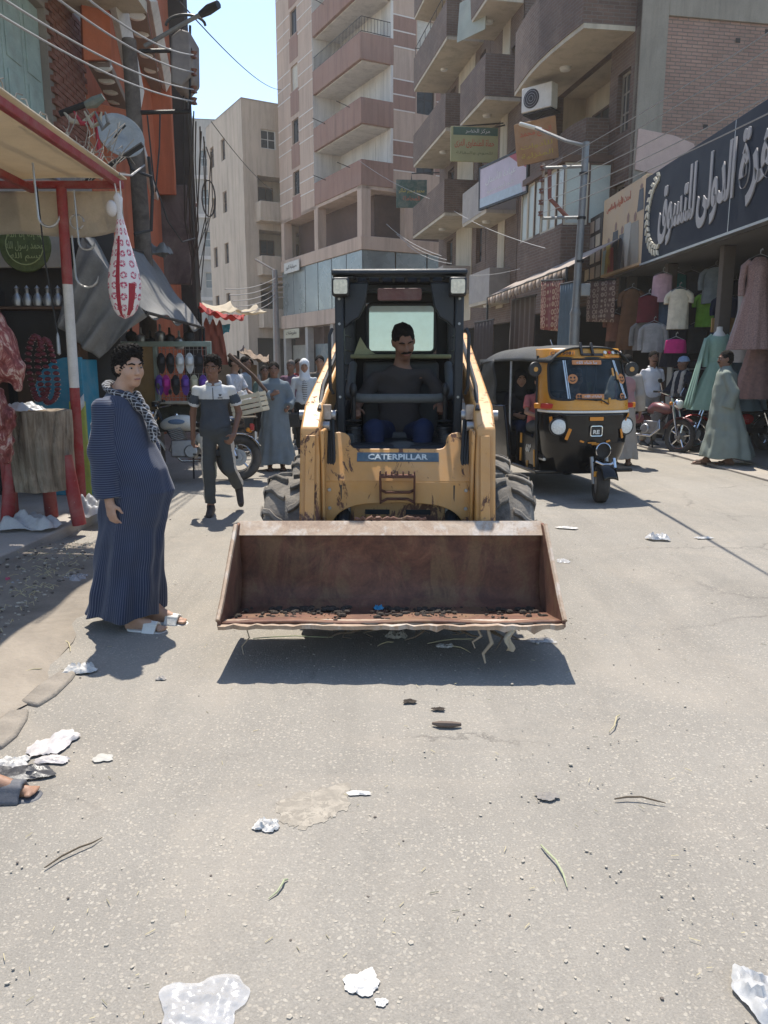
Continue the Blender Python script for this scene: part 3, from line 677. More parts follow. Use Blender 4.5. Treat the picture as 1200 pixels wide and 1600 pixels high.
for z0, z1 in ((6.35, 8.7), (9.1, 11.3)): mb.bx(.9, 1.0, 1.3, 4.75, z0, z1); mb.bx(.25, 1, 4.7, 4.78, z0, z1); mb.bx(.25, 1, 1.27, 1.35, z0, z1); mb.bx(.25, 1, 1.3, 4.7, z1, z1 + .05); mb.bx(.25, 1, 1.3, 4.7, z0 - .05, z0)
mb.build('loggia_wall', m_cream, ba, smooth=0)
WTl = wallT((.86, 4.7), (0, -1))
window(ba, WTl, (.6, 1.7, 6.7, 8.1), .02, mp=m_dark); window(ba, WTl, (2.2, 2.8, 6.4, 8.3), .02, mf=m_shut, mp=m_bluepane, name='balcony_door')
# glazed bay over the street
mb = MB(); mb.prism([(0, .95), (-1.15, 1.15), (-1.15, 4.1), (0, 4.25)], 3.75, 4.75); mb.build('bay_parapet', m_dbrick, ba, bev=.02)
mb = MB(); mb.prism([(0, .95), (-1.2, 1.12), (-1.2, 4.14), (0, 4.3)], 6.15, 6.3); mb.build('bay_roof', m_wood, ba, smooth=0)
bays = [((0, .98), (-1.1, 1.17), 2), ((-1.1, 1.17), (-1.1, 4.05), 6)]
for (a, b, n) in bays:
    a, b = Vector((*a, 0)), Vector((*b, 0))
    for i in range(n):
        p, q = a.lerp(b, i / n), a.lerp(b, (i + 1) / n); L1 = (q - p).length
        window(ba, wallT((q.x, q.y), (p - q)[:2]), (0, L1, 4.76, 6.14), .04, mf=m_wood if i % 3 == 0 else m_cream, mp=M('frosted_bay_glass', (.40, .43, .38), .35, var=.2, scale=1.5, bump=.05, dust=.4), bars=(0, 0), fw=.045, name='bay_window')
# air conditioner
ac = thing('air_conditioner', 'white split air conditioner box with round black fan on the brick wall', 'air conditioner', PX(838, 152, 21.2), R(-42))
ac.scale = (1.05,) * 3; part('casing', m_whitep, ac, 'bx', -.42, .42, 0, .3, -.28, .28, bev=.02); part('fan_grille', m_black, ac, 'lathe', [(0, -.012), (.19, -.012), (.22, -.004), (.22, .01)], (-.14, 0, 0), axis='y', n=24)
mb = MB()
for q in (.06, .12, .18): mb.lathe([(q - .006, -.02), (q + .006, -.02)], (-.14, 0, 0), axis='y', n=20)
mb.build('fan_ring', m_steel, ac); part('bracket', m_iron, ac, 'bx', -.4, .4, .05, .5, -.33, -.29)

b1 = thing('balcony_building', 'narrow brown brick building with cream plastered balconies behind the lamp post', 'building', (RA[0], RA[1], 0), RZ)
def row_building(par, t0, t1, top, wm, holes, x_in=6):
    L0 = t1 - t0; T = wallT((0, t1), (0, -1))
    mb = MB(); mb.T = T; facade(mb, L0, 0, top, [(t1 - b, t1 - a, c, d) for a, b, c, d in holes], depth=.25); mb.T = None
    mb.bx(0, x_in, t0, t1, top - .05, top); mb.bx(.03, x_in, t1 - .02, t1, 0, top); mb.bx(.03, x_in, t0, t0 + .02, 0, top)
    mb.build('street_wall', wm, par, smooth=0)
    for a, b, c, d in holes:
        if c > .5: window(par, T, (t1 - b, t1 - a, c, d), mf=m_wood, mp=m_pane)
    return T
row_building(b1, 7.45, 10.7, 15.5, m_dbrick, [(7.9, 8.5, 6.6, 8.2), (9.4, 10.1, 6.6, 8.2), (7.9, 8.5, 9.7, 11.3), (9.4, 10.1, 12.4, 14), (7.8, 10.3, .05, 2.9)])
mb = MB(); mb.bx(-.03, 0, 8.6, 9.3, 3.4, 15); mb.build('plaster_strip', m_cream, b1, smooth=0)
for z in (9.55, 12.3): balcony(b1, 7.5, 10.3, 1.15, z, z + 1.2, m_dbrick, m_cream)
balcony(b1, 7.6, 10.3, 1.0, 6.3, 7.3, m_conc, m_cream)
balcony(b1, 8.0, 10.3, .7, 3.6, 4.6, m_conc, m_cream)
b2 = thing('terrace_building', 'brown brick building with four tiers of angled balconies beside the tower', 'building', (RA[0], RA[1], 0), RZ)
row_building(b2, 10.75, 17.6, 16.5, m_dbrick, [(11.2, 11.9, z + .8, z + 2.1) for z in (4.4, 7.2, 10.2, 13.2)] + [(15.2, 16.2, z + .2, z + 2.2) for z in (4.4, 7.2, 10.2, 13.2)] + [(11.2, 16.8, .05, 2.9)])
mb = MB(); mb.bx(-.03, 0, 12.4, 14.6, 3.2, 16); mb.build('plaster_strip', m_cream, b2, smooth=0)
for z in (6.9, 9.75, 12.7, 15.4): balcony(b2, 11.5, 16.8, 1.35, z, z + 1.15, m_dbrick, m_cream, rail=z > 12)
balcony(b2, 12.5, 16.8, 1.1, 4.3, 5.2, m_conc, m_cream)
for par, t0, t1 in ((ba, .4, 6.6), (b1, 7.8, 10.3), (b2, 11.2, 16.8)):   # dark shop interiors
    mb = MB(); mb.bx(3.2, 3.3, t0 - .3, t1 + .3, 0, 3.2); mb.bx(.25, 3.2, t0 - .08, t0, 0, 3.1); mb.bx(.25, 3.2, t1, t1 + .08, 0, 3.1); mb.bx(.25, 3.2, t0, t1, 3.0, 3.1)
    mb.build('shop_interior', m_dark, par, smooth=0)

# ------------------------------------------------------------------ signs and banners along the right row
def board(name, label, cat, o, right, up, w, h, mat, d=.06, texts=(), posts=None, fr=None):
    T = frame(o, right, up); mb = MB(); mb.T = T; mb.prism(rr(-w / 2, w / 2, -h / 2, h / 2, .012, 1), -d / 2, d / 2)
    q = mb.build(name, mat, None, bev=.006); tag(q, label, cat)
    for (s, tw_, th, x, y, m_, bd) in texts: text('lettering', s, tw_, th, m_, q, T @ Matrix.Translation((x, y, d / 2 + .003)), bold=bd)
    if fr:
        mb = MB(); mb.T = T
        for a in (-1, 1): mb.bx(a * w / 2 - .03, a * w / 2 + .03, -h / 2 - .03, h / 2 + .03, -d / 2 - .01, d / 2 + .012); mb.bx(-w / 2 + .03, w / 2 - .03, a * h / 2 - .03, a * h / 2 + .03, -d / 2 - .01, d / 2 + .012)
        mb.build('frame', fr, q, smooth=0)
    if posts:
        mb = MB(); mb.T = T
        for p in posts: mb.tube([(p[0], p[1], 0), (p[2], p[3], p[4])], .025, 6)
        mb.build('bracket', m_iron, q)
    return q, T
white_p = M('white_sign_paint', (.62, .62, .6), .6, var=.08); red_p = MATS['red_sign_paint']; black_p = M('black_sign_paint', (.02, .02, .02), .6)
m_sgn_y = M('faded_yellow_sign', (.36, .34, .16), .6, var=.15, scale=2, dust=.4, dcol=(.25, .28, .15))
c = PX(741, 226, 26.5)
q, T = board('hanging_sign', 'yellow sign with green header and red Arabic lettering hung before the balconies', 'sign', c, (1, .12, 0), (0, 0, 1), 1.55, 1.05, m_sgn_y, texts=(
    (arabic('حماة الطنطاوى الهزى'), 1.3, .27, 0, .02, red_p, .01), (arabic('للحوم والبقالة'), 1.2, .13, 0, -.27, M('olive_paint', (.16, .17, .06), .6), 0)), posts=((.6, .52, 1.6, .9, -.6), (-.6, .52, 1.6, .9, -.6)))
mb = MB(); mb.T = T; mb.bx(-.7, .76, .27, .51, .03, .036); o = mb.build('header', M('sign_green', (.05, .11, .075), .6), q, smooth=0)
text('lettering', arabic('مركز الخضر'), .8, .15, white_p, q, T @ Matrix.Translation((.1, .39, .04)))
c = PX(786, 281, 22.6)
q, T = board('banner', 'pale mauve and blue banner on slanted frame between the two hanging signs', 'banner', c, (.42, -.9, .02), (.0, 0, 1), 2.35, 1.12, M('mauve_white_banner', (.50, .44, .50), .6, var=.2, scale=2, dust=.25), texts=(
    (arabic('عيادة الأسنان'), 1.5, .26, -.1, .15, white_p, .01), (arabic('دكتور أحمد محمود'), 1.4, .16, -.1, -.14, white_p, .005)), fr=m_iron)
mb = MB(); mb.T = T; mb.prism([(.3, .545), (1.15, .545), (1.15, .05), (.72, .28)], .031, .036); mb.build('red_corner', M('faded_crimson', (.36, .07, .09), .6), q, smooth=0)
mb = MB(); mb.T = T; mb.prism([(-1.15, -.545), (1.0, -.545), (.9, -.28), (-1.15, -.28)], .031, .036); mb.build('blue_band', M('pale_blue_print', (.42, .50, .55), .6), q, smooth=0)
c = PX(838, 221, 20.9)
board('hanging_sign', 'orange tilted sign with red and yellow lettering under the air conditioner', 'sign', c, (.93, -.33, .12), (-.1, 0, 1), 1.05, 1.0, M('faded_orange_sign', (.34, .17, .065), .6, var=.25, scale=3, dust=.3), texts=(
    (arabic('الحاج محمد'), .8, .2, 0, .2, red_p, .01), (arabic('للأدوات'), .8, .17, 0, -.08, M('dark_yellow_paint', (.42, .30, .05), .6), .01), (arabic('المنزلية'), .8, .15, 0, -.32, M('dark_yellow_paint', (.5, .36, .05), .6), .01)), posts=((0, .5, .3, .9, -.9),))
c = PX(690, 330, 31.5)
board('banner', 'pale green weathered banner draped over the low balcony by the tower', 'banner', c, (.35, -.93, .0), (0, .02, 1), 3.1, 1.1, M('pale_green_banner', (.33, .36, .30), .7, var=.25, scale=1.5, dust=.4), d=.03, texts=((arabic('محلات الشروق'), 2, .3, .2, .1, M('faded_green_paint', (.12, .18, .12), .7), 0),))
c = PX(738, 25, 27)
board('banner', 'pale green panel hung on the topmost balcony', 'banner', c, (.6, -.8, .0), (.1, 0, 1), 1.3, 1.2, M('pale_green_banner', (.2, .3, .26), .7), d=.03)

# the long shop sign
SX0, SY0, SX1, SY1 = 5.30, 9.6, 5.12, 15.75
dirS = Vector((SX1 - SX0, SY1 - SY0, 0)).normalized()
cen = Vector(((SX0 + SX1) / 2, (SY0 + SY1) / 2, 4.24)); LS = math.hypot(SX1 - SX0, SY1 - SY0)
m_navy = M('navy_sign_face', (.008, .014, .030), .6, var=.25, scale=.9, bump=.03, dust=.2, dcol=(.03, .034, .045), spec=.15)
m_silver = M('silver_letters', (.30, .29, .295), .6, .1, var=.12, scale=3)
q, T = board('shop_sign', 'long navy shop sign with silver Arabic letters and laurel wreath over the clothes shop', 'shop sign', cen, -dirS, (0, 0, 1), LS, 1.58, m_navy, d=.14)
text('lettering', arabic('للتسوق'), 1.55, 1.15, m_silver, q, T @ Matrix.Translation((-LS / 2 + 1.62, -.05, .085)), depth=.02, bold=.03)
text('lettering', arabic('الدولى'), 1.25, 1.1, m_silver, q, T @ Matrix.Translation((-LS / 2 + 3.12, -.02, .085)), depth=.02, bold=.03)
text('lettering', arabic('القاهرة'), 1.9, 1.15, m_silver, q, T @ Matrix.Translation((-LS / 2 + 4.85, .05, .085)), depth=.02, bold=.03)
mb = MB(); mb.T = T
for i in range(15):                              # laurel branch
    a = R(100 + i * 11.8); rx, ry = .62, .66; cx, cy = -LS / 2 + .86 + rx * math.cos(a), .02 + ry * math.sin(a)
    for s in (-1, 1):
        b = a + R(90 + s * 38); l = .17
        tip = (cx + l * math.cos(b), cy + l * math.sin(b)); pd = (-math.sin(b) * .04, math.cos(b) * .04)
        mid = ((cx + tip[0]) / 2, (cy + tip[1]) / 2)
        mb.prism([(cx, cy), (mid[0] - pd[0], mid[1] - pd[1]), tip, (mid[0] + pd[0], mid[1] + pd[1])], .072, .1)
mb.build('laurel_wreath', M('pale_laurel', (.5, .47, .38), .6), q, smooth=0)
mb = MB(); mb.T = T; mb.bx(-LS / 2, LS / 2, -.83, -.792, -.06, .1); mb.build('trim', m_steel, q, smooth=0)
part('seam', m_steel, q, 'add', [T @ Vector(p) for p in ((.55, -.78, .074), (.575, -.78, .074), (.575, .78, .074), (.55, .78, .074))], [(0, 1, 2, 3)], smooth=0)
# poster board with pictures of clothes next to it
pl = Vector((SX1, SY1, 0)); pd = Vector((-.05, 1, 0)).normalized(); pc = pl + pd * 1.22 + Vector((0, 0, 4.28))
m_post = M('buff_poster', (.46, .31, .17), .5, var=.15, scale=2, dust=.15)
q, T = board('poster_board', 'buff poster board with figures in clothes at the end of the navy sign', 'poster board', pc, -pd, (0, 0, 1), 2.5, 1.66, m_post, d=.12)
text('lettering', arabic('أحدث الأزياء والملابس'), 1.45, .2, red_p, q, T @ Matrix.Translation((-.3, .6, .065)), bold=.01)
def pic(pts, mat, nm): part(nm, mat, q, 'add', [T @ Vector((x, y, .064)) for x, y in pts], [tuple(range(len(pts)))], smooth=0)
pc_ = lambda n, c: M('poster_' + n, c, .5, var=.2, scale=9)
skin_p = pc_('skin', (.22, .11, .07))
for i, (x, w, h, cc, kind) in enumerate([(-1.02, .16, .62, (.28, .38, .38), 0), (-.80, .17, .74, (.46, .33, .08), 0), (-.60, .17, .62, (.42, .07, .07), 0), (-.38, .2, 1.0, (.02, .02, .025), 1), (.02, .2, .85, (.05, .05, .06), 1), (.34, .24, 1.05, (.36, .33, .28), 1), (.74, .26, 1.0, (.22, .19, .15), 0), (1.0, .14, .5, (.04, .04, .05), 1)]):
    y0 = -.78 if i < 7 else .2; H0 = h if i < 7 else .5
    w *= 1.25; pic([(x - w, y0), (x + w, y0), (x + w * .75, y0 + H0 * .55), (x + w * .62, y0 + H0 * .82), (x - w * .62, y0 + H0 * .82), (x - w * .75, y0 + H0 * .55)], pc_('cloth%d' % i, cc), 'printed_figure')
    pic([(x - .06, y0 + H0 * .83), (x + .06, y0 + H0 * .83), (x + .075, y0 + H0 * .95), (x, y0 + H0 * 1.02), (x - .075, y0 + H0 * .95)], skin_p, 'printed_face')
pc2 = pl + pd * 3.25 + Vector((0, 0, 4.15))
q, T = board('poster_board', 'dark board with small framed pictures hung beside the lamp post', 'poster board', pc2, -pd, (0, 0, 1), 1.4, 1.5, M('dark_board', (.035, .025, .02), .5), d=.1)
for r_ in range(4):
    for c_ in range(3):
        x, y = -.46 + c_ * .42 + .06 * r_, .52 - r_ * .35
        mb = MB(); mb.T = T; mb.bx(x - .15, x + .15, y - .13, y + .13, .05, .06); mb.build('printed_picture', pc_('tile%d' % ((r_ + c_) % 3), [(.5, .42, .3), (.4, .3, .22), (.3, .27, .24)][(r_ + c_) % 3]), q, smooth=0)

# ------------------------------------------------------------------ the clothes shop under the sign
sh = thing('clothes_shop', 'open fronted clothes shop with dark interior under the navy sign', 'shop', (5.3, 13.2, 0), R(2.2))
m_ceil = M('shop_ceiling', (.10, .095, .09), .9, var=.2)
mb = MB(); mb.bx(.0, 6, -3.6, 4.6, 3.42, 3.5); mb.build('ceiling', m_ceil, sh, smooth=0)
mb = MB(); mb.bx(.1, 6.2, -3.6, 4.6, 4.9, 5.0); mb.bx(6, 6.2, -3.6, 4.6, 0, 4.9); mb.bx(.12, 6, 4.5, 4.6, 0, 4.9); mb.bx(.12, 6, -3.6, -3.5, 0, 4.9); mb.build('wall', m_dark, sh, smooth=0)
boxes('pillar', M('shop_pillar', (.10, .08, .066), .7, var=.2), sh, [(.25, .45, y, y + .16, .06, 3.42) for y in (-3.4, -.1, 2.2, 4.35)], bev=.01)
mb = MB(); mb.bx(.1, 6, -3.5, 4.5, .036, .06); mb.build('floor', M('shop_floor', (.2, .19, .17), .5), sh, smooth=0)
for x in (1.2, 3.2):
    for z in (2.75, 1.75): part('clothes_rail', m_iron, sh, 'tube', [(x, -3.4, z), (x, 4.3, z)], .016, 6)

# ------------------------------------------------------------------ buildings on the left
lb = thing('shop_house', 'old house with mint shutters and bare brick above the butcher stall', 'building', (-4.8, 6, 0))
LT = wallT((0, 7.4), (0, -1)) ; LT = wallT((0, 0), (0, 1))         # x runs away from the camera along the street
LT = Matrix(((0, -1, 0, 0), (1, 0, 0, 0), (0, 0, 1, 0), (0, 0, 0, 1)))
mb = MB(); mb.T = LT
facade(mb, 7.4, 0, 12, [(3.6, 6.0, 4.35, 6.45), (.4, 6.6, .12, 2.9)], depth=.25)
mb.T = None; mb.bx(-3, -.02, 7.38, 7.4, 0, 12); mb.bx(-3, 0, 0, 7.4, 11.95, 12); mb.bx(-3, -.02, 0, .02, 0, 12)
mb.build('wall', M('grimy_plaster', (.25, .215, .185), .95, var=.25, scale=1.2, bump=.35, dust=.3), lb, smooth=0)
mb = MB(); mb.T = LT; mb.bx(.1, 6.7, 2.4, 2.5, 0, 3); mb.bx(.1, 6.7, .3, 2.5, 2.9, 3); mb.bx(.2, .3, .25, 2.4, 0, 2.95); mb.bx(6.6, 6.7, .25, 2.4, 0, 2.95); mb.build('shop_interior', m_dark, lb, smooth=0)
mb = MB(); mb.T = LT; mb.bx(2.0, 6.9, -1.2, 0, 6.75, 6.9); mb.build('balcony_slab', m_cream, lb, smooth=0)
for i in range(4):
    mb = MB(); mb.T = LT; x = 3.62 + i * .6; mb.bx(x, x + .57, .1, .15, 4.37, 6.43); mb.bx(x + .08, x + .49, .085, .1, 4.55, 5.3); mb.bx(x + .08, x + .49, .085, .1, 5.45, 6.3); mb.build('shutter_leaf', m_mint, lb, bev=.008)
mb = MB(); mb.bx(-.0, .05, 2.4, 6.0, 4.15, 4.75); o = mb.build('signboard', m_mauve, lb, bev=.01)
for i in range(4): text('lettering', arabic(['جزارة', 'الأمانة', 'لحوم', 'بلدى'][i]), .62, .3, m_black, o, wallT((.054, 2.95 + i * .8, 4.5), (0, 1)) @ Matrix.Rotation(R(90), 4, 'X'))
brk = MB().bx(0, .235, -.04, .045, 0, .066); bm = None; rng = random.Random(5)   # bare bricks beside the shutters
for r_ in range(26):
    for c_ in range(6):
        y = 6.02 + c_ * .25 + (.125 if r_ % 2 else 0); z = 4.75 + r_ * .078
        if y + .235 > 7.42: continue
        if bm is None:
            o = brk.build('brick', m_fbrick, lb, smooth=0); bm = o.data
        else: o = bpy.data.objects.new('brick', bm); COL.objects.link(o); o.parent = lb
        o.matrix_local = Matrix.Translation((rng.uniform(.0, .014), y, z)) @ LT @ Matrix.Rotation(rng.uniform(-.02, .02), 4, 'Z')
ob = thing('orange_building', 'orange rendered building with slanted panels and round soffit lamps on the left', 'building', (-4.8, 13.45, 0))
mb = MB(); mb.bx(-4, 0, 0, 5.6, 0, 14); mb.build('wall', m_orange, ob, bev=.02)
mb = MB(); mb.bx(0, .8, .15, 5.5, 11.2, 14); mb.build('upper_bay', m_orange, ob, bev=.02)
m_soff = M('taupe_soffit', (.24, .18, .145), .8, var=.12, scale=2); m_disc = M('pale_lamp_glass', (.66, .62, .55), .4, var=.05)
def slab4(name, mat, par, P, t, base):                               # a slanted panel through four points, with thickness
    P = [Vector(p) - base for p in P]; n = (P[1] - P[0]).cross(P[3] - P[0]).normalized() * t
    return part(name, mat, par, 'add', P + [p + n for p in P], [(0, 1, 2, 3), (7, 6, 5, 4), (0, 4, 5, 1), (1, 5, 6, 2), (2, 6, 7, 3), (3, 7, 4, 0)], bev=.01)
OB = Vector((-4.8, 13.45, 0))
for nm, mt, pts in (('soffit', m_soff, ((138, 92, 12.9), (172, 92, 12.9), (210, 180, 14.3), (178, 166, 14.3))), ('fascia', m_white, ((167, -6, 12.6), (186, -6, 12.9), (216, 140, 14.3), (208, 182, 14.25))),
                    ('column', m_orange, ((124, -6, 12.7), (168, -6, 12.9), (172, 96, 12.95), (128, 96, 12.8))), ('beam', m_orange, ((152, 164, 13.1), (212, 178, 13.3), (214, 196, 13.3), (152, 178, 13.1))),
                    ('soffit', m_soff, ((178, 172, 13.5), (206, 184, 13.6), (210, 222, 14.5), (188, 214, 14.5))),
                    ('soffit', m_soff, ((192, -6, 14.6), (226, -6, 14.6), (252, 136, 17.2), (216, 124, 17.2))), ('fascia', m_white, ((226, -6, 14.5), (238, -6, 14.7), (262, 120, 17.2), (253, 138, 17.15))),
                    ('column', m_orange, ((238, 120, 17.3), (268, 130, 17.3), (276, 305, 17.4), (246, 305, 17.4))), ('fascia', m_white, ((208, 190, 13.9), (216, 190, 13.9), (248, 305, 15.8), (236, 300, 15.8)))):
    slab4(nm, mt, ob, [PX(*p) for p in pts], -.12, OB)
for (x, y, d) in ((160, 105, 13.02), (167, 124, 13.34), (174, 141, 13.66), (181, 156, 13.98), (190, 181, 13.65), (214, 25, 14.98), (221, 52, 15.5), (229, 84, 16.1), (236, 108, 16.6)):
    p = PX(x, y, d - .1) - OB; part('soffit_lamp', m_disc, ob, 'lathe', [(0, -.03), (.13, -.03), (.15, .02)], p, axis='y', n=16, sx=.5, sy=1)
mb = MB(); mb.bx(-.0, .35, 5.4, 5.75, 0, 14); mb.build('pilaster', m_dark, ob, smooth=0)
o = part('hanging_board', M('maroon_grey_board', (.075, .05, .05), .7, var=.3, scale=2, dust=.3), None, 'bx', -.42, .42, -.05, .05, -1.05, 1.0, bev=.02, loc=PX(266, 366, 17.5))
tag(o, 'dark maroon and grey board hung on the orange building corner', 'board')
part('bracket', m_iron, o, 'tube', [(-.42, 0, .8), (-1.0, .3, .9)], .02, 6)

# ------------------------------------------------------------------ butcher's canopy
m_redp = M('chipped_red_paint', (.27, .026, .028), .5, var=.2, scale=9, bump=.15, dust=.25, spots=((.35, .3, .27), 14, .69))
m_whp = M('chipped_white_paint', (.60, .57, .53), .55, var=.12, scale=9, spots=((.2, .12, .1), 15, .67))
m_ply = translucent('weathered_canopy_sheet', (.54, .48, .38), (.56, .48, .36), .4, .9, var=.25, scale=3)
cn = thing('butcher_canopy', 'red framed butcher canopy with pale sheet roof on a red and white post', 'canopy', (-2.85, 7.2, .1))
def L_(p): return Vector(p) - Vector((-2.85, 7.2, .1))
base = GP(129, 800, .1)
top = Vector((-2.85, 7.2, 3.04)); 
mb = MB(); pts = [L_(base.lerp(top, f)) for f in (0, .405, .72, 1)]
mb.tube(pts[:2], .045, 12, 0); mb.tube(pts[1:3], .044, 12, 1); mb.tube(pts[2:], .045, 12, 0); mb.build('post', [m_redp, m_whp], cn)
for nm, a, b in (('front_beam', (-2.3, 7.2, 3.06), (-6, 7.2, 3.06)), ('side_beam', (-2.34, 7.25, 3.07), (-2.34, 3.0, 3.07)), ('inner_beam', (-3.1, 7.2, 3.02), (-3.1, 3.0, 3.02)), ('cross_beam', (-2.34, 4.6, 3.05), (-6, 4.6, 3.05))):
    a, b = L_(a), L_(b); part(nm, m_redp, cn, 'box', (a + b) / 2, (max(.055, abs(a.x - b.x)), max(.055, abs(a.y - b.y)), .06), bev=.008)
for i in range(4):
    mb = MB(); x0 = -2.3 - i * .95
    mb.grid(lambda u, v: L_((x0 - .93 * u, 3 + 4.3 * v, 3.13 + .03 * math.sin(u * 3 + i) * math.sin(v * 7 + i) + .012 * i)), 8, 14); mb.build('roof_sheet', m_ply, cn, thick=.015)
m_tarpw = translucent('stained_white_tarp', (.48, .42, .34), (.5, .44, .34), .35, .9, var=.3, scale=4)
mb = MB(); mb.grid(lambda u, v: L_((-2.34 - 3.4 * u, 7.27 + .03 * math.sin(u * 22) * v, 3.02 - v * (.40 + .03 * math.sin(u * 15) - .08 * (1 - u) ** 6))), 60, 10); mb.build('valance', m_tarpw, cn, thick=.006)
rng = random.Random(11)
mb = MB()
for i in range(60):
    y = rng.uniform(3.3, 7.2); a = Vector((-2.36 - rng.uniform(0, .1), y, 3.15)); b = a + Vector((rng.uniform(-.25, .05), rng.uniform(-.2, .25), rng.uniform(.02, .16)))
    mb.tube([a, (a + b) / 2 + Vector((0, 0, .05)), b], .005, 4)
o = mb.build('straw_litter', M('grey_straw', (.23, .2, .16), .95), None); tag(o, 'grey straw and twigs lying on the canopy roof', 'straw', kind='stuff')
def hook(label, x, y, z0, ln, sz=.1, ring=False, flip=1):
    t = thing('meat_hook', label, 'hook', (x, y, z0), 0, 'steel hooks under the canopy')
    mb = MB(); mb.tube([(0, 0, 0), (.01, 0, -ln)], .009, 6); mb.build('rod', m_steel, t)
    mb = MB(); pts = arc((sz * flip + .01, 0, -ln), sz, 180, 360, 10) if flip > 0 else arc((-sz + .01, 0, -ln), sz, 360, 180, 10)
    mb.tube(pts, [.01] * 9 + [.006, .002], 6); mb.build('curve', m_steel, t)
    if ring: mb = MB(); mb.tube(arc((0, .02, -ln * .6), .06, 0, 330, 14), .008, 6); mb.build('ring', m_steel, t)
    return t
p = PX(118, 288, 7.1); hook('long steel hook with a ring below the canopy beam', p.x, 7.05, 2.98, .42, .07, True)
p = PX(40, 262, 6.3); hook('curved steel hook high beside the inner red beam', p.x + .1, 6.2, 3.0, .38, .08)
p = PX(125, 380, 7.3); hook('double pronged steel hook before the grey tarpaulin', p.x, 7.12, 2.62, .34, .1); 
p = PX(58, 300, 7.0)
t = thing('hanging_cable', 'thin black cable hanging under the canopy to the dark stall', 'cable', (p.x, 7.0, 3.0)); part('wire', m_black, t, 'tube', [(0, 0, 0), (.02, 0, -.6), (.04, .05, -1.0), (.06, .05, -1.25)], .007, 5); part('weight', m_steel, t, 'lathe', [(0, -1.42), (.018, -1.4), (.014, -1.25), (0, -1.2)], (.06, .05, 0), n=8)

# spotted cloth bundle hung from the canopy corner
def bag_mat():
    m, tr, b, N, L = nodes('spotted_cloth'); tc = N('TexCoord')
    mp = N('Mapping'); mp.inputs['Scale'].default_value = (1, 1, 1); L(tc.outputs['UV'], mp.inputs[0])
    vo = N('TexVoronoi'); vo.voronoi_dimensions = '2D'; vo.inputs['Scale'].default_value = 1; vo.inputs['Randomness'].default_value = .18; L(mp.outputs[0], vo.inputs['Vector'])
    ring = ramp(N, L, vo.outputs['Distance'], [(0, 0), (.10, 0), (.13, 1), (.32, 1), (.35, 0), (1, 0)])
    nz = noise(N, L, mp.outputs[0], 6, 4); rg = ramp(N, L, nz.outputs[0], [(.45, .2), (.52, 1)])
    mm = N('Math'); mm.operation = 'MULTIPLY'; L(ring.outputs[0], mm.inputs[0]); L(rg.outputs[0], mm.inputs[1])
    c = mixc(N, L, mm.outputs[0], (.68, .62, .6), (.42, .03, .09))
    L(c, b.inputs['Base Color']); b.inputs['Roughness'].default_value = .85; return m
p = PX(186, 300, 7.1); bag = thing('spotted_bundle', 'white cloth bundle printed with red roundels hanging from the canopy corner', 'cloth bundle', (p.x, 7.05, 1.9))
prof = [(.0, .0), (.03, .062), (.08, .098), (.18, .128), (.30, .137), (.42, .122), (.55, .092), (.70, .058), (.84, .032), (.90, .022), (.95, .03), (1.02, .04), (1.06, .016)]
mb = MB(); nU = 36; vs = []; fs = []; uvs = []
for i in range(nU):
    a = 2 * math.pi * i / nU
    for (h, r_) in prof:
        rr_ = r_ * (1 + .05 * math.sin(5 * a + h * 6) + .03 * math.sin(11 * a)); vs.append((rr_ * math.cos(a) + .02 * math.sin(h * 3), rr_ * .9 * math.sin(a), h))
k = len(prof)
for i in range(nU):
    for j in range(k - 1): fs.append((i * k + j, ((i + 1) % nU) * k + j, ((i + 1) % nU) * k + j + 1, i * k + j + 1)); uvs.append([(i * 9 / nU, prof[j][0] * 11), ((i + 1) * 9 / nU, prof[j][0] * 11), ((i + 1) * 9 / nU, prof[j + 1][0] * 11), (i * 9 / nU, prof[j + 1][0] * 11)])
m_bagw = M('white_cloth', (.62, .58, .55), .9, var=.1, scale=12, bump=.3); m_bagr = M('crimson_cloth', (.34, .03, .045), .9, var=.15, scale=12)
mb.add(vs, fs); mb.u = uvs
for fi, f in enumerate(fs):
    col = fi // (k - 1); row = fi % (k - 1)
    mb.m[fi] = 1 if (col in (25, 26) and row < 7) or (col in (30, 31, 32) and 1 <= row < 4) else 2 if row >= 8 else 0
mb.build('cloth', [bag_mat(), m_bagr, m_bagw], bag, smooth=80)
mb = MB(); mb.tube([(.0, 0, 1.02), (-.02, 0, 1.16)], .006, 5); mb.tube([(.03, 0, 1.02), (.03, 0, 1.16)], .006, 5); mb.build('cord', m_whp, bag)
mb = MB(); mb.ell((-.05, -.02, .93), (.05, .045, .07)); mb.build('knot', m_bagw, bag)

# chopping block
def bark_mat():
    m, tr, b, N, L = nodes('split_timber'); tc = N('TexCoord'); mp = N('Mapping'); mp.inputs['Scale'].default_value = (9, 9, 1.1); L(tc.outputs['Object'], mp.inputs[0])
    n = noise(N, L, mp.outputs[0], 1.6, 9, .75, .8); c = ramp(N, L, n.outputs[0], [(.3, (.07, .048, .03)), (.42, (.22, .16, .105)), (.55, (.34, .27, .19)), (.7, (.45, .38, .29))])
    n2 = noise(N, L, tc.outputs['Object'], 2.2, 5, .6); r2 = ramp(N, L, n2.outputs[0], [(.4, .5), (.6, 1.1)]); cc = mixc(N, L, .8, c.outputs[0], r2.outputs[0], 'MULTIPLY')
    L(cc, b.inputs['Base Color']); b.inputs['Roughness'].default_value = .9; bp = N('Bump'); bp.inputs['Strength'].default_value = .8; bp.inputs['Distance'].default_value = .03; L(n.outputs[0], bp.inputs['Height']); L(bp.outputs[0], b.inputs['Normal']); return m
m_timber = bark_mat()
cb = thing('chopping_block', 'big weathered tree trunk chopping block on red legs under the canopy', 'chopping block', (-3.03, 6.75, .1), R(20))
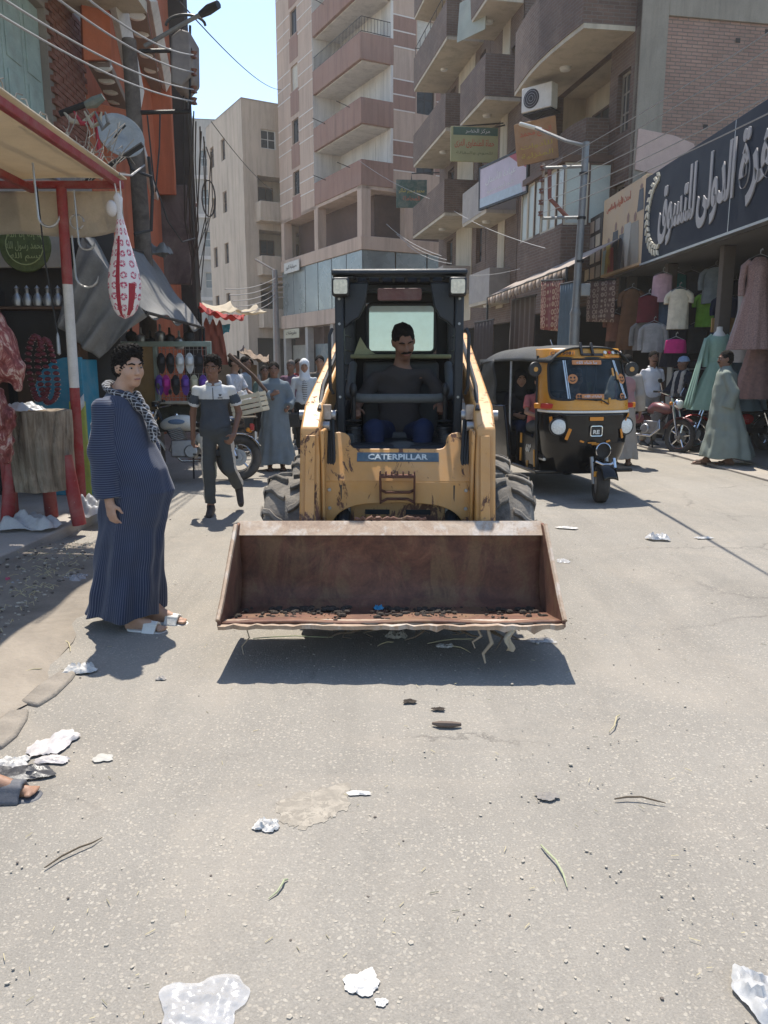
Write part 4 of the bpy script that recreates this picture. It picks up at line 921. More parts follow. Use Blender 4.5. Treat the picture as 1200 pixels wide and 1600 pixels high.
def trunk(u, v):
    a = 2 * math.pi * u; r_ = .262 * (1 + .035 * math.sin(3 * a) + .03 * math.sin(7 * a + 1 + .6 * v) + .02 * math.sin(17 * a + 3 * v) - .09 * max(0, math.sin(11 * a + 1.5 * math.sin(4 * v))) ** 12 - .07 * max(0, math.sin(5 * a + 2 + math.sin(3 * v))) ** 24) * (1 + .05 * v)
    return (r_ * math.cos(a), r_ * math.sin(a), .32 + .69 * v)
mb = MB(); mb.grid(trunk, 120, 10, cu=True); mb.add([trunk(i / 120, 1) for i in range(120)], [tuple(range(120))]); mb.add([trunk(i / 120, 0) for i in range(120)], [tuple(range(120))[::-1]]); mb.build('trunk', m_timber, cb, smooth=60)
for a in (200, 330, 85):
    x, y = .24 * math.cos(R(a)), .24 * math.sin(R(a)); mb = MB(); mb.tube([(x, y, .62), (x * 1.35, y * 1.35, 0)], [.055, .06], 10); mb.build('leg', m_redp, cb)
def rumple(name, label, cat, loc, sx, sy, h, mat, seed, rz=0, n=30, rough=.35, group=None):
    rough = min(rough, .02 / h) if h > .06 else rough
    """a crumpled sheet of paper or plastic lying on something"""
    rs = np.random.RandomState(seed); ph = rs.rand(12) * 6.28; mb = MB()
    def fn(u, v):
        a, b = u * 2 - 1, v * 2 - 1; e = max(abs(a), abs(b)); th = math.atan2(b, a); w = 1 - (.10 * math.sin(3 * th + ph[0]) + .09 * math.sin(5 * th + ph[1]) + (.02 if 'bag' in name else .045) * math.sin(11 * th + ph[6]) + (0 if 'bag' in name else .03) * math.sin(23 * th + ph[7])) * e - .22 * (abs(a) * abs(b)) ** 2
        z = h * (.5 + .3 * math.sin(a * 5 + ph[2] + b * 3) * math.sin(b * 4 + ph[3]) + rough * (math.sin(a * 11 + ph[4] + b * 7) * math.sin(b * 9 + ph[5] - a * 5) * .6 + .5 * abs(math.sin(a * 7 - b * 13 + ph[8])) - .5 * abs(math.sin(a * 17 + b * 6 + ph[9])))) * (1 - .75 * e ** 3)
        return (a * sx / 2 * w, b * sy / 2 * w, max(.002, z) + .002)
    mb.grid(fn, n, n); o = mb.build(name, mat, None, smooth=55, loc=loc, rot=(0, 0, rz)); return tag(o, label, cat, group)
m_bag = translucent('white_plastic_film', (.52, .52, .52), (.45, .45, .45), .25, .3, var=.08, scale=9, bump=.2)
m_paper = M('scrap_paper', (.50, .48, .45), .7, var=.1, scale=12, bump=.2)
rumple('plastic_bag', 'white plastic sheet crumpled on top of the chopping block', 'plastic bag', (-3.12, 6.6, 1.112), .42, .34, .1, m_bag, 3)
rumple('plastic_bag', 'white plastic bags heaped on the step below the chopping block', 'plastic bag', (-3.05, 6.5, .1), .5, .3, .22, m_bag, 4)
rumple('plastic_bag', 'thin white bag behind the legs of the chopping block', 'plastic bag', (-2.75, 7.1, .1), .36, .3, .28, m_bag, 5)

# hanging meat and the stand post
def meat_mat():
    m, tr, b, N, L = nodes('raw_meat'); tc = N('TexCoord'); mp = N('Mapping'); mp.inputs['Scale'].default_value = (1.6, 1.6, .7); L(tc.outputs['Object'], mp.inputs[0]); n = noise(N, L, mp.outputs[0], 7, 10, .72, 1.6)
    c = ramp(N, L, n.outputs[0], [(.3, (.06, .010, .008)), (.44, (.17, .025, .02)), (.52, (.28, .07, .055)), (.57, (.50, .32, .25)), (.8, (.56, .42, .33))])
    L(c.outputs[0], b.inputs['Base Color']); b.inputs['Roughness'].default_value = .55; bp = N('Bump'); bp.inputs['Strength'].default_value = .8; bp.inputs['Distance'].default_value = .02; L(n.outputs[0], bp.inputs['Height']); L(bp.outputs[0], b.inputs['Normal']); return m
m_meat = meat_mat()
s = SD(.06); s.chain([(-.12, 0, 2.05), (-.1, 0, 1.8), (-.05, 0, 1.6), (.06, 0, 1.42)], [.05, .13, .18, .10]); s.chain([(.05, -.02, 1.6), (.13, -.03, 1.42), (.15, -.03, 1.28)], [.09, .06, .035]); s.chain([(-.1, 0, 1.7), (-.14, 0, 1.4), (-.1, 0, 1.15), (-.08, 0, .98)], [.15, .12, .07, .05])
o = s.build('hanging_carcass', m_meat, None, .012, wob(28, .008, 2), loc=(-3.0, 6.1, .05)); tag(o, 'red and white side of meat hanging at the edge of the butcher stall', 'meat')
s = SD(.05); s.chain([(0, 0, 1.15), (.02, 0, .95), (0, 0, .75), (.02, 0, .62)], [.05, .09, .08, .05]); o = s.build('hanging_meat', m_meat, None, .011, wob(34, .012, 4), loc=(-3.16, 6.35, .12)); tag(o, 'dark red ragged cut of meat hanging over a red post', 'meat')
o = part('stall_post', m_redp, None, 'tube', [(0, 0, 0), (.0, 0, .75)], .06, 12, loc=(-3.33, 6.75, .1)); tag(o, 'stout red painted post below the hanging meat', 'post')
for i in range(2):
    o = part('stall_post', m_redp, None, 'tube', [(0, 0, 0), (-.02 + .04 * i, 0, 2.95)], .05, 12, loc=(-4.2 - i * 1.2, 7.2, .1)); tag(o, ['red post at the back of the butcher stall near the green emblem', 'red post deepest in the butcher stall'][i], 'post')

# stall behind the canopy: emblem, vessels on a shelf, strings of sausages, blue cupboard
em = thing('calligraphy_plaque', 'round green calligraphy disc on a white panel inside the butcher stall', 'plaque', PX(47, 388, 8.6))
part('panel', m_tarpw, em, 'bx', -.42, .42, 0, .03, -.2, .24, bev=.01)
mb = MB(); mb.lathe([(0, -.015), (.27, -.015), (.28, 0)], (-.05, 0, .03), axis='y', n=32); mb.build('disc', M('green_gold_disc', (.10, .12, .035), .5, var=.4, scale=20), em)
m_gold = M('pale_gold_script', (.38, .40, .16), .5)
for i, (s_, w, h, x, z) in enumerate(((arabic('لا إله إلا الله'), .36, .09, -.05, .13), (arabic('محمد رسول الله'), .40, .1, -.05, .02), (arabic('بسم الله'), .32, .09, -.05, -.09))): text('script', s_, w, h, m_gold, em, Matrix.Translation((x, -.02, z)) @ Matrix.Rotation(R(90), 4, 'X'))
mb = MB(); mb.tube([(-.05 + .2 * math.cos(R(a)), -.018, .03 + .2 * math.sin(R(a))) for a in range(0, 360, 15)], .006, 5, closed=True); mb.build('ring', m_gold, em)
sf = thing('stall_shelf', 'dark shelf of vessels at the back of the butcher stall', 'shelf', PX(60, 480, 8.5)); part('board', m_wood, sf, 'bx', -.5, .45, -.12, .12, -.03, 0, bev=.005); part('upright', m_wood, sf, 'bx', -.5, -.46, -.12, .12, -1.6, -.03); part('upright', m_wood, sf, 'bx', .41, .45, -.12, .12, -1.6, -.03); part('backboard', m_dark, sf, 'bx', -.9, .75, .3, .33, -1.9, 1.0)
vs_ = None
for i in range(5):
    p = PX(28 + i * 16, 478, 8.42)
    if vs_ is None:
        vs_ = thing('metal_vessel', '', 'vessel', p); part('body', m_steel, vs_, 'lathe', [(0, 0), (.045, 0), (.055, .05), (.04, .1), (.018, .13), (.02, .17), (.028, .18), (.01, .2), (0, .215)], n=14); part('spout', m_steel, vs_, 'tube', [(.05, 0, .05), (.085, 0, .09), (.09, 0, .13)], .01, 6); t = vs_
    else: t = copy_tree(vs_); t.location = p
    t['label'] = '%s narrow necked metal vessel from the meat side on the stall shelf' % ORD[i]; t['group'] = 'metal vessels on the stall shelf'
m_saus = M('sausage_red', (.12, .022, .028), .45, var=.3, scale=30); m_sausw = M('sausage_tie', (.5, .36, .32), .8)
for j, (px_, py_, ln) in enumerate(((55, 525, 32), (70, 530, 34), (62, 640, 14))):
    t = thing('sausage_string', ['looped string of red sausages nearer the meat', 'looped string of red sausages beside the blue cupboard', 'short string of red sausages lowest in the stall'][j], 'sausages', PX(px_, py_, 8.0), 0, 'strings of sausages')
    for i in range(ln):
        a = 2 * math.pi * i / ln; x, z = .09 * math.sin(a), -.32 + .32 * math.cos(a) - .05 * math.sin(a) ** 2
        mb = MB(); mb.ell((0, 0, 0), (.035, .03, .022), 8, 6); mb.tube([(-.034, 0, -.01), (.034, 0, -.01)], .007, 4, 1)
        mb.build('sausage', [m_saus, m_sausw], t, loc=(x, .02 * math.cos(3 * a), z), rot=(0, math.cos(a) * .5, 0))
m_turq = M('turquoise_paint', (.015, .19, .29), .6, var=.2, scale=4, bump=.2, dust=.25, spots=((.08, .08, .08), 12, .72))
bc = thing('blue_cupboard', 'turquoise painted cupboard with rounded top beside the canopy post', 'cupboard', PX(105, 770, 8.3) * Vector((1, 1, 0)) + Vector((0, 0, .1)))
prof = [(-.26, 0), (-.26, 1.05)] + [(-.26 + .40 * (1 - math.cos(R(a))), 1.05 + .43 * math.sin(R(a))) for a in range(10, 91, 10)] + [(.27, 1.48), (.27, 0)]
part('front', m_turq, bc, 'prism', prof, -.03, .02, axis='y', bev=.008); part('body', m_turq, bc, 'prism', [(x * .97, z * .985) for x, z in prof], .021, .45, axis='y', bev=.01)
mb = MB(); mb.bx(.13, .30, -.1, -.06, 0, 1.02); mb.build('side_panel', M('lime_panel', (.33, .36, .05), .6, var=.25, scale=5, dust=.3), bc, bev=.01); part('sheet', m_paper, bc, 'add', [(.08, -.105, .84), (.30, -.105, 1.1), (.30, -.105, .98), (.1, -.105, .7)], [(0, 3, 2, 1)], thick=.01)

# grey tarpaulin awning
def tarp_mat():
    m = translucent('grey_tarpaulin', (.20, .195, .185), (.11, .11, .10), .14, .75, var=.3, scale=5, bump=.35); return m
m_tarp = tarp_mat()
aw = thing('tarpaulin_awning', 'grey woven tarpaulin awning sagging behind the butcher canopy', 'awning', (-3.2, 10, 0))
O = Vector((-3.2, 10, 0)); R0, E0, R1, E1 = PX(128, 366, 8.3), PX(228, 488, 8.4), PX(236, 398, 12.6), PX(318, 512, 12.0)
def tr(u, v):
    a, b = R0.lerp(R1, v), E0.lerp(E1, v); p = a.lerp(b, u) - O
    p.z += -.10 * math.sin(math.pi * u) * (.6 + .4 * math.sin(v * 9)) + .035 * math.sin(v * 19 + u * 3) * u + .02 * math.sin(u * 13 + v * 5) - .05 * abs(math.sin(v * math.pi * 3)) * u; return p
mb = MB(); mb.grid(tr, 28, 44); mb.build('roof_sheet', m_tarp, aw, thick=.008)
c1, c2 = PX(84, 505, 8.25), PX(150, 560, 8.35)
def cur(u, v):
    a = R0.lerp(E0, u) + Vector((0, -.02, -.01)); b = c1.lerp(c2, min(1, u * 1.15)) if u < .75 else c2.lerp(E0 + Vector((0, 0, -.04)), (u - .75) / .25)
    p = a.lerp(b, v) - O; p.y += .05 * math.sin(u * 24 + v * 2) * (.3 + v) + .03 * math.sin(u * 9 + 1); return p
mb = MB(); mb.grid(cur, 60, 24); mb.build('curtain', m_tarp, aw, thick=.008)
mb = MB(); mb.tube([E0 - O, E1 - O], .02, 6); mb.tube([R0 - O, R1 - O], .02, 6); mb.tube([E1 - O, E1 - O + Vector((0, 0, -2.05))], .022, 6); mb.build('pole_frame', m_iron, aw)
rag = rumple('rag', 'grey rag thrown over the top of the tarpaulin awning', 'rag', PX(243, 402, 12.2), .5, .4, .3, m_tarp, 9)
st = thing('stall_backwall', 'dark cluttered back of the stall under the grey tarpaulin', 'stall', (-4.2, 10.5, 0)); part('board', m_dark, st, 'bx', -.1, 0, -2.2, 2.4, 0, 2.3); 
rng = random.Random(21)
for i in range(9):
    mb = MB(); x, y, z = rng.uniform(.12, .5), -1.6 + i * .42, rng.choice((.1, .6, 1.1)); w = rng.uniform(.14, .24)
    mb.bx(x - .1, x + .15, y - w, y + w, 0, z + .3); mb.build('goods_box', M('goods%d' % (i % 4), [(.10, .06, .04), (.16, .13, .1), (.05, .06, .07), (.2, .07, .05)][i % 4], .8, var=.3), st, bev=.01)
for i in range(7):
    c = PX(205 + i * 15, 520 + (i % 3) * 5, 11.2); o = part('hanging_pot', [m_iron, m_steel][i % 2], None, 'lathe', [(0, -.14), (.06, -.13), (.085, -.06), (.07, 0), (.02, .03), (.015, .12), (0, .12)], n=14, loc=c)
    tag(o, '%s small metal pot from the near end hung under the grey tarpaulin' % ORD[i], 'pot', 'pots hung under the tarpaulin')

# slipper stand
ds = thing('display_stand', 'green framed stand with plywood panel and wire rack for slippers', 'display stand', PX(250, 740, 10.6) * Vector((1, 1, 0)), R(-4))
m_gframe = M('grey_green_frame', (.25, .30, .25), .6, var=.2, scale=6, dust=.3); m_plyw = M('varnished_plywood', (.30, .175, .065), .6, var=.25, scale=3, dust=.2)
for nm, b in (('top_rail', (-.75, .80, -.03, .03, 1.74, 1.81)), ('low_rail', (-.75, .80, -.03, .03, .62, .69)), ('post', (-.75, -.69, -.03, .03, 0, 1.74)), ('post', (.74, .80, -.03, .03, 0, 1.74)), ('middle_post', (.0, .05, -.025, .025, .69, 1.74))): part(nm, m_gframe, ds, 'bx', *b, bev=.006)
part('plywood_panel', m_plyw, ds, 'bx', -.69, .0, -.01, .015, .69, 1.74, bev=.004)
mb = MB()
for i in range(13): mb.tube([(.06 + i * .055, .0, .8), (.06 + i * .055, 0, 1.74)], .004, 4)
for i in range(12): mb.tube([(.05, .008, .82 + i * .08), (.74, .008, .82 + i * .08)], .004, 4)
mb.build('wire_rack', m_steel, ds)
mb = MB(); mb.grid(lambda u, v: (.02 + .75 * u, -.06 - .03 * math.sin(u * 20) * v, .98 - .38 * v), 24, 6); mb.build('cloth', M('mottled_dark_cloth', (.05, .05, .035), .9, var=.5, scale=14), ds, thick=.01)
mb = MB(); mb.bx(.02, .76, -.2, -.04, .98, 1.02); mb.build('ledge', m_cream, ds, bev=.01)
PINK, PURP, BLK, WHT, CRM = (.45, .02, .24), (.13, .05, .30), (.022, .022, .025), (.62, .62, .6), (.5, .45, .3)
def slipper(i, x, z, c, label):
    t = thing('slipper', label, 'slipper', ds.location + Vector((x, -.06, z)), R(-4), 'slippers hung on the wire rack'); m = M('slipper_%.2f_%.2f' % c[:2], c, .6, var=.1, scale=20)
    out = [(.055 * math.cos(R(a)) * (1 + .12 * (math.sin(R(a)) > 0)), .14 * math.sin(R(a))) for a in range(0, 360, 20)]
    part('sole', m, t, 'prism', out, -.012, .012, axis='y', bev=.006)
    mb = MB(); mb.grid(lambda u, v: (-.055 + .11 * u, -.014 - .045 * math.sin(math.pi * u), -.02 + .1 * v), 8, 3); mb.build('strap', m, t, thick=.006)
row1 = [(.12, BLK, 'black slipper hung first in the upper row of the wire rack'), (.24, BLK, 'black slipper beside the white pair on the wire rack'), (.37, WHT, 'white slipper next to the black one on the wire rack'), (.50, WHT, 'white slipper nearest the walking boy on the wire rack'), (.63, BLK, 'black slipper nearest the walking boy in the upper row')]
row2 = [(.08, PURP, 'purple slipper at the start of the lower row'), (.17, PINK, 'magenta pink slipper in the lower row of the wire rack'), (.30, BLK, 'black slipper between pink and purple in the lower row'), (.43, PURP, 'purple slipper between black and cream in the lower row'), (.55, CRM, 'cream slipper in the lower row of the wire rack'), (.67, PURP, 'purple slipper at the end of the lower row by the boy')]
for i, (x, c, l) in enumerate(row1): slipper(i, x, 1.52, c, l)
for i, (x, c, l) in enumerate(row2): slipper(i, x, 1.23, c, l)

# far stalls under red and cream awnings
m_redtarp = translucent('faded_red_tarp', (.42, .055, .05), (.5, .06, .05), .4, .8, var=.25, scale=3)
m_sail = translucent('cream_sail_cloth', (.55, .49, .38), (.62, .54, .40), .4, .9, var=.12, scale=2)
def sheet(name, label, cat, P, mat, sg=.1, fold=.03, poles=(), seed=0):
    P = [Vector(p) for p in P]; c = sum(P, Vector()) / 4; c.z = 0; t = thing(name, label, cat, c)
    def fn(u, v):
        p = P[0].lerp(P[1], u).lerp(P[3].lerp(P[2], u), v) - c; p.z -= sg * 4 * u * (1 - u) * (.4 + .6 * v) + sg * 2 * v * (1 - v); p.z += fold * math.sin(u * 17 + seed) * math.sin(v * 11 + seed * 2); return p
    mb = MB(); mb.grid(fn, 26, 20); mb.build('sheet', mat, t, thick=.008)
    for i in poles:
        q = P[i] - c; part('pole', m_iron, t, 'tube', [(q.x, q.y, 0), (q.x, q.y, q.z)], .025, 6)
    return t
sheet('red_awning', 'red tarpaulin awning with torn edge beyond the grey awning', 'awning', [PX(310, 482, 15), PX(376, 496, 15), PX(383, 492, 17.5), PX(312, 474, 17.5)], m_redtarp, .1, .05, (0, 3), 1)
sheet('red_side_curtain', 'red tarp hanging in folds below the red awning', 'tarp', [PX(318, 500, 15.6), PX(346, 505, 15.6), PX(362, 600, 16.4), PX(312, 590, 15.8)], M('brick_red_tarp', (.30, .09, .065), .85, var=.25, scale=3), .02, .08, (), 2)
sheet('blue_tarp', 'small bright blue tarp below the red awning', 'tarp', [PX(332, 508, 16.5), PX(360, 506, 16.5), PX(358, 518, 16.6), PX(330, 520, 16.6)], M('bright_blue_tarp', (.05, .33, .48), .6, var=.2, scale=5), .03, .02, (), 3)
sheet('shade_sail', 'cream shade sail stretched over the street nearer the utility pole', 'shade sail', [PX(318, 482, 18.5), PX(372, 486, 18), PX(360, 470, 22), PX(316, 472, 22)], m_sail, .12, .02, (), 4)
sheet('shade_sail', 'cream shade sail with pointed corner by the far lamp post', 'shade sail', [PX(372, 484, 19), PX(418, 486, 18), PX(400, 474, 22), PX(362, 478, 22)], m_sail, .15, .02, (), 5)
sheet('brown_awning', 'brown patched cloth over the cart behind the stick boy', 'awning', [PX(372, 548, 14.6), PX(420, 566, 14.2), PX(420, 556, 16.5), PX(380, 540, 16.5)], M('brown_sacking', (.2, .15, .11), .95, var=.35, scale=5), .08, .04, (0, 2), 6)
def crate(name, label, cat, loc, rz, d, mat, n=3, rot=None, group=None):
    t = thing(name, label, cat, loc, rz, group, rot); w, l, h = d
    for sx in (-1, 1):
        for i in range(n):
            z = h * (i + .5) / n; part('slat', mat, t, 'box', (sx * w / 2, 0, z), (.014, l, h / n * .72)); part('slat', mat, t, 'box', (0, sx * l / 2, z), (w, .014, h / n * .72))
    part('base', mat, t, 'box', (0, 0, .008), (w, l, .014))
    for sx in (-1, 1):
        for sy in (-1, 1): part('corner_post', mat, t, 'box', (sx * (w / 2 - .012), sy * (l / 2 - .012), h / 2), (.024, .024, h))
    return t
m_cratew = M('cream_crate_plastic', (.55, .49, .36), .55, var=.12, scale=6, dust=.3); m_box = M('pale_wood', (.36, .25, .15), .85, var=.25, scale=6); m_green = M('leafy_green', (.09, .19, .035), .6, var=.4, scale=14); m_yel = M('yellow_fruit', (.5, .36, .06), .5, var=.25, scale=14)
ct = thing('fruit_cart', 'wooden fruit cart with produce in the middle of the lane', 'cart', PX(372, 640, 14.8) * Vector((1, 1, 0)))
part('tray', m_box, ct, 'bx', -.55, .75, -.4, .5, .72, .86, bev=.01)
for x in (-.5, .7):
    for y in (-.35, .45): part('leg', m_box, ct, 'bx', x - .03, x + .03, y - .03, y + .03, 0, .72)
for i, (c, r_) in enumerate((((-.1, -.2), m_green), ((.25, -.1), m_yel), ((.5, .1), m_green), ((-.35, 0), m_redp))):
    mb = MB(); rng = random.Random(i)
    for k in range(14): mb.ell((c[0] + rng.uniform(-.13, .13), c[1] + rng.uniform(-.13, .13), .9 + rng.uniform(0, .08)), .045, 8, 5)
    o = mb.build('produce', r_, ct); o['kind'] = 'stuff'
part('back_board', m_box, ct, 'bx', -.5, .3, .5, .54, .86, 1.5); part('notice', m_paper, ct, 'bx', -.2, .05, .47, .495, 1.15, 1.42)
for i, (x, y, d) in enumerate(((352, 640, 13.6), (392, 655, 14.2), (412, 640, 16))):
    crate('produce_crate', ['slatted wooden crate on the road beside the fruit cart', 'slatted wooden crate in front of the fruit cart legs', 'slatted wooden crate behind the stick boy'][i], 'crate', PX(x, y, d) * Vector((1, 1, 0)), .3 * i, (.5, .36, .28), m_box, group='produce crates in the lane')

# ------------------------------------------------------------------ skid steer loader
def worn_paint(name, col, chip=(.10, .045, .025), amt=.575, sc=8):
    m, t, b, N, L = nodes(name); tc = N('TexCoord'); v = tc.outputs['Object']
    n = noise(N, L, v, 3, 7, .65, .4); c = ramp(N, L, n.outputs[0], [(.3, sc3(col, .82)), (.55, col), (.75, sc3(col, 1.1))]).outputs[0]
    d = noise(N, L, v, 2.2, 8, .7, .6); rd = ramp(N, L, d.outputs[0], [(.40, 0), (.70, .6)]); c = mixc(N, L, rd.outputs[0], c, (.45, .30, .165))
    mp = N('Mapping'); mp.inputs['Scale'].default_value = (1, 1, .45); L(v, mp.inputs[0])
    k = noise(N, L, mp.outputs[0], sc, 10, .75, 1.0); rk = ramp(N, L, k.outputs[0], [(amt, 0), (amt + .025, 1)]); c = mixc(N, L, rk.outputs[0], c, chip)
    s = noise(N, L, mp.outputs[0], 26, 6, .7); rs = ramp(N, L, s.outputs[0], [(.68, 0), (.72, .8)]); c = mixc(N, L, rs.outputs[0], c, (.16, .09, .045))
    sx = N('SeparateXYZ'); L(v, sx.inputs[0]); low = N('MapRange'); low.inputs[1].default_value = .75; low.inputs[2].default_value = .5; low.inputs[3].default_value = 0; low.inputs[4].default_value = .24; L(sx.outputs[2], low.inputs[0])
    ad = N('Math'); ad.operation = 'ADD'; L(k.outputs[0], ad.inputs[0]); L(low.outputs[0], ad.inputs[1]); rl = ramp(N, L, ad.outputs[0], [(.64, 0), (.67, 1)]); c = mixc(N, L, rl.outputs[0], c, (.13, .055, .035))
    L(c, b.inputs['Base Color']); rr_ = ramp(N, L, rk.outputs[0], [(0, .5), (1, .85)]); L(rr_.outputs[0], b.inputs['Roughness'])
    bp = N('Bump'); bp.inputs['Strength'].default_value = .25; bp.inputs['Distance'].default_value = .006; bp.invert = True; L(rk.outputs[0], bp.inputs['Height']); L(bp.outputs[0], b.inputs['Normal']); return m
m_cat = worn_paint('worn_yellow_paint', (.52, .245, .060))
def rust_mat(name, light=False):
    m, t, b, N, L = nodes(name); tc = N('TexCoord'); v = tc.outputs['Object']
    n = noise(N, L, v, 4.5, 10, .72, .8)
    st = [(.25, (.035, .020, .014)), (.42, (.10, .042, .026)), (.55, (.16, .068, .040)), (.68, (.20, .115, .062)), (.85, (.25, .17, .11))] if not light else [(.25, (.20, .12, .08)), (.5, (.33, .24, .17)), (.75, (.42, .35, .28))]
    c = ramp(N, L, n.outputs[0], st).outputs[0]
    mp = N('Mapping'); mp.inputs['Scale'].default_value = (1, 1, .3); L(v, mp.inputs[0]); k = noise(N, L, mp.outputs[0], 7, 6, .7, .5); rk = ramp(N, L, k.outputs[0], [(.5, 0), (.62, .75)]); c = mixc(N, L, rk.outputs[0], c, (.17, .10, .05) if not light else (.45, .40, .35))
    f = noise(N, L, v, 70, 4, .7); rf = ramp(N, L, f.outputs[0], [(.3, .7), (.7, 1.15)]); c = mixc(N, L, .6, c, rf.outputs[0], 'MULTIPLY')
    L(c, b.inputs['Base Color']); b.inputs['Roughness'].default_value = .7; b.inputs['Metallic'].default_value = .15
    bp = N('Bump'); bp.inputs['Strength'].default_value = .5; bp.inputs['Distance'].default_value = .01; L(n.outputs[0], bp.inputs['Height']); L(bp.outputs[0], b.inputs['Normal']); return m
m_rust = rust_mat('rusty_bucket_steel'); m_rustl = rust_mat('scraped_bucket_edge', True)
m_cab = M('black_cab_paint', (.014, .017, .021), .5, var=.35, scale=6, dust=.3, dcol=(.05, .05, .048))
m_cabin = M('cab_lining', (.028, .028, .028), .8, var=.3, scale=8); m_rub = M('dusty_tyre_rubber', (.10, .091, .08), .9, var=.35, scale=7, bump=.4, dust=.95, dcol=(.31, .275, .23))
m_hose = M('black_hose', (.02, .02, .02), .6); m_seat = M('grey_vinyl_seat', (.06, .06, .058), .6, var=.2)
ld = thing('skid_steer_loader', 'worn yellow skid steer loader with black cab and rusty bucket in the road', 'loader', (.115, 5.5, 0), R(-2))
y_ = lambda Y: Y - 5.5
# chassis and engine housing
mb = MB(); mb.prism([(y_(4.72), .26), (y_(6.85), .26), (y_(6.95), .5), (y_(6.95), 1.0), (y_(4.9), 1.0), (y_(4.72), .8)], -.42, .42, axis='x'); mb.build('chassis', m_cab, ld, bev=.02)
mb = MB(); mb.prism([(y_(5.95), 1.0), (y_(7.0), 1.0), (y_(7.05), 1.35), (y_(6.9), 1.5), (y_(5.95), 1.55)], -.40, .40, axis='x'); mb.build('engine_cover', m_cat, ld, bev=.03)
for s in (-1, 1):
    mb = MB(); mb.prism([(y_(6.3), .8), (y_(7.05), .8), (y_(7.1), 1.75), (y_(6.75), 1.8), (y_(6.55), 1.3)], s * .42, s * .50, axis='x'); mb.build('rear_tower', m_cat, ld, bev=.015)
# wheels
tyre_me = None
def tread_tyre(par):
    R_, w = .40, .30; mb = MB()
    prof = [(.235, -.10), (.25, -.125), (.31, -.15), (.355, -.145), (.372, -.12), (.376, 0), (.372, .12), (.355, .145), (.31, .15), (.25, .125), (.235, .10)]
    mb.lathe(prof, axis='x', n=40)
    N_ = 14
    for s in (-1, 1):
        for i in range(N_):
            a0 = 2 * math.pi * (i + (.5 if s > 0 else 0)) / N_; pts = []
            for (x, da, hw) in ((.012, .20, .085), (.055, .14, .08), (.10, .02, .075), (.15, -.02, .085)):
                for rr_ in (R_ - .03, R_ + (.004 if x < .14 else -.02)):
                    for sg in (-1, 1): a = a0 + da + sg * hw * .62; pts.append((s * x, rr_ * math.sin(a), rr_ * math.cos(a)))
            fs = []
            for j in range(3):
                q = j * 4; fs += [(q + 2, q + 3, q + 7, q + 6), (q, q + 2, q + 6, q + 4), (q + 3, q + 1, q + 5, q + 7)]
            fs += [(0, 1, 3, 2), (12, 14, 15, 13)]
            mb.add(pts, [f if s > 0 else f[::-1] for f in fs])
            a = a0 - .02; mb.box((s * .153, .335 * math.sin(a), .335 * math.cos(a)), (.012, .07, .09), (-a, 0, 0))
    return mb.build('tyre', m_rub, par, bev=.006, seg=1, smooth=30)
proto = None
for (x, Y) in ((-.70, 5.0), (.70, 5.0), (-.70, 6.12), (.70, 6.12)):
    if proto is None:
        w = bpy.data.objects.new('wheel', None); COL.objects.link(w); w.parent = ld; tread_tyre(w)
        part('rim', m_cat, w, 'lathe', [(.24, -.10), (.225, -.06), (.2, .02), (.1, .03), (.09, .06), (0, .06)], axis='x', n=24)
        for i in range(8): a = i * math.pi / 4; part('wheel_nut', m_steel, w, 'lathe', [(0, -.0), (.016, 0), (.016, .02), (0, .02)], (.03, .14 * math.sin(a), .14 * math.cos(a)), axis='x', n=6)
        proto = w
    else: w = copy_tree(proto, ld)
    w.location = (x, y_(Y), .398); w.rotation_euler = (R(random.uniform(0, 20)), 0, 0 if x > 0 else math.pi)
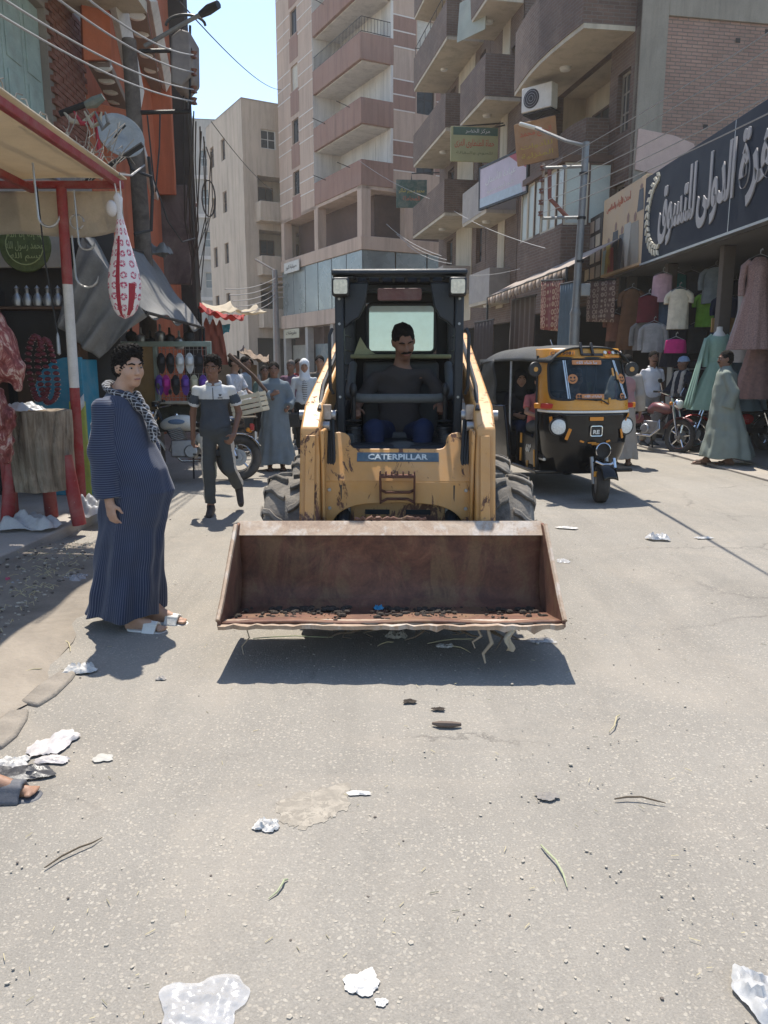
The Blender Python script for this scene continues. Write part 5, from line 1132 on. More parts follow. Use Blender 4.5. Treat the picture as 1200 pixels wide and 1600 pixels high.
# lift arms
for s in (-1, 1):
    o_, i_ = s * .565, s * .45
    prof = [(y_(4.24), .28), (y_(4.40), .26), (y_(4.62), .95), (y_(4.80), 1.08), (y_(6.95), 1.60), (y_(6.98), 1.78), (y_(4.66), 1.27), (y_(4.45), 1.14)]
    mb = MB(); mb.prism(prof, min(o_, i_), max(o_, i_), axis='x'); a = mb.build('lift_arm', m_cat, ld, bev=.014)
    mb = MB(); mb.prism([(y_(4.225), .40), (y_(4.245), .40), (y_(4.44), 1.10), (y_(4.42), 1.10)], s * .475, s * .53, axis='x'); mb.build('wear_strip', m_cat, a, bev=.004)
    mb = MB(); mb.bx(min(s * .447, s * .425), max(s * .447, s * .425), y_(4.42), y_(4.66), .3, 1.13); mb.build('inner_plate', m_cat, a, bev=.01)
    for z in (.48, 1.2): part('pivot_pin', m_steel, a, 'tube', [(s * .38, y_(4.44 + .25 * (z > 1)), z), (s * .60, y_(4.44 + .25 * (z > 1)), z)], .03, 12)
    mb = MB(); mb.tube([(s * .50, y_(4.95), .98), (s * .50, y_(6.3), .85)], .045, 12); mb.tube([(s * .5, y_(4.7), 1.02), (s * .5, y_(4.96), .98)], .025, 10, 1); mb.build('hydraulic_ram', [m_cab, m_steel], ld)
    mb = MB(); mb.tube([(s * .33, y_(4.42), .42), (s * .33, y_(4.66), .66)], .045, 12); mb.tube([(s * .33, y_(4.3), .34), (s * .33, y_(4.45), .44)], .025, 10, 1); mb.build('tilt_ram', [m_cab, m_steel], ld)
    for k in range(3):
        x = s * (.405 - .015 * k); part('hydraulic_hose', m_hose, ld, 'tube', [(x, y_(4.62), .55), (x + s * .02, y_(4.54), .75 + .02 * k), (x + s * .01, y_(4.58), .95), (x + s * .03, y_(4.7), 1.18 + .02 * k), (x + s * .02, y_(4.95), 1.2)], .013, 6)
    part('light_bracket', m_rustl, ld, 'box', (s * .43, y_(4.66), 1.22), (.05, .05, .09), bev=.006); part('hose_clamp', m_steel, ld, 'lathe', [(0, -.03), (.03, -.03), (.03, .03), (0, .03)], (s * .44, y_(4.62), 1.14), axis='x', n=10)
# front panel: sloped upper part over an upright lower part with an arched cut-out
zt, zb = 1.10, .82; Yb, Yt = 4.50, 4.68
def up(x, z): f = (z - zb) / (zt - zb); return (x, y_(Yb + (Yt - Yb) * f), z)
out = [(-.449, zb), (-.449, zt - .01), (-.36, zt)] + [(-.36 + .07 * math.sin(R(a)), zt - .0 - .045 * (1 - math.cos(R(a)))) for a in range(30, 91, 30)] + [(-.29, 1.04)] + [(-.25 - .04 * math.cos(R(a)), 1.04 - .035 * math.sin(R(a))) for a in range(30, 91, 30)]
out = out + [(-x, z) for x, z in out[::-1]]
mb = MB(); fr = [up(x, z) for x, z in out]; bk = [(x, y + .03, z - .015) for x, y, z in fr]; n_ = len(out)
mb.add(fr + bk, [tuple(range(n_))[::-1], tuple(range(n_, 2 * n_))] + [(i, (i + 1) % n_, n_ + (i + 1) % n_, n_ + i) for i in range(n_)]); pu = mb.build('front_panel', m_cat, ld, bev=.006)
arch = [(-.449, .46), (-.449, zb), (.449, zb), (.449, .46), (.40, .46)] + [(.40 * math.cos(R(a)) ** .6 if a < 90 else 0, .50 + .19 * math.sin(R(a)) ** .8) for a in range(8, 90, 8)] + [(.0, .695)]
arch = arch + [(-x, z) for x, z in arch[5:-1][::-1]] + [(-.40, .46)]
mb = MB(); mb.prism(arch, y_(Yb), y_(Yb + .03), axis='y'); mb.build('lower_panel', m_cat, ld, bev=.005)
mb = MB(); mb.bx(-.40, .40, y_(4.62), y_(4.66), .28, .80); p = mb.build('recessed_plate', m_cat, ld, bev=.005)
for s in (-1, 1): part('slot', m_cab, p, 'bx', s * .125 - .075, s * .125 + .075, y_(4.615), y_(4.6202), .60, .63); part('chain', m_steel, p, 'tube', [(s * .30, y_(4.60), .75), (s * .30, y_(4.60), .42)], .014, 6)
# name strip and step tread
dn = Vector((0, -(zt - zb), Yt - Yb)).normalized()
UP = frame(up(0, .955), (1, 0, 0), Vector(up(0, 1)) - Vector(up(0, .9)))
mb = MB(); mb.T = UP; mb.bx(-.245, .245, -.03, .03, .001, .004); o = mb.build('name_strip', M('slate_blue_sticker', (.045, .085, .115), .5, var=.2, scale=12, dust=.3), ld, smooth=0)
text('lettering', 'CATERPILLAR', .36, .038, M('worn_white_print', (.5, .52, .5), .6, var=.3, scale=40), o, UP @ Matrix.Translation((0, 0, .006)), depth=.002, bold=.03)
m_tread = M('rusty_tread', (.12, .05, .032), .8, .2, var=.4, scale=20, bump=.3)
st = bpy.data.objects.new('front_step', None); COL.objects.link(st); st.parent = ld; st.location = (0, y_(4.475), 0)
mb = MB(); mb.bx(-.105, .105, -.075, .0, .855, .87); mb.build('tread', m_tread, st, bev=.003)
for i in range(7): mb = MB(); x = -.1 + i * .2 / 6; [mb.box((x, -.068 + k * .0125, .878), (.008, .008, .02)) for k in range(6)]; mb.build('grip_tooth_row', m_tread, st, smooth=0)
for s in (-1, 1): part('side_plate', m_tread, st, 'prism', [(-.07, .862), (0, .862), (.024, .69), (.0, .69)], s * .1 - .006, s * .1 + .006, axis='x', bev=.002)
part('hand_loop', m_tread, st, 'tube', [(-.1, .005, .775), (-.07, .005, .76), (.07, .005, .76), (.1, .005, .775)], .009, 6); mb = MB(); mb.tube([(-.1, .005, .70), (-.06, .005, .72), (.06, .005, .72), (.1, .005, .70)], .009, 6); mb.build('hand_loop', m_tread, st)
# cab
cabp = []
for s in (-1, 1):
    mb = MB(); mb.prism([(y_(4.90), .93), (y_(4.99), .93), (y_(4.99), 2.0), (y_(4.90), 2.0)], s * .345, s * .400, axis='x'); po = mb.build('cab_post', m_cab, ld, bev=.012)
    mb = MB(); mb.tube([(s * .415, y_(4.88), 1.32), (s * .43, y_(4.86), 1.36), (s * .43, y_(4.86), 1.68), (s * .415, y_(4.88), 1.72)], .011, 8); mb.build('grab_handle', m_black, po)
    mb = MB(); mb.prism([(y_(5.86), 1.0), (y_(5.96), 1.0), (y_(5.96), 2.0), (y_(5.86), 2.0)], s * .345, s * .400, axis='x'); mb.build('cab_post', m_cab, ld, bev=.012)
    mb = MB(); mb.prism([(y_(4.99), .95), (y_(5.86), .95), (y_(5.86), 1.3), (y_(4.99), 1.22)], s * .355, s * .395, axis='x'); mb.build('cab_side', m_cab, ld, bev=.008)
    mb = MB()
    for i in range(9): mb.tube([(s * .375, y_(5.0 + .1 * i), 1.2), (s * .375, y_(5.0 + .1 * i), 1.98)], .006, 4)
    for i in range(7): mb.tube([(s * .375, y_(4.98), 1.3 + .1 * i), (s * .375, y_(5.88), 1.3 + .1 * i)], .006, 4)
    mb.build('side_mesh', m_cab, ld)
    mb = MB(); mb.prism([(s * .345, 1.72), (s * .345, 2.0), (s * .19, 2.0), (s * .215, 1.86), (s * .25, 1.79), (s * .30, 1.76)], y_(4.92), y_(4.97), axis='y'); mb.build('gusset', m_cab, ld, bev=.01)
    hl_ = bpy.data.objects.new('work_light', None); COL.objects.link(hl_); hl_.parent = ld; hl_.location = (s * .355, y_(4.83), 1.965)
    part('housing', m_black, hl_, 'bx', -.052, .052, -.02, .07, -.055, .055, bev=.012); part('lens', M('work_light_glass', (.62, .56, .42), .25, var=.2, scale=30, spec=.7), hl_, 'prism', rr(-.042, .042, -.042, .042, .012), -.026, -.018, axis='y')
    mb = MB(); mb.tube([(s * .30, y_(5.05), .98), (s * .30, y_(5.06), 1.10)], .05, 10); [mb.lathe([(.03, 0), (.058, .008), (.03, .016)], (s * .30, y_(5.06), 1.02 + .028 * k), n=12) for k in range(5)]; mb.tube([(s * .30, y_(5.06), 1.15), (s * .30, y_(5.04), 1.30)], .016, 8); mb.ell((s * .30, y_(5.035), 1.34), (.026, .026, .05), 10, 8); mb.build('control_lever', m_black, ld)
    mb = MB(); mb.bx(s * .34 - .05, s * .34 + .05, y_(4.98), y_(5.5), .95, 1.06); mb.build('armrest_console', m_seat, ld, bev=.01)
roofz = 2.02
mb = MB(); sl0 = .165; xs = [-.43, -.28] + sum([[-.28 + i * .56 / 7 + .012, -.28 + (i + 1) * .56 / 7 - .012] for i in range(7)], []) + [.28, .43]
mb.bx(-.41, -.28, y_(4.90), y_(6.02), roofz, roofz + .05); mb.bx(.28, .41, y_(4.90), y_(6.02), roofz, roofz + .05); mb.bx(-.28, .28, y_(5.13), y_(6.02), roofz, roofz + .05); mb.bx(-.28, .28, y_(4.90), y_(4.955), roofz + .012, roofz + .05)
for i in range(8): x = -.28 + i * .08; mb.bx(x - .011, x + .011, y_(4.97), y_(5.13), roofz, roofz + .045)
mb.build('roof', m_cab, ld, bev=.006, seg=1)
mb = MB(); mb.prism([(y_(4.85), roofz + .022), (y_(4.90), roofz + .012), (y_(4.90), roofz + .058), (y_(4.86), roofz + .052)], -.415, .415, axis='x'); mb.build('roof_visor', m_cab, ld, bev=.012)
mb = MB(); boxes('head_rail', m_cab, ld, [(-.34, .34, y_(5.2), y_(5.24), 1.97, 2.02)], bev=.008)
part('overhead_panel', M('faded_red_panel', (.12, .05, .045), .6, var=.25, scale=14, dust=.2), ld, 'prism', rr(-.14, .14, 1.90, 1.975, .015), y_(5.02), y_(5.05), axis='y', bev=.004)
mb = MB(); mb.bx(-.365, .365, y_(5.93), y_(5.95), 1.0, 1.58); mb.bx(-.365, .365, y_(5.93), y_(5.95), 1.955, 2.02); mb.bx(-.365, -.265, y_(5.93), y_(5.95), 1.58, 1.955); mb.bx(.265, .365, y_(5.93), y_(5.95), 1.58, 1.955); mb.build('rear_wall', m_cabin, ld, smooth=0)
def dusty_glass():
    m, t, b, N, L = nodes('dusty_rear_glass'); tr = N('BsdfTransparent'); tr.inputs[0].default_value = (.55, .66, .66, 1); tl = N('BsdfTranslucent'); tl.inputs[0].default_value = (.50, .63, .64, 1)
    tc = N('TexCoord'); n = noise(N, L, tc.outputs['Object'], 9, 5, .6); r = ramp(N, L, n.outputs[0], [(.3, .72), (.7, .92)]); mx = N('MixShader'); L(r.outputs[0], mx.inputs[0]); L(tr.outputs[0], mx.inputs[1]); L(tl.outputs[0], mx.inputs[2]); L(mx.outputs[0], t.nodes['Material Output'].inputs[0]); return m
part('rear_window', dusty_glass(), ld, 'prism', rr(-.264, .264, 1.581, 1.954, .04), y_(5.955), y_(5.958), axis='y', smooth=0)
mb = MB(); ri = rr(-.255, .255, 1.59, 1.945, .04); mb.tube([(x, y_(5.925), z) for x, z in ri], .014, 6, closed=True); mb.build('window_seal', m_black, ld)
mb = MB(); mb.bx(-.365, .365, y_(5.66), y_(5.93), 1.545, 1.575); mb.build('rear_shelf', M('olive_foam', (.22, .22, .12), .9, var=.25, scale=8), ld, bev=.01)
mb = MB(); mb.prism([(-.35, 1.57), (-.19, 1.58), (-.25, 1.62), (-.3, 1.70)], y_(5.78), y_(5.8), axis='y'); mb.build('foam_scrap', M('pale_foam', (.34, .34, .2), .9), ld)
mb = MB(); mb.prism([(y_(5.35), .92), (y_(5.75), .92), (y_(5.75), 1.02), (y_(5.35), 1.04)], -.27, .27, axis='x'); s_ = mb.build('seat', m_seat, ld, bev=.03, seg=3)
mb = MB(); mb.prism([(y_(5.70), 1.0), (y_(5.80), 1.0), (y_(5.86), 1.52), (y_(5.78), 1.53)], -.28, .28, axis='x'); mb.build('seat_back', m_seat, ld, bev=.03, seg=3)
mb = MB(); mb.tube([(-.34, y_(5.6), 1.5), (-.34, y_(5.2), 1.3), (-.29, y_(5.08), 1.29), (-.24, y_(5.05), 1.285), (.24, y_(5.05), 1.285), (.29, y_(5.08), 1.29), (.34, y_(5.2), 1.3), (.34, y_(5.6), 1.5)], .03, 12); mb.build('lap_bar', M('grey_foam_bar', (.085, .088, .085), .8, var=.2, scale=20), ld)
part('floor_pan', m_cabin, ld, 'bx', -.365, .365, y_(4.7), y_(5.9), .88, .90)
part('floor_mat', m_seat, ld, 'ell', (.02, y_(4.95), .96), (.12, .08, .06))
for s in (-1, 1):
    for z in (.55, .66, .77): part('bolt', m_steel, ld, 'lathe', [(0, -.008), (.010, -.008), (.012, 0)], (s * .405, y_(4.499), z), axis='y', n=6)
    for z in (1.05, 1.3, 1.75, 1.9): part('bolt', m_steel, ld, 'lathe', [(0, -.006), (.008, -.006), (.009, 0)], (s * .372, y_(4.899), z), axis='y', n=6)
    part('grease_streak', M('grease', (.05, .04, .03), .5), ld, 'prism', [(s * .33, .80), (s * .34, .80), (s * .338, .70), (s * .332, .72)], y_(4.4985), y_(4.4995), axis='y')
    mb = MB(); mb.tube([(s * .47, y_(4.60), 1.235), (s * .49, y_(5.0), 1.37), (s * .49, y_(5.8), 1.56), (s * .49, y_(6.6), 1.74)], .014, 6); mb.build('arm_pipe', m_cab, ld)
part('latch', m_steel, ld, 'box', (.16, y_(4.565), .90), (.02, .02, .10), (R(-30), 0, 0), bev=.004)
# bucket
bk_ = bpy.data.objects.new('bucket', None); COL.objects.link(bk_); bk_.parent = ld; bk_.rotation_euler = (0, 0, R(2)); bk_.location = (-.03, y_(4.1), 0)
bl = lambda Y: Y - 4.1
shell = [(3.60, .255), (3.80, .21), (4.0, .172), (4.09, .175), (4.15, .215), (4.175, .28), (4.18, .42), (4.165, .60)]
hw = .845
mb = MB()
def sfn(u, v):
    i = u * (len(shell) - 1); a = int(min(i, len(shell) - 2)); f = i - a
    Y = shell[a][0] * (1 - f) + shell[a + 1][0] * f; z = shell[a][1] * (1 - f) + shell[a + 1][1] * f
    x = -hw + 2 * hw * v
    return (x, bl(Y) + .006 * math.sin(x * 7 + z * 20) * (u > .5), z + .005 * math.sin(x * 9) * (u < .5))
mb.grid(sfn, 21, 40); mb.build('shell', m_rust, bk_, thick=.014, smooth=50)
for s in (-1, 1):
    prof = [(3.585, .235), (3.80, .19), (4.0, .158), (4.10, .16), (4.175, .21), (4.195, .28), (4.20, .635), (4.12, .635), (3.70, .33), (3.585, .275)]
    mb = MB(); mb.prism([(bl(a), b) for a, b in prof], s * hw - .009, s * hw + .009, axis='x'); mb.build('side_plate', m_rust, bk_, bev=.004)
    mb = MB(); mb.tube([(s * (hw + .004), bl(3.585), .27), (s * (hw + .004), bl(3.70), .335), (s * (hw + .004), bl(4.12), .637)], .013, 6); mb.build('side_edge', m_rustl, bk_)
rs = random.Random(4); n_ = 46; mb = MB(); vs = []; fs = []
for i in range(n_ + 1):
    x = -hw + 2 * hw * i / n_; j = -.012 * (rs.random() ** 3) * 2; vs += [(x, bl(3.555) - j, .254 + rs.uniform(-.004, .004)), (x, bl(3.70), .240), (x, bl(3.70), .222), (x, bl(3.56) - j, .232 - (.03 * rs.random() if rs.random() < .15 else 0))]
for i in range(n_):
    a, b = i * 4, i * 4 + 4; fs += [(a, b, b + 1, a + 1), (a + 1, b + 1, b + 2, a + 2), (a + 2, b + 2, b + 3, a + 3), (a + 3, b + 3, b, a)]
mb.add(vs, fs); mb.build('cutting_edge', m_rustl, bk_, smooth=20)
for x in (-.32, -.1, .12, .33, .58, .66, .75): part('bolt_hole', m_dark, bk_, 'prism', [(x - .05, bl(3.60)), (x - .02, bl(3.585)), (x + .03, bl(3.59)), (x + .045, bl(3.605)), (x, bl(3.612))], .2535, .2555)
mb = MB(); mb.prism([(bl(4.12), .578), (bl(4.165), .57), (bl(4.23), .63), (bl(4.20), .645)], -hw, hw, axis='x'); mb.build('top_lip', m_rustl, bk_, bev=.003)
mb = MB(); rs = random.Random(9)
pts = [(-.2 + .40 * i / 26, bl(4.22), .64 + rs.uniform(.004, .02)) for i in range(27)]; mb.tube(pts, [.010 + rs.random() * .006 for _ in pts], 6); mb.build('weld_bead', m_rust, bk_)
mb = MB(); mb.bx(-.5, .5, bl(4.20), bl(4.28), .22, .60); mb.build('coupler_plate', m_cab, bk_, bev=.01)
# dirt and scraps carried in and under the bucket
m_soil = M('dark_soil', (.055, .042, .032), .98, var=.4, scale=14, bump=.6)
mb = MB(); rs = random.Random(2)
for i in range(900):
    x = rs.uniform(-.8, .8); Y = rs.triangular(3.66, 4.10, 4.06); z = .24 - (Y - 3.6) * .15 + .012; r_ = .003 + .016 * rs.random() ** 3
    if math.sin(x * 9) + math.sin(x * 23 + 2) < rs.uniform(-1.6, 1): continue
    mb.ell((x, bl(Y), z), (r_ * rs.uniform(.8, 1.6), r_, r_ * .7), 6, 4)
o = mb.build('soil', m_soil, bk_); o['kind'] = 'stuff'
mb = MB(); rs = random.Random(8)
for i in range(20):
    x = rs.triangular(-.6, .72, .4); Y = rs.uniform(3.68, 3.95); p = Vector((x, bl(Y), .22 - (Y - 3.6) * .14)); pts = [p]
    for k in range(4): p = p + Vector((rs.uniform(-.07, .07), rs.uniform(-.05, .03), -rs.uniform(.0, .03))); pts.append(p)
    mb.tube(pts, [.008, .007, .006, .004, .002], 5)
o = mb.build('dangling_roots', M('muddy_roots', (.11, .085, .06), .95, var=.4, scale=10), bk_); o['kind'] = 'stuff'
for k, (x, Y, ln, w) in enumerate(((.47, 3.58, .17, .008), (.42, 3.6, .10, .006), (-.72, 3.62, .14, .003))):
    mb = MB(); mb.tube([(x, bl(Y), .235), (x + .02, bl(Y - .02), .235 - ln * .4), (x - .02, bl(Y - .01), .235 - ln * .75), (x - .01, bl(Y - .03), .235 - ln)], [w, w * 1.3, w, w * .6], 6); mb.build('hanging_root', M('pale_root', (.26, .21, .15), .9), bk_)
rag_ = MB(); rag_.grid(lambda u, v: (.56 + .035 * u + .012 * math.sin(v * 9), bl(3.57) + .01 * math.sin(u * 5 + v * 7), .25 - .13 * v), 4, 8); rag_.build('torn_strip', m_sail, bk_, thick=.003)
o = rumple('bottle_cap', 'small blue plastic scrap lying in the rusty bucket', 'plastic scrap', (-.03, 3.98, .2), .05, .04, .03, M('blue_plastic', (.03, .22, .38), .5), 30)

# ------------------------------------------------------------------ people
def skinm(name, c): return M(name, c, .55, var=.12, scale=10, bump=.08, bscale=90, spec=.4)
SK1, SK2, SK3 = skinm('tan_skin', (.30, .165, .105)), skinm('brown_skin', (.19, .095, .06)), skinm('fair_skin', (.40, .24, .165))
m_hair = M('black_hair', (.011, .009, .008), .8, var=.4, scale=30, bump=.6, bscale=120, spec=.12); m_greyhair = M('grey_hair', (.1, .09, .085), .8, var=.4, scale=30)
m_eye = M('eye_white', (.36, .32, .29), .3, var=0, bump=0); m_iris = M('dark_iris', (.012, .008, .006), .2, var=0, bump=0); m_lip = M('lip', (.27, .11, .09), .5, var=.1)
def cloth(name, c, **k): return M(name, c, .88, var=k.pop('var', .16), scale=k.pop('scale', 7), bump=k.pop('bump', .25), bscale=k.pop('bscale', 130), spec=.15, **k)
STD = dict(pel=(0, 0, .93), chest=(0, 0, 1.20), neck=(0, .0, 1.41), head=(0, -.02, 1.565), shL=(.18, 0, 1.355), elL=(.23, .03, 1.08), wrL=(.23, -.04, .83), shR=(-.18, 0, 1.355), elR=(-.23, .03, 1.08), wrR=(-.23, -.04, .83),
           hipL=(.09, 0, .90), knL=(.10, -.02, .49), anL=(.10, .02, .085), hipR=(-.09, 0, .90), knR=(-.10, -.02, .49), anR=(-.10, .02, .085), toeL=None, toeR=None, yaw=0, pit=0, roll=0, hdL=None, hdR=None, curl=.5)
V3 = lambda p: Vector(p)
def hand(s, w, d, nrm, curl, k=.005, sc=1.0, mi=0, side=1):
    d = V3(d).normalized(); nrm = V3(nrm); nrm = (nrm - d * nrm.dot(d)).normalized(); sd_ = d.cross(nrm) * side
    pc = w + d * .045 * sc
    s.cap(w, w + d * .03 * sc, .024 * sc, .026 * sc, mi, .015)
    for i in range(4): q = (-.026 + .0175 * i) * sc; s.cap(w + d * .02 * sc + sd_ * q * .7, w + d * .085 * sc + sd_ * q, .014 * sc, .0115 * sc, mi, .010)
    for i, ln in enumerate((.062, .078, .082, .07)):
        q = (.0265 - .0175 * i) * sc; b = w + d * .087 * sc + sd_ * q; a1 = curl * .8; a2 = curl * 2.0
        p1 = b + (d * math.cos(a1) + nrm * math.sin(a1)) * ln * .5 * sc; p2 = p1 + (d * math.cos(a2) + nrm * math.sin(a2)) * ln * .5 * sc
        s.cap(b, p1, .0095 * sc, .0088 * sc, mi, k); s.cap(p1, p2, .0088 * sc, .0072 * sc, mi, k)
    t0 = w + d * .03 * sc - sd_ * .022 * sc; t1 = t0 + (d * .6 - sd_ * .7 + nrm * .4).normalized() * .04 * sc; t2 = t1 + (d * .85 - sd_ * .15 + nrm * .5).normalized() * .034 * sc
    s.cap(t0, t1, .0125 * sc, .0105 * sc, mi, k); s.cap(t1, t2, .0105 * sc, .008 * sc, mi, k)
def person(label, loc, rz, height, pose, skin, h=.011, hair='short', garments=(), stache=False, build=1., group=None, feet='shoe', shoem=None, face=True, headk=1., lids=False):
    root = thing('person', label, 'person', loc, rz, group); S = height / 1.70; J = dict(STD); J.update(pose)
    P = {k: (V3(v) if isinstance(v, tuple) and k[:2] != 'hd' else v) for k, v in J.items()}
    hb = Euler((P['pit'], P['roll'], P['yaw']), 'XYZ').to_matrix(); hc = P['head']; hs = headk
    hp = lambda x, y, z: hc + hb @ Vector((x, y, z)) * hs; hr = tuple(Euler((P['pit'], P['roll'], P['yaw']), 'XYZ'))
    s = SD(.02); b = build
    E = lambda c, r, k=.02, sub=False: s.ell(hp(*c), tuple(v * hs for v in r), hr, 0, k, sub)
    E((0, .012, .028), (.074, .093, .094)); E((0, -.022, -.035), (.059, .068, .082), .03); E((0, -.058, -.092), (.028, .026, .024), .025)
    for q in (-1, 1): E((q * .034, -.058, -.028), (.027, .026, .03), .02); E((q * .076, .008, -.006), (.010, .022, .032), .006); E((q * .031, -.097, .006), (.017, .014, .010), .010, True)
    E((0, -.082, .028), (.05, .014, .010), .015)
    s.cap(hp(0, -.086, .008), hp(0, -.106, -.026), .008 * hs, .0125 * hs, 0, .010); E((0, -.098, -.032), (.018, .010, .008), .008)
    E((0, -.086, -.058), (.024, .010, .0055), .006); E((0, -.085, -.066), (.021, .010, .006), .006)
    s.cap(hp(0, .012, -.06), P['neck'] - Vector((0, 0, .02)), .05 * b ** .5, .058 * b ** .5, 0, .03)
    tors = [(P['neck'] - Vector((0, 0, .085)), (.085 * b, .05, .05)), (P['chest'] + Vector((0, 0, .06)), (.135 * b, .085 * b, .12)), (P['chest'].lerp(P['pel'], .5), (.135 * b, .088 * b, .16)), (P['pel'], (.145 * b, .095 * b, .12))]
    for c, r in tors: s.ell(c, r, (0, 0, 0), 0, .06)
    for q in 'LR':
        s.cap(P['neck'].lerp(P['sh' + q], .35) - Vector((0, 0, .065)), P['sh' + q] - Vector((0, 0, .02)), .036, .036, 0, .03)
        s.cap(P['sh' + q] - Vector((0, 0, .02)), P['el' + q], .038, .034, 0, .02); s.cap(P['el' + q], P['wr' + q], .036, .024, 0, .015)
        hd = P['hd' + q]; d, n = hd if hd else ((P['wr' + q] - P['el' + q]), Vector((-.9 if q == 'L' else .9, -.3, 0)))
        hand(s, P['wr' + q], d, n, P['curl'], side=1 if q == 'L' else -1)
        s.cap(P['hip' + q], P['kn' + q], .078 * b ** .5, .052, 0, .03); s.cap(P['kn' + q], P['an' + q], .052, .034, 0, .02)
        t = P['toe' + q] or P['an' + q] + Vector((0, -.165, -.055)); he = P['an' + q] + Vector((0, .035, -.045))
        P['toe' + q] = t; P['he' + q] = he; an = P['an' + q]
        s.cap(an, he, .036, .032, 0, .02); s.cap(an, an.lerp(t, .6), .035, .028, 0, .02); s.cap(he, t, .030, .022, 0, .02)
        if feet in ('bare', 'slide', 'sandal'):
            w = Vector((1, 0, 0))
            for i in range(5): s.cap(t + w * (-.028 + .014 * i) * (1 if q == 'L' else -1), t + w * (-.03 + .015 * i) * (1 if q == 'L' else -1) + (t - he).normalized() * (.03 - .004 * abs(i - 1)), .010, .0085, 0, .004)
    T = lambda o: (setattr(o, 'scale', (S, S, S)), o)[1]
    body = T(s.build('body', skin, root, h))
    if face:
        mb = MB()
        for q in (-1, 1): mb.ell(hp(q * .031, -.081, .005), (.0115 * hs, .008 * hs, .0052 * hs), 8, 6, 0, hr); mb.ell(hp(q * .031, -.0875, .005), (.0058 * hs, .0035 * hs, .0052 * hs), 8, 6, 1, hr)
        if not lids: T(mb.build('eyes', [m_eye, m_iris], root))
        mb = MB()
        for q in (-1, 1): mb.tube([hp(q * .013, -.097, .026), hp(q * .032, -.096, .033), hp(q * .052, -.083, .027)], [.004, .005, .003], 6)
        T(mb.build('eyebrows', m_hair, root)); mb = MB(); mb.ell(hp(0, -.092, -.062), (.021 * hs, .008 * hs, .006 * hs), 8, 6, 0, hr); T(mb.build('lips', m_lip, root))
    if stache: mb = MB(); mb.tube([hp(-.036, -.082, -.052), hp(-.014, -.098, -.044), hp(.014, -.098, -.044), hp(.036, -.082, -.052)], [.004, .009, .009, .004], 6); T(mb.build('moustache', m_hair, root))
    if hair in ('short', 'curly', 'grey'):
        g = SD(.012); cu = hair == 'curly'; k = .006 if cu else .003
        g.ell(hp(0, .020, .040), tuple((v + k) * hs for v in (.078, .095, .086)), hr); g.ell(hp(0, .035, -.01), tuple((v + k) * hs for v in (.076, .078, .07)), hr)
        if cu: g.ell(hp(0, -.035, .10), (.068 * hs, .055 * hs, .042 * hs), hr, 0, .02)
        g.ell(hp(0, -.088, -.042), (.070 * hs, .085 * hs, .112 * hs), hr, 0, .008, True); g.ell(hp(0, -.02, -.13), (.09 * hs, .09 * hs, .085 * hs), hr, 0, .01, True)
        T(g.build('hair', m_greyhair if hair == 'grey' else m_hair, root, h * .75, wob(170 if cu else 110, .009 if cu else .004, 3), relax=1))
    sc = dict(root=root, P=P, hp=hp, hr=hr, hs=hs, S=S, h=h, T=T)
    if feet == 'shoe':
        for q in 'LR':
            g = SD(.015); t, he, an = P['toe' + q], P['he' + q], P['an' + q]; up = Vector((0, 0, 1)); dn = (t - he).normalized(); nn = (an - he); nn = (nn - dn * nn.dot(dn)); nn = nn.normalized() if nn.length > 1e-4 else up
            g.cap(he + nn * .01, an + nn * .0, .044, .042); g.cap(he, t + dn * .02, .042, .036); g.cap(an, t, .04, .03)
            g.cap(he - nn * .022, t + dn * .03 - nn * .018, .034, .032, 1, .004)
            T(g.build('shoe', [shoem or m_black, m_whitep if not shoem else m_black], root, h))
    if feet in ('slide', 'sandal'):
        for q in 'LR':
            t, he = P['toe' + q], P['he' + q]; d = (t - he); dn = d.normalized(); g = SD(.01); lift = Vector((0, 0, -.028))
            g.fn(lambda X, Y, Z, a=he + lift - dn * .02, b_=t + lift + dn * .05, u=dn: _slab(X, Y, Z, a, b_, u, .05, .014), np.minimum(he, t) - .13, np.maximum(he, t) + .13)
            g2 = SD(.01); c = he.lerp(t, .72); e1 = c + Vector((.055, 0, -.02)); e2 = c + Vector((-.055, 0, -.02)); top = c + Vector((0, .0, .035))
            for k in range(5): o_ = dn * (k - 2) * .018; g2.chain([e1 + o_, e1.lerp(top, .6) + Vector((0, 0, .012)) + o_, top + o_, e2.lerp(top, .6) + Vector((0, 0, .012)) + o_, e2 + o_], [.008] * 5, 0, .01)
            sm = shoem or m_whitep; T(g.build('sandal_sole', sm, root, h * .8)); T(g2.build('sandal_strap', sm, root, h * .8))
    for f in garments: f(sc)
    return sc
def _slab(X, Y, Z, a, b, u, w, t):                # a flat rounded plate from a to b
    d = b - a; L = d.length; n = Vector((0, 0, 1)); n = (n - u * n.dot(u)).normalized(); s = u.cross(n)
    lx = (X - a.x) * u.x + (Y - a.y) * u.y + (Z - a.z) * u.z; ly = (X - a.x) * s.x + (Y - a.y) * s.y + (Z - a.z) * s.z; lz = (X - a.x) * n.x + (Y - a.y) * n.y + (Z - a.z) * n.z
    q = np.sqrt(np.maximum(np.abs(lx - L / 2) - L / 2 + w, 0) ** 2 + np.maximum(np.abs(ly), 0) ** 2) - w
    return np.maximum(q, np.abs(lz) - t)
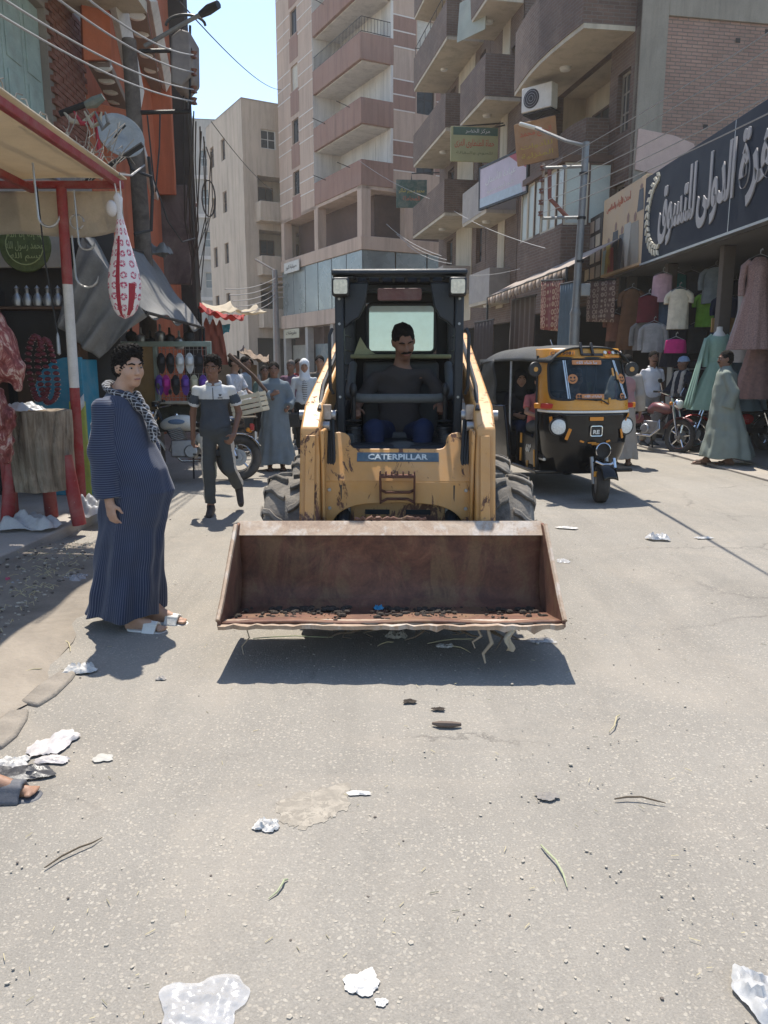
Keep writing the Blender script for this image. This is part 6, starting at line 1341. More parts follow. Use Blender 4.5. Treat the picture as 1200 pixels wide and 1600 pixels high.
def shirt(mat, sleeve=.75, length=.0, b=1.0, mats=None, fold=.004, yoke=None, collar=None, cuff=None, seed=1, sw=1.):
    def f(c):
        P = c['P']; g = SD(.03); lst = [mat] + (mats or [])
        for cc, r in ((P['neck'] - Vector((0, 0, .075)), (.115 * b, .075 * b, .05)), (P['chest'] + Vector((0, 0, .05)), (.160 * b, .108 * b, .14)), (P['chest'].lerp(P['pel'], .5), (.150 * b, .108 * b, .17)), (P['pel'] + Vector((0, 0, .02)), (.165 * b, .118 * b, .13))): g.ell(cc, r, (0, 0, 0), 0, .06)
        for q in 'LR':
            g.cap(P['neck'].lerp(P['sh' + q], .22) - Vector((0, 0, .052)), P['sh' + q] - Vector((0, 0, .024)), .048, .041, 0, .025)
            e = P['sh' + q].lerp(P['el' + q], min(1, sleeve)); g.cap(P['sh' + q] - Vector((.0, 0, .022)), e, .047, .060 * sw, 2 if cuff else 0, .012, flat='b' if sleeve <= 1 else None)
            if sleeve > 1: g.cap(P['el' + q], P['el' + q].lerp(P['wr' + q], sleeve - 1), .054 * sw, .042 * sw, 2 if cuff else 0, .02, flat='b')
        zb = P['pel'].z - .10 - length; zn = P['neck'].z - .035
        g.fn(lambda X, Y, Z: (zb - Z) * -1 + 0 * X + 0 * Y, (-9, -9, -9), (9, 9, -8), 0, .001, True) if 0 else None
        g.ell((0, P['pel'].y, zb - .30), (.6, .6, .30), (0, 0, 0), 0, .004, True)
        at = None; mm = lst
        if yoke:
            def fmz(V, vm): return V[:, 2]
        o = g.build('shirt', mm, c['root'], c['h'], wob(26, fold, seed)); c['T'](o)
        me = o.data; n = len(me.polygons)
        if yoke or cuff:
            co = np.empty(len(me.vertices) * 3); me.vertices.foreach_get('co', co); co = co.reshape(-1, 3); fi = np.empty(n * 4, np.int32); me.loops.foreach_get('vertex_index', fi); cc = co[fi.reshape(-1, 4)].mean(1)
            mi = np.zeros(n, np.int32)
            if yoke: mi[cc[:, 2] > yoke] = 1
            if cuff:
                for q in 'LR':
                    a = np.array(P['sh' + q]); d = np.array(P['el' + q]) - a; t = ((cc - a) @ d) / (d @ d); rad = np.linalg.norm(cc - a - t[:, None] * d, axis=1); sel = (rad < .085) & (t > .25) & (abs(cc[:, 0]) > .16); mi[sel] = 0; mi[sel & (t > sleeve - .10)] = 1
            me.polygons.foreach_set('material_index', mi)
        if collar:
            g = SD(.008); nk = P['neck']; pts = [nk + Vector((.07 * math.cos(R(a)), .062 * math.sin(R(a)), -.022 + .035 * (math.sin(R(a)) * .5 + .5))) for a in range(-70, 251, 20)]
            g.chain(pts, [.016] * len(pts)); c['T'](g.build('collar', collar, c['root'], c['h'] * .8))
    return f
def trousers(mat, b=1.0, w=1.0, stripe=None, seed=2, bottom=.9):
    def f(c):
        P = c['P']; g = SD(.03); g.ell(P['pel'] - Vector((0, 0, .01)), (.16 * b, .113 * b, .13), (0, 0, 0), 0, .04)
        for q in 'LR': g.cap(P['hip' + q], P['kn' + q], .092 * b ** .5 * w, .07 * w, 0, .03); g.cap(P['kn' + q], P['kn' + q].lerp(P['an' + q], bottom), .068 * w, .062 * w, 0, .03, flat='b')
        o = c['T'](g.build('trousers', [mat] + ([stripe] if stripe else []), c['root'], c['h'], wob(24, .006, seed)))
        if stripe:
            me = o.data; n = len(me.polygons); co = np.empty(len(me.vertices) * 3); me.vertices.foreach_get('co', co); co = co.reshape(-1, 3); fi = np.empty(n * 4, np.int32); me.loops.foreach_get('vertex_index', fi); cc = co[fi.reshape(-1, 4)].mean(1); mi = np.zeros(n, np.int32)
            for q, sg in (('L', 1), ('R', -1)):
                a, k, e = (np.array(P[j + q]) for j in ('hip', 'kn', 'an')); z = cc[:, 2]; x = np.where(z > k[2], np.interp(z, [k[2], a[2]], [k[0], a[0]]), np.interp(z, [e[2], k[2]], [e[0], k[0]])); mi[(sg * (cc[:, 0] - x) > .052) & (z < .85)] = 1
            me.polygons.foreach_set('material_index', mi)
    return f
def robe(mat, prof, sleeves=True, swid=.075, slen=.92, fold=.05, nf=9, seed=1, attrs=True, off=.0):
    """prof rows: z, centre x, centre y, half width, half depth"""
    A = np.array(sorted(prof))
    def f(c):
        P = c['P']; g = SD(.04); zlo, zhi = A[0, 0], A[-1, 0]; rs = np.random.RandomState(seed); ph = rs.rand(4) * 6.28
        def fld(X, Y, Z):
            it = lambda k: np.interp(np.clip(Z, zlo, zhi).ravel(), A[:, 0], A[:, k]).reshape(Z.shape)
            cx, cy, rx, ry = it(1), it(2), it(3), it(4); th = np.arctan2((Y - cy) / ry, (X - cx) / rx); w = np.clip((zhi - .25 - Z) / max(.1, zhi - zlo - .25), 0, 1)
            m = 1 + fold * w * (np.cos(nf * th + ph[0] + 1.5 * np.sin(Z * 3 + ph[1])) + .6 * np.cos((nf + 5) * th + ph[2] - Z * 4)) + .012 * np.sin(Z * 22 + 3 * th)
            return np.maximum(np.maximum((np.sqrt(((X - cx) / rx) ** 2 + ((Y - cy) / ry) ** 2) - m) * np.minimum(rx, ry), zlo + .012 * np.sin(th * 5 + ph[3]) - Z), Z - zhi)
        lo = [(A[:, 1] - A[:, 3]).min() - .06, (A[:, 2] - A[:, 4]).min() - .06, zlo]; hi = [(A[:, 1] + A[:, 3]).max() + .06, (A[:, 2] + A[:, 4]).max() + .06, zhi]
        g.fn(fld, lo, hi, 0, .03)
        for q in 'LR':
            g.cap(P['neck'].lerp(P['sh' + q], .3) - Vector((0, 0, .05)), P['sh' + q] - Vector((0, 0, .016)), .055, .056, 0, .035)
            e = P['el' + q]; wv = e.lerp(P['wr' + q], slen); i = 1
            g.cap(P['sh' + q] - Vector((0, 0, .015)), e, .062, swid * .95, i, .012); g.cap(e, wv, swid * 1.02, swid * .98, i, .02, flat='b')
        def su(V, vm):
            cy = np.interp(V[:, 2], A[:, 0], A[:, 2]); cx = np.interp(V[:, 2], A[:, 0], A[:, 1]); th = np.arctan2(V[:, 1] - cy, V[:, 0] - cx)
            u = th * .23
            return np.where(vm == 1, V[:, 2], u)
        o = g.build('robe', mat, c['root'], c['h'], wob(16, .0065, seed), {'su': su}); c['T'](o)
    return f
def child(name, mat, fn, hk=1., disp=None, attrs=None, relax=2):
    def f(c): g = SD(.012); fn(g, c); c['T'](g.build(name, mat, c['root'], c['h'] * hk, disp, attrs, relax))
    return f

# boy in the striped robe
m_stripe = attrm('navy_striped_cloth', [(.018, .025, .054), (.085, .10, .14)], freq=76, width=.2)
m_plaid = attrm('black_white_plaid', [(.018, .018, .022), (.24, .24, .25), (.30, .30, .31)], attr='pa', freq=48, width=.16, second=('pb', 48, .14))
SL = dict(neck=(0, .02, 1.44), head=(.0, -.055, 1.598), shL=(.175, .03, 1.37), shR=(-.175, .03, 1.37), elR=(-.20, .035, 1.10), wrR=(-.215, .0, .83), elL=(.23, .0, 1.10), wrL=(.22, -.06, .86), yaw=R(-32), pit=R(8), roll=R(-4),
          anL=(.06, -.11, .075), knL=(.08, -.04, .49), anR=(-.10, -.05, .075), knR=(-.1, 0, .49), curl=.45)
pr = [(1.47, 0, .02, .07, .06), (1.43, 0, .02, .11, .08), (1.36, 0, .025, .175, .115), (1.26, 0, .025, .19, .155), (1.12, 0, .0, .19, .178), (1.0, 0, -.04, .195, .205), (.86, 0, -.062, .20, .218), (.65, 0, -.012, .188, .195), (.35, 0, .035, .205, .205), (.085, 0, .07, .235, .235)]
def scarf(g, c):
    nk = c['P']['neck']
    pts = [nk + Vector((.085 * math.cos(R(a)), .075 * math.sin(R(a)) - .005, .012 + .045 * math.sin(R(a)))) for a in range(0, 361, 24)]; g.chain(pts, [.020] * len(pts))
    g.chain([nk + Vector((-.05, -.08, .0)), nk + Vector((-.04, -.14, -.07)), nk + Vector((-.02, -.185, -.13)), nk + Vector((-.02, -.215, -.20)), nk + Vector((-.03, -.225, -.27))], [.020, .024, .022, .028, .018])
    g.chain([nk + Vector((.05, -.08, .0)), nk + Vector((.03, -.15, -.09)), nk + Vector((-.0, -.195, -.15)), nk + Vector((.02, -.235, -.24))], [.020, .022, .022, .014])
att = {'pa': lambda V, m: V[:, 2] + V[:, 0] * .4, 'pb': lambda V, m: V[:, 1] + V[:, 0] * .6}
p = GP(214, 975)
person('teenage boy with curly hair in a long navy pinstriped robe and white slides', (p.x + .0, p.y, 0), R(78), 1.585, SL, SK3, .0065, 'curly', [robe(m_stripe, pr, swid=.078, slen=.97, fold=.075, nf=7, seed=5), child('scarf', m_plaid, scarf, 1, wob(60, .004, 2), att)], build=1.1, feet='slide', shoem=M('white_rubber', (.62, .61, .57), .5, var=.1, scale=9, dust=.3), headk=.97)

# boy walking towards the camera
c_grey = cloth('slate_jersey', (.062, .072, .085)); c_white = cloth('white_jersey', (.60, .60, .58)); c_trk = cloth('charcoal_tracksuit', (.065, .072, .075)); c_crm = cloth('cream_panel', (.52, .49, .43))
p = GP(330, 803)
WK = dict(head=(.0, -.03, 1.57), yaw=R(-8), pit=R(10), roll=R(9), elL=(.25, .04, 1.09), wrL=(.20, -.12, .87), curl=.9, hipR=(-.08, 0, .9), knR=(-.09, -.03, .49), anR=(-.085, .01, .08), hipL=(.09, 0, .9), knL=(.14, -.03, .50), anL=(.20, .26, .26), toeL=(.22, .20, .10), chest=(0, 0, 1.2), elR=(-.235, .06, 1.09), wrR=(-.25, .08, .84), hdL=((-.3, -.6, -.6), (-.9, .2, -.2)))
wk = person('boy walking in a grey polo shirt with white yoke and grey track trousers', (p.x + .08, p.y, 0), R(6), 1.60, WK, SK2, .0085, 'curly', [trousers(c_trk, .98, .98, c_crm), shirt(c_grey, .68, -.02, 1.0, [c_white], .006, 1.24, c_white, True, 3)], feet='shoe', shoem=M('dark_sandal', (.05, .04, .038), .7, var=.3))
mb = MB(); T0 = frame((.075, -.128, 1.27), (1, .2, 0), (0, 0, 1)); mb.T = T0                                         # trefoil chest badge
for a in (60, 90, 120): mb.prism([(0, 0), (.02 * math.cos(R(a - 14)), .02 * math.sin(R(a - 14))), (.032 * math.cos(R(a)), .032 * math.sin(R(a))), (.02 * math.cos(R(a + 14)), .02 * math.sin(R(a + 14)))], 0, .003)
for k in range(2): mb.bx(-.025, .025, -.012 - k * .009, -.007 - k * .009, 0, .003)
o = mb.build('chest_badge', m_black, wk['root'], smooth=0); o.scale = (wk['S'],) * 3
mb = MB(); mb.tube([(.0, -.118, 1.36), (.002, -.133, 1.22)], .004, 5); o = mb.build('zip', m_black, wk['root']); o.scale = (wk['S'],) * 3

# loader driver
c_tee = cloth('grey_brown_tee', (.055, .046, .043)); c_jean = cloth('navy_jeans', (.018, .026, .06)); 
DR = dict(pel=(0, .0, .30), chest=(0, .02, .58), neck=(.015, -.02, .78), head=(.03, -.085, .94), shL=(.205, .0, .725), shR=(-.175, -.02, .71), elL=(.32, -.08, .51), wrL=(.30, -.31, .52), elR=(-.30, -.10, .50), wrR=(-.30, -.36, .48), hipL=(.10, -.02, .28), hipR=(-.10, -.02, .28), knL=(.17, -.44, .34), knR=(-.17, -.44, .34), anL=(.14, -.58, -.02), anR=(-.14, -.58, -.02),
          yaw=R(11), pit=R(24), roll=R(-7), curl=1.2, hdL=((0, -1, -.25), (-.2, -.2, -1)), hdR=((.1, -1, -.1), (.2, 0, -1)))
person('driver with moustache in a grey brown t-shirt seated in the loader cab', (.11, 5.55, .74), R(-2), 1.66, DR, SK2, .009, 'short', [trousers(c_jean, 1, 1), shirt(c_tee, .80, -.06, 1.04, fold=.011, seed=6)], stache=True, lids=True)

# boy with a stick, woman, people in the lane
c_gal = cloth('blue_grey_robe', (.155, .185, .205)); std_robe = lambda w=1., d=1.: [(1.44, 0, .0, .075, .065), (1.41, 0, 0, .13, .08), (1.35, 0, .0, .19 * w, .11 * d), (1.2, 0, 0, .185 * w, .13 * d), (1.0, 0, 0, .19 * w, .145 * d), (.8, 0, 0, .205 * w, .16 * d), (.5, 0, .0, .24 * w, .2 * d), (.12, 0, .01, .31 * w, .26 * d)]
p = GP(432, 735)
sb = person('boy in a blue grey robe holding a stick across his shoulder in the lane', (p.x, p.y, 0), R(12), 1.55, dict(elR=(-.22, -.10, 1.12), wrR=(-.05, -.24, 1.20), hdR=((.8, -.3, .4), (0, .8, -.2)), curl=1.3, yaw=R(-6), elL=(.25, 0, 1.1), wrL=(.2, -.14, 1.0), pit=R(4)), SK2, .011, 'short', [robe(c_gal, std_robe(1.05, 1.05), fold=.06, seed=3)], feet='sandal', shoem=m_wood)
o = part('stick', m_wood, None, 'tube', [(.0, 0, 0), (-.28, .05, .33), (-.62, .1, .62)], [.022, .028, .034], 8, loc=(p.x + .02, p.y - .24, 1.02)); tag(o, 'thick dark wooden stick carried by the boy in blue grey', 'stick')
p = PX(478, 700, 13)
c_den = cloth('pale_denim', (.46, .48, .49)); c_blk = cloth('black_cloth', (.018, .018, .02)); c_scf = cloth('white_headscarf', (.66, .67, .68))
m_bw = attrm('black_white_striped_top', [(.5, .5, .49), (.03, .03, .03)], attr='pz', freq=32, width=.3)
def hijab(g, c):
    hp, hr = c['hp'], c['hr']; g.ell(hp(0, .022, .03), (.094, .108, .112), hr); g.ell(hp(0, .01, -.07), (.085, .09, .08), hr, 0, .03); g.cap(hp(0, .01, -.08), c['P']['neck'] + Vector((0, -.01, -.05)), .075, .11, 0, .04); g.ell(hp(0, -.10, -.018), (.055, .075, .078), hr, 0, .012, True)
def opencoat(c):
    shirt(c_den, 1.7, .02, 1.06, fold=.006, seed=8)(c)
    g = SD(.01); P = c['P']; g.ell(P['chest'] + Vector((0, -.045, .0)), (.068, .09, .20)); g.ell(P['chest'] + Vector((0, -.045, -.18)), (.07, .09, .16)); c['T'](g.build('striped_top', m_bw, c['root'], c['h'], None, {'pz': lambda V, m: V[:, 2]}))
person('woman in a white headscarf and pale jacket over a striped top', (p.x, 13, 0), R(5), 1.60, dict(pit=R(5), elR=(-.24, .04, 1.08), wrR=(-.22, -.06, .84), wrL=(.16, -.16, .98), elL=(.24, 0, 1.08)), SK1, .011, None, [trousers(c_blk, 1.05, 1.05), opencoat, child('headscarf', c_scf, hijab, 1, wob(40, .003))])
b = thing('handbag', 'black handbag hanging from the hand of the woman in white', 'handbag', (p.x - .2, 12.85, .48)); part('body', m_black, b, 'prism', [(-.13, 0), (.13, 0), (.11, .24), (-.11, .24)], -.05, .05, axis='y', bev=.02); part('handle', m_black, b, 'tube', [(-.08, 0, .23), (-.04, 0, .34), (.04, 0, .34), (.08, 0, .23)], .008, 6)
p = PX(368, 640, 12.6); c_ws = cloth('white_check_shirt', (.48, .48, .5), var=.3, scale=20)
person('man in a pale shirt seen side on beside the fruit cart', (p.x, 12.6, 0), R(70), 1.66, dict(elR=(-.22, -.1, 1.1), wrR=(-.2, -.32, 1.02), elL=(.22, -.1, 1.1), wrL=(.2, -.32, 1.0), pit=R(8)), SK1, .012, 'short', [trousers(cloth('brown_trousers', (.09, .07, .055))), shirt(c_ws, .8, 0, 1.05, fold=.006)], stache=True)
crowd = [(415, 13.6, 1.50, 20, (.10, .15, .13), 'boy in dark green behind the boy with the stick', 'short', SK2), (456, 14.5, 1.60, -8, (.16, .09, .13), 'bald man in purple behind the woman in white', 'grey', SK2), (468, 15.6, 1.63, 5, (.34, .05, .05), 'person in red far back in the lane crowd', 'short', SK1), (501, 14.2, 1.68, -4, (.13, .115, .10), 'man in a brown shirt close behind the woman in white', 'short', SK1), (518, 15.5, 1.68, 0, (.055, .055, .06), 'man in black beside the loader arm', 'short', SK2), (392, 15.4, 1.62, 30, (.4, .4, .42), 'person in pale grey beyond the fruit cart', 'short', SK1), (385, 14.0, 1.66, 80, (.3, .33, .36), 'man in light blue behind the man in the pale shirt', 'short', SK2)]
for (px_, Y, hh_, a, col, lab, hair_, sk) in crowd:
    q = PX(px_, 640, Y); person(lab, (q.x, Y, 0), R(a), hh_, dict(pit=R(5), yaw=R((px_ % 7) * 4 - 12)), sk, .014, hair_, [trousers(c_trk if col[0] > .1 else c_blk), shirt(cloth('crowd_%d' % px_, col), .9, .03, 1.03, fold=.006, seed=px_)], group='people in the lane')

# people on the right
c_sage = cloth('sage_green_robe', (.215, .245, .215), var=.1); p = GP(1122, 728)
person('man with moustache in a sage green robe striding along the shop fronts', (p.x, p.y, 0), R(-108), 1.72, dict(yaw=R(14), pit=R(4), elR=(-.25, .08, 1.10), wrR=(-.30, -.06, .86), elL=(.24, .10, 1.1), wrL=(.22, .04, .86), anL=(.1, .14, .10), knL=(.1, .02, .5), anR=(-.1, -.16, .085), knR=(-.1, -.1, .5)), SK2, .009, 'short',
       [robe(c_sage, [(1.46, 0, 0, .08, .07), (1.42, 0, .0, .14, .09), (1.36, 0, .01, .21, .13), (1.2, 0, .01, .225, .165), (1.0, 0, .02, .235, .19), (.8, 0, .04, .25, .22), (.5, 0, .08, .30, .29), (.14, 0, .11, .36, .38)], fold=.05, nf=8, seed=9, swid=.082)], stache=True, build=1.1, feet='sandal', shoem=m_wood)
p = PX(1014, 660, 14.35)
person('man in a white short-sleeved shirt standing behind the maroon motorcycle', (p.x, 14.35, .0), R(15), 1.76, dict(yaw=R(-18), pit=R(6)), SK2, .011, 'short', [trousers(cloth('stone_trousers', (.33, .31, .28))), shirt(cloth('white_shirt', (.62, .62, .64), var=.08), .72, .03, 1.12, fold=.006, seed=4, collar=c_white)], stache=True, build=1.1)
p = PX(1062, 660, 14.2); c_navy = cloth('dark_navy_robe', (.025, .03, .045)); c_cap = cloth('pale_blue_knit', (.30, .42, .62))
def cap_(g, c): g.ell(c['hp'](0, .012, .062), (.086, .10, .072), c['hr']); g.chain([c['hp'](.085 * math.cos(R(a)), .012 + .10 * math.sin(R(a)), .04) for a in range(0, 361, 24)], [.014] * 16)
def shawl(g, c):
    nk = c['P']['neck']; g.chain([nk + Vector((.10, -.12, -.75)), nk + Vector((.09, -.13, -.35)), nk + Vector((.09, -.07, -.03)), nk + Vector((.0, .07, .02)), nk + Vector((-.09, -.07, -.03)), nk + Vector((-.09, -.13, -.35)), nk + Vector((-.10, -.12, -.7))], [.04, .04, .045, .05, .045, .04, .04])
person('man in a pale blue knitted cap and dark robe with cream shawl', (p.x, 14.2, 0), R(-70), 1.66, dict(yaw=R(-15), pit=R(4), elR=(-.24, -.06, 1.1), wrR=(-.2, -.22, 1.0)), SK2, .011, None, [robe(c_navy, std_robe(1.0, 1.05), fold=.04, seed=4), child('cap', c_cap, cap_, 1, wob(120, .004)), child('shawl', cloth('cream_shawl', (.5, .46, .40)), shawl, 1, wob(50, .004))], feet='sandal', shoem=m_wood)
p = PX(972, 700, 11.6)
person('person in a dusty pink top and beige robe half hidden behind the rickshaw', (p.x, 11.6, 0), R(160), 1.66, dict(), SK2, .013, 'short', [robe(cloth('beige_robe', (.33, .29, .25)), std_robe(.8, .85), fold=.05, seed=8), shirt(cloth('dusty_pink', (.34, .19, .19)), .8, -.1, 1.1)], feet='sandal', shoem=m_wood)
# passer-by whose sandalled foot enters at the lower left
p = GP(-8, 1250)
person('passer-by at the picture edge of whom one foot in a grey strapped sandal shows', (p.x - .50, p.y + .06, 0), R(92), 1.65, dict(anR=(-.06, -.46, .075), knR=(-.08, -.26, .50), anL=(.12, .3, .085), knL=(.1, .12, .49), elR=(-.25, .12, 1.1), wrR=(-.27, .25, .9)), SK1, .010, 'short', [trousers(cloth('dark_trousers', (.05, .05, .055)), bottom=.8), shirt(cloth('grey_shirt', (.2, .2, .21)), .8)], feet='sandal', shoem=M('dark_grey_strap', (.10, .10, .11), .6, var=.2))

# ------------------------------------------------------------------ three-wheeled auto rickshaw
m_ryel = M('rickshaw_yellow', (.55, .245, .02), .35, var=.12, scale=5, dust=.2, spec=.5); m_rblk = M('glossy_black_body', (.006, .006, .0065), .16, var=.3, scale=4, bump=.02, dust=.1, dcol=(.03, .027, .024), spec=.35)
m_canvas = M('black_canvas', (.016, .018, .018), .6, var=.25, scale=4, bump=.25, dust=.35, dcol=(.05, .052, .05)); m_chrome = M('chrome', (.6, .6, .6), .15, 1., var=.1, bump=0); m_orng = M('orange_reflector', (.60, .22, .02), .35, var=.1, bump=0); m_redl = M('red_lamp', (.42, .03, .02), .3, var=.1, bump=0)
tk = thing('auto_rickshaw', 'black and yellow three-wheeled auto rickshaw with black canvas roof', 'auto rickshaw', (GP(938, 788).x + .03, GP(938, 788).y + .1, 0), R(10))
YF = ([.28, .45, .62, .98, 1.10, 1.58, 1.68], [.36, .27, .22, .22, .235, .40, .46])
WF = ([.28, .5, .75, 1.05, 1.55, 1.68], [.40, .47, .50, .505, .475, .46])
def fs_(u, z, off=0.):
    a = u * math.pi / 2; w = float(np.interp(z, *WF)) + off; y = float(np.interp(z, *YF))
    return (w * math.copysign(abs(math.sin(a)) ** .72, a), y - off + .46 * (1 - abs(math.cos(a)) ** .62), z)
def fgrid(name, mat, z0, z1, nu=48, nv=18, keep=None, off=0., u0=-1, u1=1, par=tk, thick=.012):
    mb = MB(); vs = [[fs_(u0 + (u1 - u0) * i / nu, z0 + (z1 - z0) * j / nv, off) for j in range(nv + 1)] for i in range(nu + 1)]
    for i in range(nu):
        for j in range(nv):
            u = u0 + (u1 - u0) * (i + .5) / nu; z = z0 + (z1 - z0) * (j + .5) / nv
            if keep and not keep(u, z): continue
            mb.add([vs[i][j], vs[i + 1][j], vs[i + 1][j + 1], vs[i][j + 1]], [(0, 1, 2, 3)])
    import bmesh as _b
    o = mb.build(name, mat, par, smooth=60); bm = _b.new(); bm.from_mesh(o.data); _b.ops.remove_doubles(bm, verts=bm.verts, dist=1e-5); bm.to_mesh(o.data); bm.free()
    if thick: q = o.modifiers.new('thickness', 'SOLIDIFY'); q.thickness = thick; q.offset = 0
    return o
def inwin(u, z, uw=.735, z0=1.115, z1=1.575, r=.07):
    x = abs(u) / uw; cz = (z0 + z1) / 2; hz = (z1 - z0) / 2
    return x < 1 and abs(z - cz) < hz and (max(0, x - .86) / .14) ** 2 + (max(0, abs(z - cz) / hz - .7) / .3) ** 2 < 1
fgrid('front_cowl', m_rblk, .28, .975, 48, 24); fgrid('windscreen_frame', m_ryel, .995, 1.68, 80, 44, lambda u, z: not inwin(u, z)); fgrid('trim_strip', m_whitep, .972, .998, 40, 1, off=.008)
m_wind = glassy('windscreen_glass', (.30, .38, .42), .22, .06, (.10, .14, .17)); fgrid('windscreen', m_wind, 1.09, 1.60, 60, 40, lambda u, z: inwin(u, z, .75, 1.105, 1.585), thick=0, off=-.006)
mb = MB()
pts = [fs_(.735 * math.copysign(min(1, abs(math.cos(R(a))) ** .35), math.cos(R(a))), 1.345 + .23 * math.copysign(abs(math.sin(R(a))) ** .35, math.sin(R(a))), .004) for a in range(0, 360, 6)]
mb.tube(pts, .014, 6, closed=True); mb.build('windscreen_seal', m_black, tk)
# front wheel, fork, mudguard
def small_wheel(par, r, w, loc, rz=0, axis='x', rimm=None):
    o = bpy.data.objects.new('wheel', None); COL.objects.link(o); o.parent = par; o.location = loc; o.rotation_euler = (0, 0, rz)
    part('tyre', M('tyre_rubber', (.022, .021, .02), .8, var=.3, dust=.5, dcol=(.12, .105, .09)), o, 'lathe', [(r * .55, -w * .4), (r * .62, -w * .5), (r * .85, -w * .52), (r * .96, -w * .4), (r, -w * .15), (r, w * .15), (r * .96, w * .4), (r * .85, w * .52), (r * .62, w * .5), (r * .55, w * .4)], axis='x', n=30)
    part('rim', rimm or m_steel, o, 'lathe', [(r * .56, -w * .38), (r * .45, -w * .2), (r * .15, -w * .25), (.0, -w * .3)], axis='x', n=24); part('rim', rimm or m_steel, o, 'lathe', [(r * .56, w * .38), (r * .45, w * .2), (r * .15, w * .25), (.0, w * .3)], axis='x', n=24); return o
small_wheel(tk, .21, .135, (.0, .02, .21), R(-16))
mb = MB(); mb.grid(lambda u, v: (-.085 + .17 * v, .02 - .255 * math.cos(R(20 + 130 * u)), .21 + .255 * math.sin(R(20 + 130 * u)) - .02 * (2 * v - 1) ** 2), 16, 6); mb.build('mudguard', m_rblk, tk, thick=.01)
for s in (-1, 1): part('fork', m_steel, tk, 'tube', [(s * .085, .02, .21), (s * .085, .10, .50)], .022, 8)
mb = MB(); mb.tube([(-.11, -.06, .47), (-.05, -.10, .44), (.05, -.10, .44), (.11, -.06, .47)], .014, 8); mb.tube([(.09, -.07, .50), (.09, -.11, .40)], .02, 8); mb.build('front_bar', m_chrome, tk)
part('reflector', m_ryel, tk, 'box', (-.105, -.06, .33), (.04, .02, .06), bev=.004)
# lamps and fittings on the cowl
for s in (-1, 1):
    p = fs_(s * .52, .82, .0); hl = bpy.data.objects.new('headlamp', None); COL.objects.link(hl); hl.parent = tk; hl.location = p; hl.rotation_euler = (0, 0, s * R(14))
    part('bezel', m_black, hl, 'lathe', [(.08, .05), (.105, .0), (.10, -.03), (.085, -.035)], axis='y', n=24); part('lens', M('headlamp_glass', (.62, .63, .60), .2, var=.15, scale=60, bump=.2, spec=.7), hl, 'lathe', [(.085, -.03), (.06, -.038), (.03, -.042), (0, -.043)], axis='y', n=24)
    p = fs_(s * .74, 1.045, .0); tl = bpy.data.objects.new('turn_signal', None); COL.objects.link(tl); tl.parent = tk; tl.location = p; tl.rotation_euler = (0, 0, s * R(38)); part('lens', m_redl, tl, 'bx', -.09, .09, -.03, .02, -.03, .03, bev=.012); part('side_lens', m_orng, tl, 'bx', -.17 if s < 0 else .092, -.092 if s < 0 else .17, -.025, .02, -.03, .03, bev=.012)
    mi = bpy.data.objects.new('mirror', None); COL.objects.link(mi); mi.parent = tk; mi.location = fs_(s * 1., 1.42); mi.rotation_euler = (0, 0, s * R(-10)); part('arm', m_black, mi, 'tube', [(0, 0, -.1), (s * .06, -.10, -.02), (s * .13, -.16, .02)], .009, 6); part('head', m_black, mi, 'lathe', [(0, .03), (.06, .02), (.085, -.01), (.08, -.025), (0, -.03)], (s * .14, -.17, .03), axis='y', n=20)
    part('sticker', m_ryel, mi, 'lathe', [(0, -.034), (.028, -.033), (0, -.03)], (s * .14, -.17, .03), axis='y', n=12)
part('air_horn', m_chrome, tk, 'lathe', [(.09, -.06), (.082, -.065), (.07, -.02), (.05, .08)], (.03, .12, .57), axis='y', n=28); part('horn_bore', m_dark, tk, 'lathe', [(0, -.0), (.075, -.02)], (.03, .12, .57), axis='y', n=24)
def onfront(u, z, off=.014):
    p = Vector(fs_(u, z, off)); du = (Vector(fs_(u + .02, z, off)) - Vector(fs_(u - .02, z, off))); dz = (Vector(fs_(u, z + .02, off)) - Vector(fs_(u, z - .02, off))); return frame(p, du, dz)
def stick(nm, mat, u, z, w, h, rot=0, r=.006, d=.008):
    mb = MB(); mb.T = onfront(u, z) @ Matrix.Rotation(rot, 4, 'Z'); mb.prism(rr(-w / 2, w / 2, -h / 2, h / 2, min(r, w / 2.1, h / 2.1), 3), 0, d); return mb.build(nm, mat, tk, smooth=0)
for u, z, w, h, rt in ((-.33, .74, .035, .13, -.35), (.36, .74, .03, .11, .3), (.52, .92, .03, .11, -.8), (.0, .91, .16, .04, 0), (-.13, .66, .05, .02, -.3), (.0, .63, .09, .02, 0), (.12, .66, .05, .02, .3), (-.02, .645, .1, .015, 0), (-.66, .87, .04, .12, .2)): stick('reflector_strip', m_orng, u, z, w, h, rt)
stick('badge_plate', m_black, .0, .775, .15, .13, 0, .02); mb = MB(); mb.T = onfront(0, .775, .024); mb.tube([(x, y, 0) for x, y in rr(-.068, .068, -.055, .055, .02)], .007, 6, closed=True); mb.build('badge_rim', m_chrome, tk)
text('badge_lettering', 'RE', .075, .045, m_whitep, tk, onfront(0, .765, .026), depth=.004, bold=.03)
pl_ = stick('number_plate', m_orng, -.40, 1.628, .28, .055); text('plate_lettering', 'CFR 5081', .25, .04, m_black, pl_, onfront(-.40, 1.628, .024), depth=.002, bold=.02)
for i in range(7): u = .14 + i * .075; mb = MB(); mb.T = onfront(u, 1.635, .016); mb.lathe([(0, .012), (.02, .008), (.022, 0)], n=12); mb.build('roof_lamp', [m_whitep, m_redl, m_whitep, m_chrome][i % 4], tk)
for u in (-.10, .0): mb = MB(); mb.T = onfront(u, 1.63, .02); mb.bx(-.014, .014, -.03, .12, 0, .03); mb.build('roof_horn', m_black, tk, bev=.004)
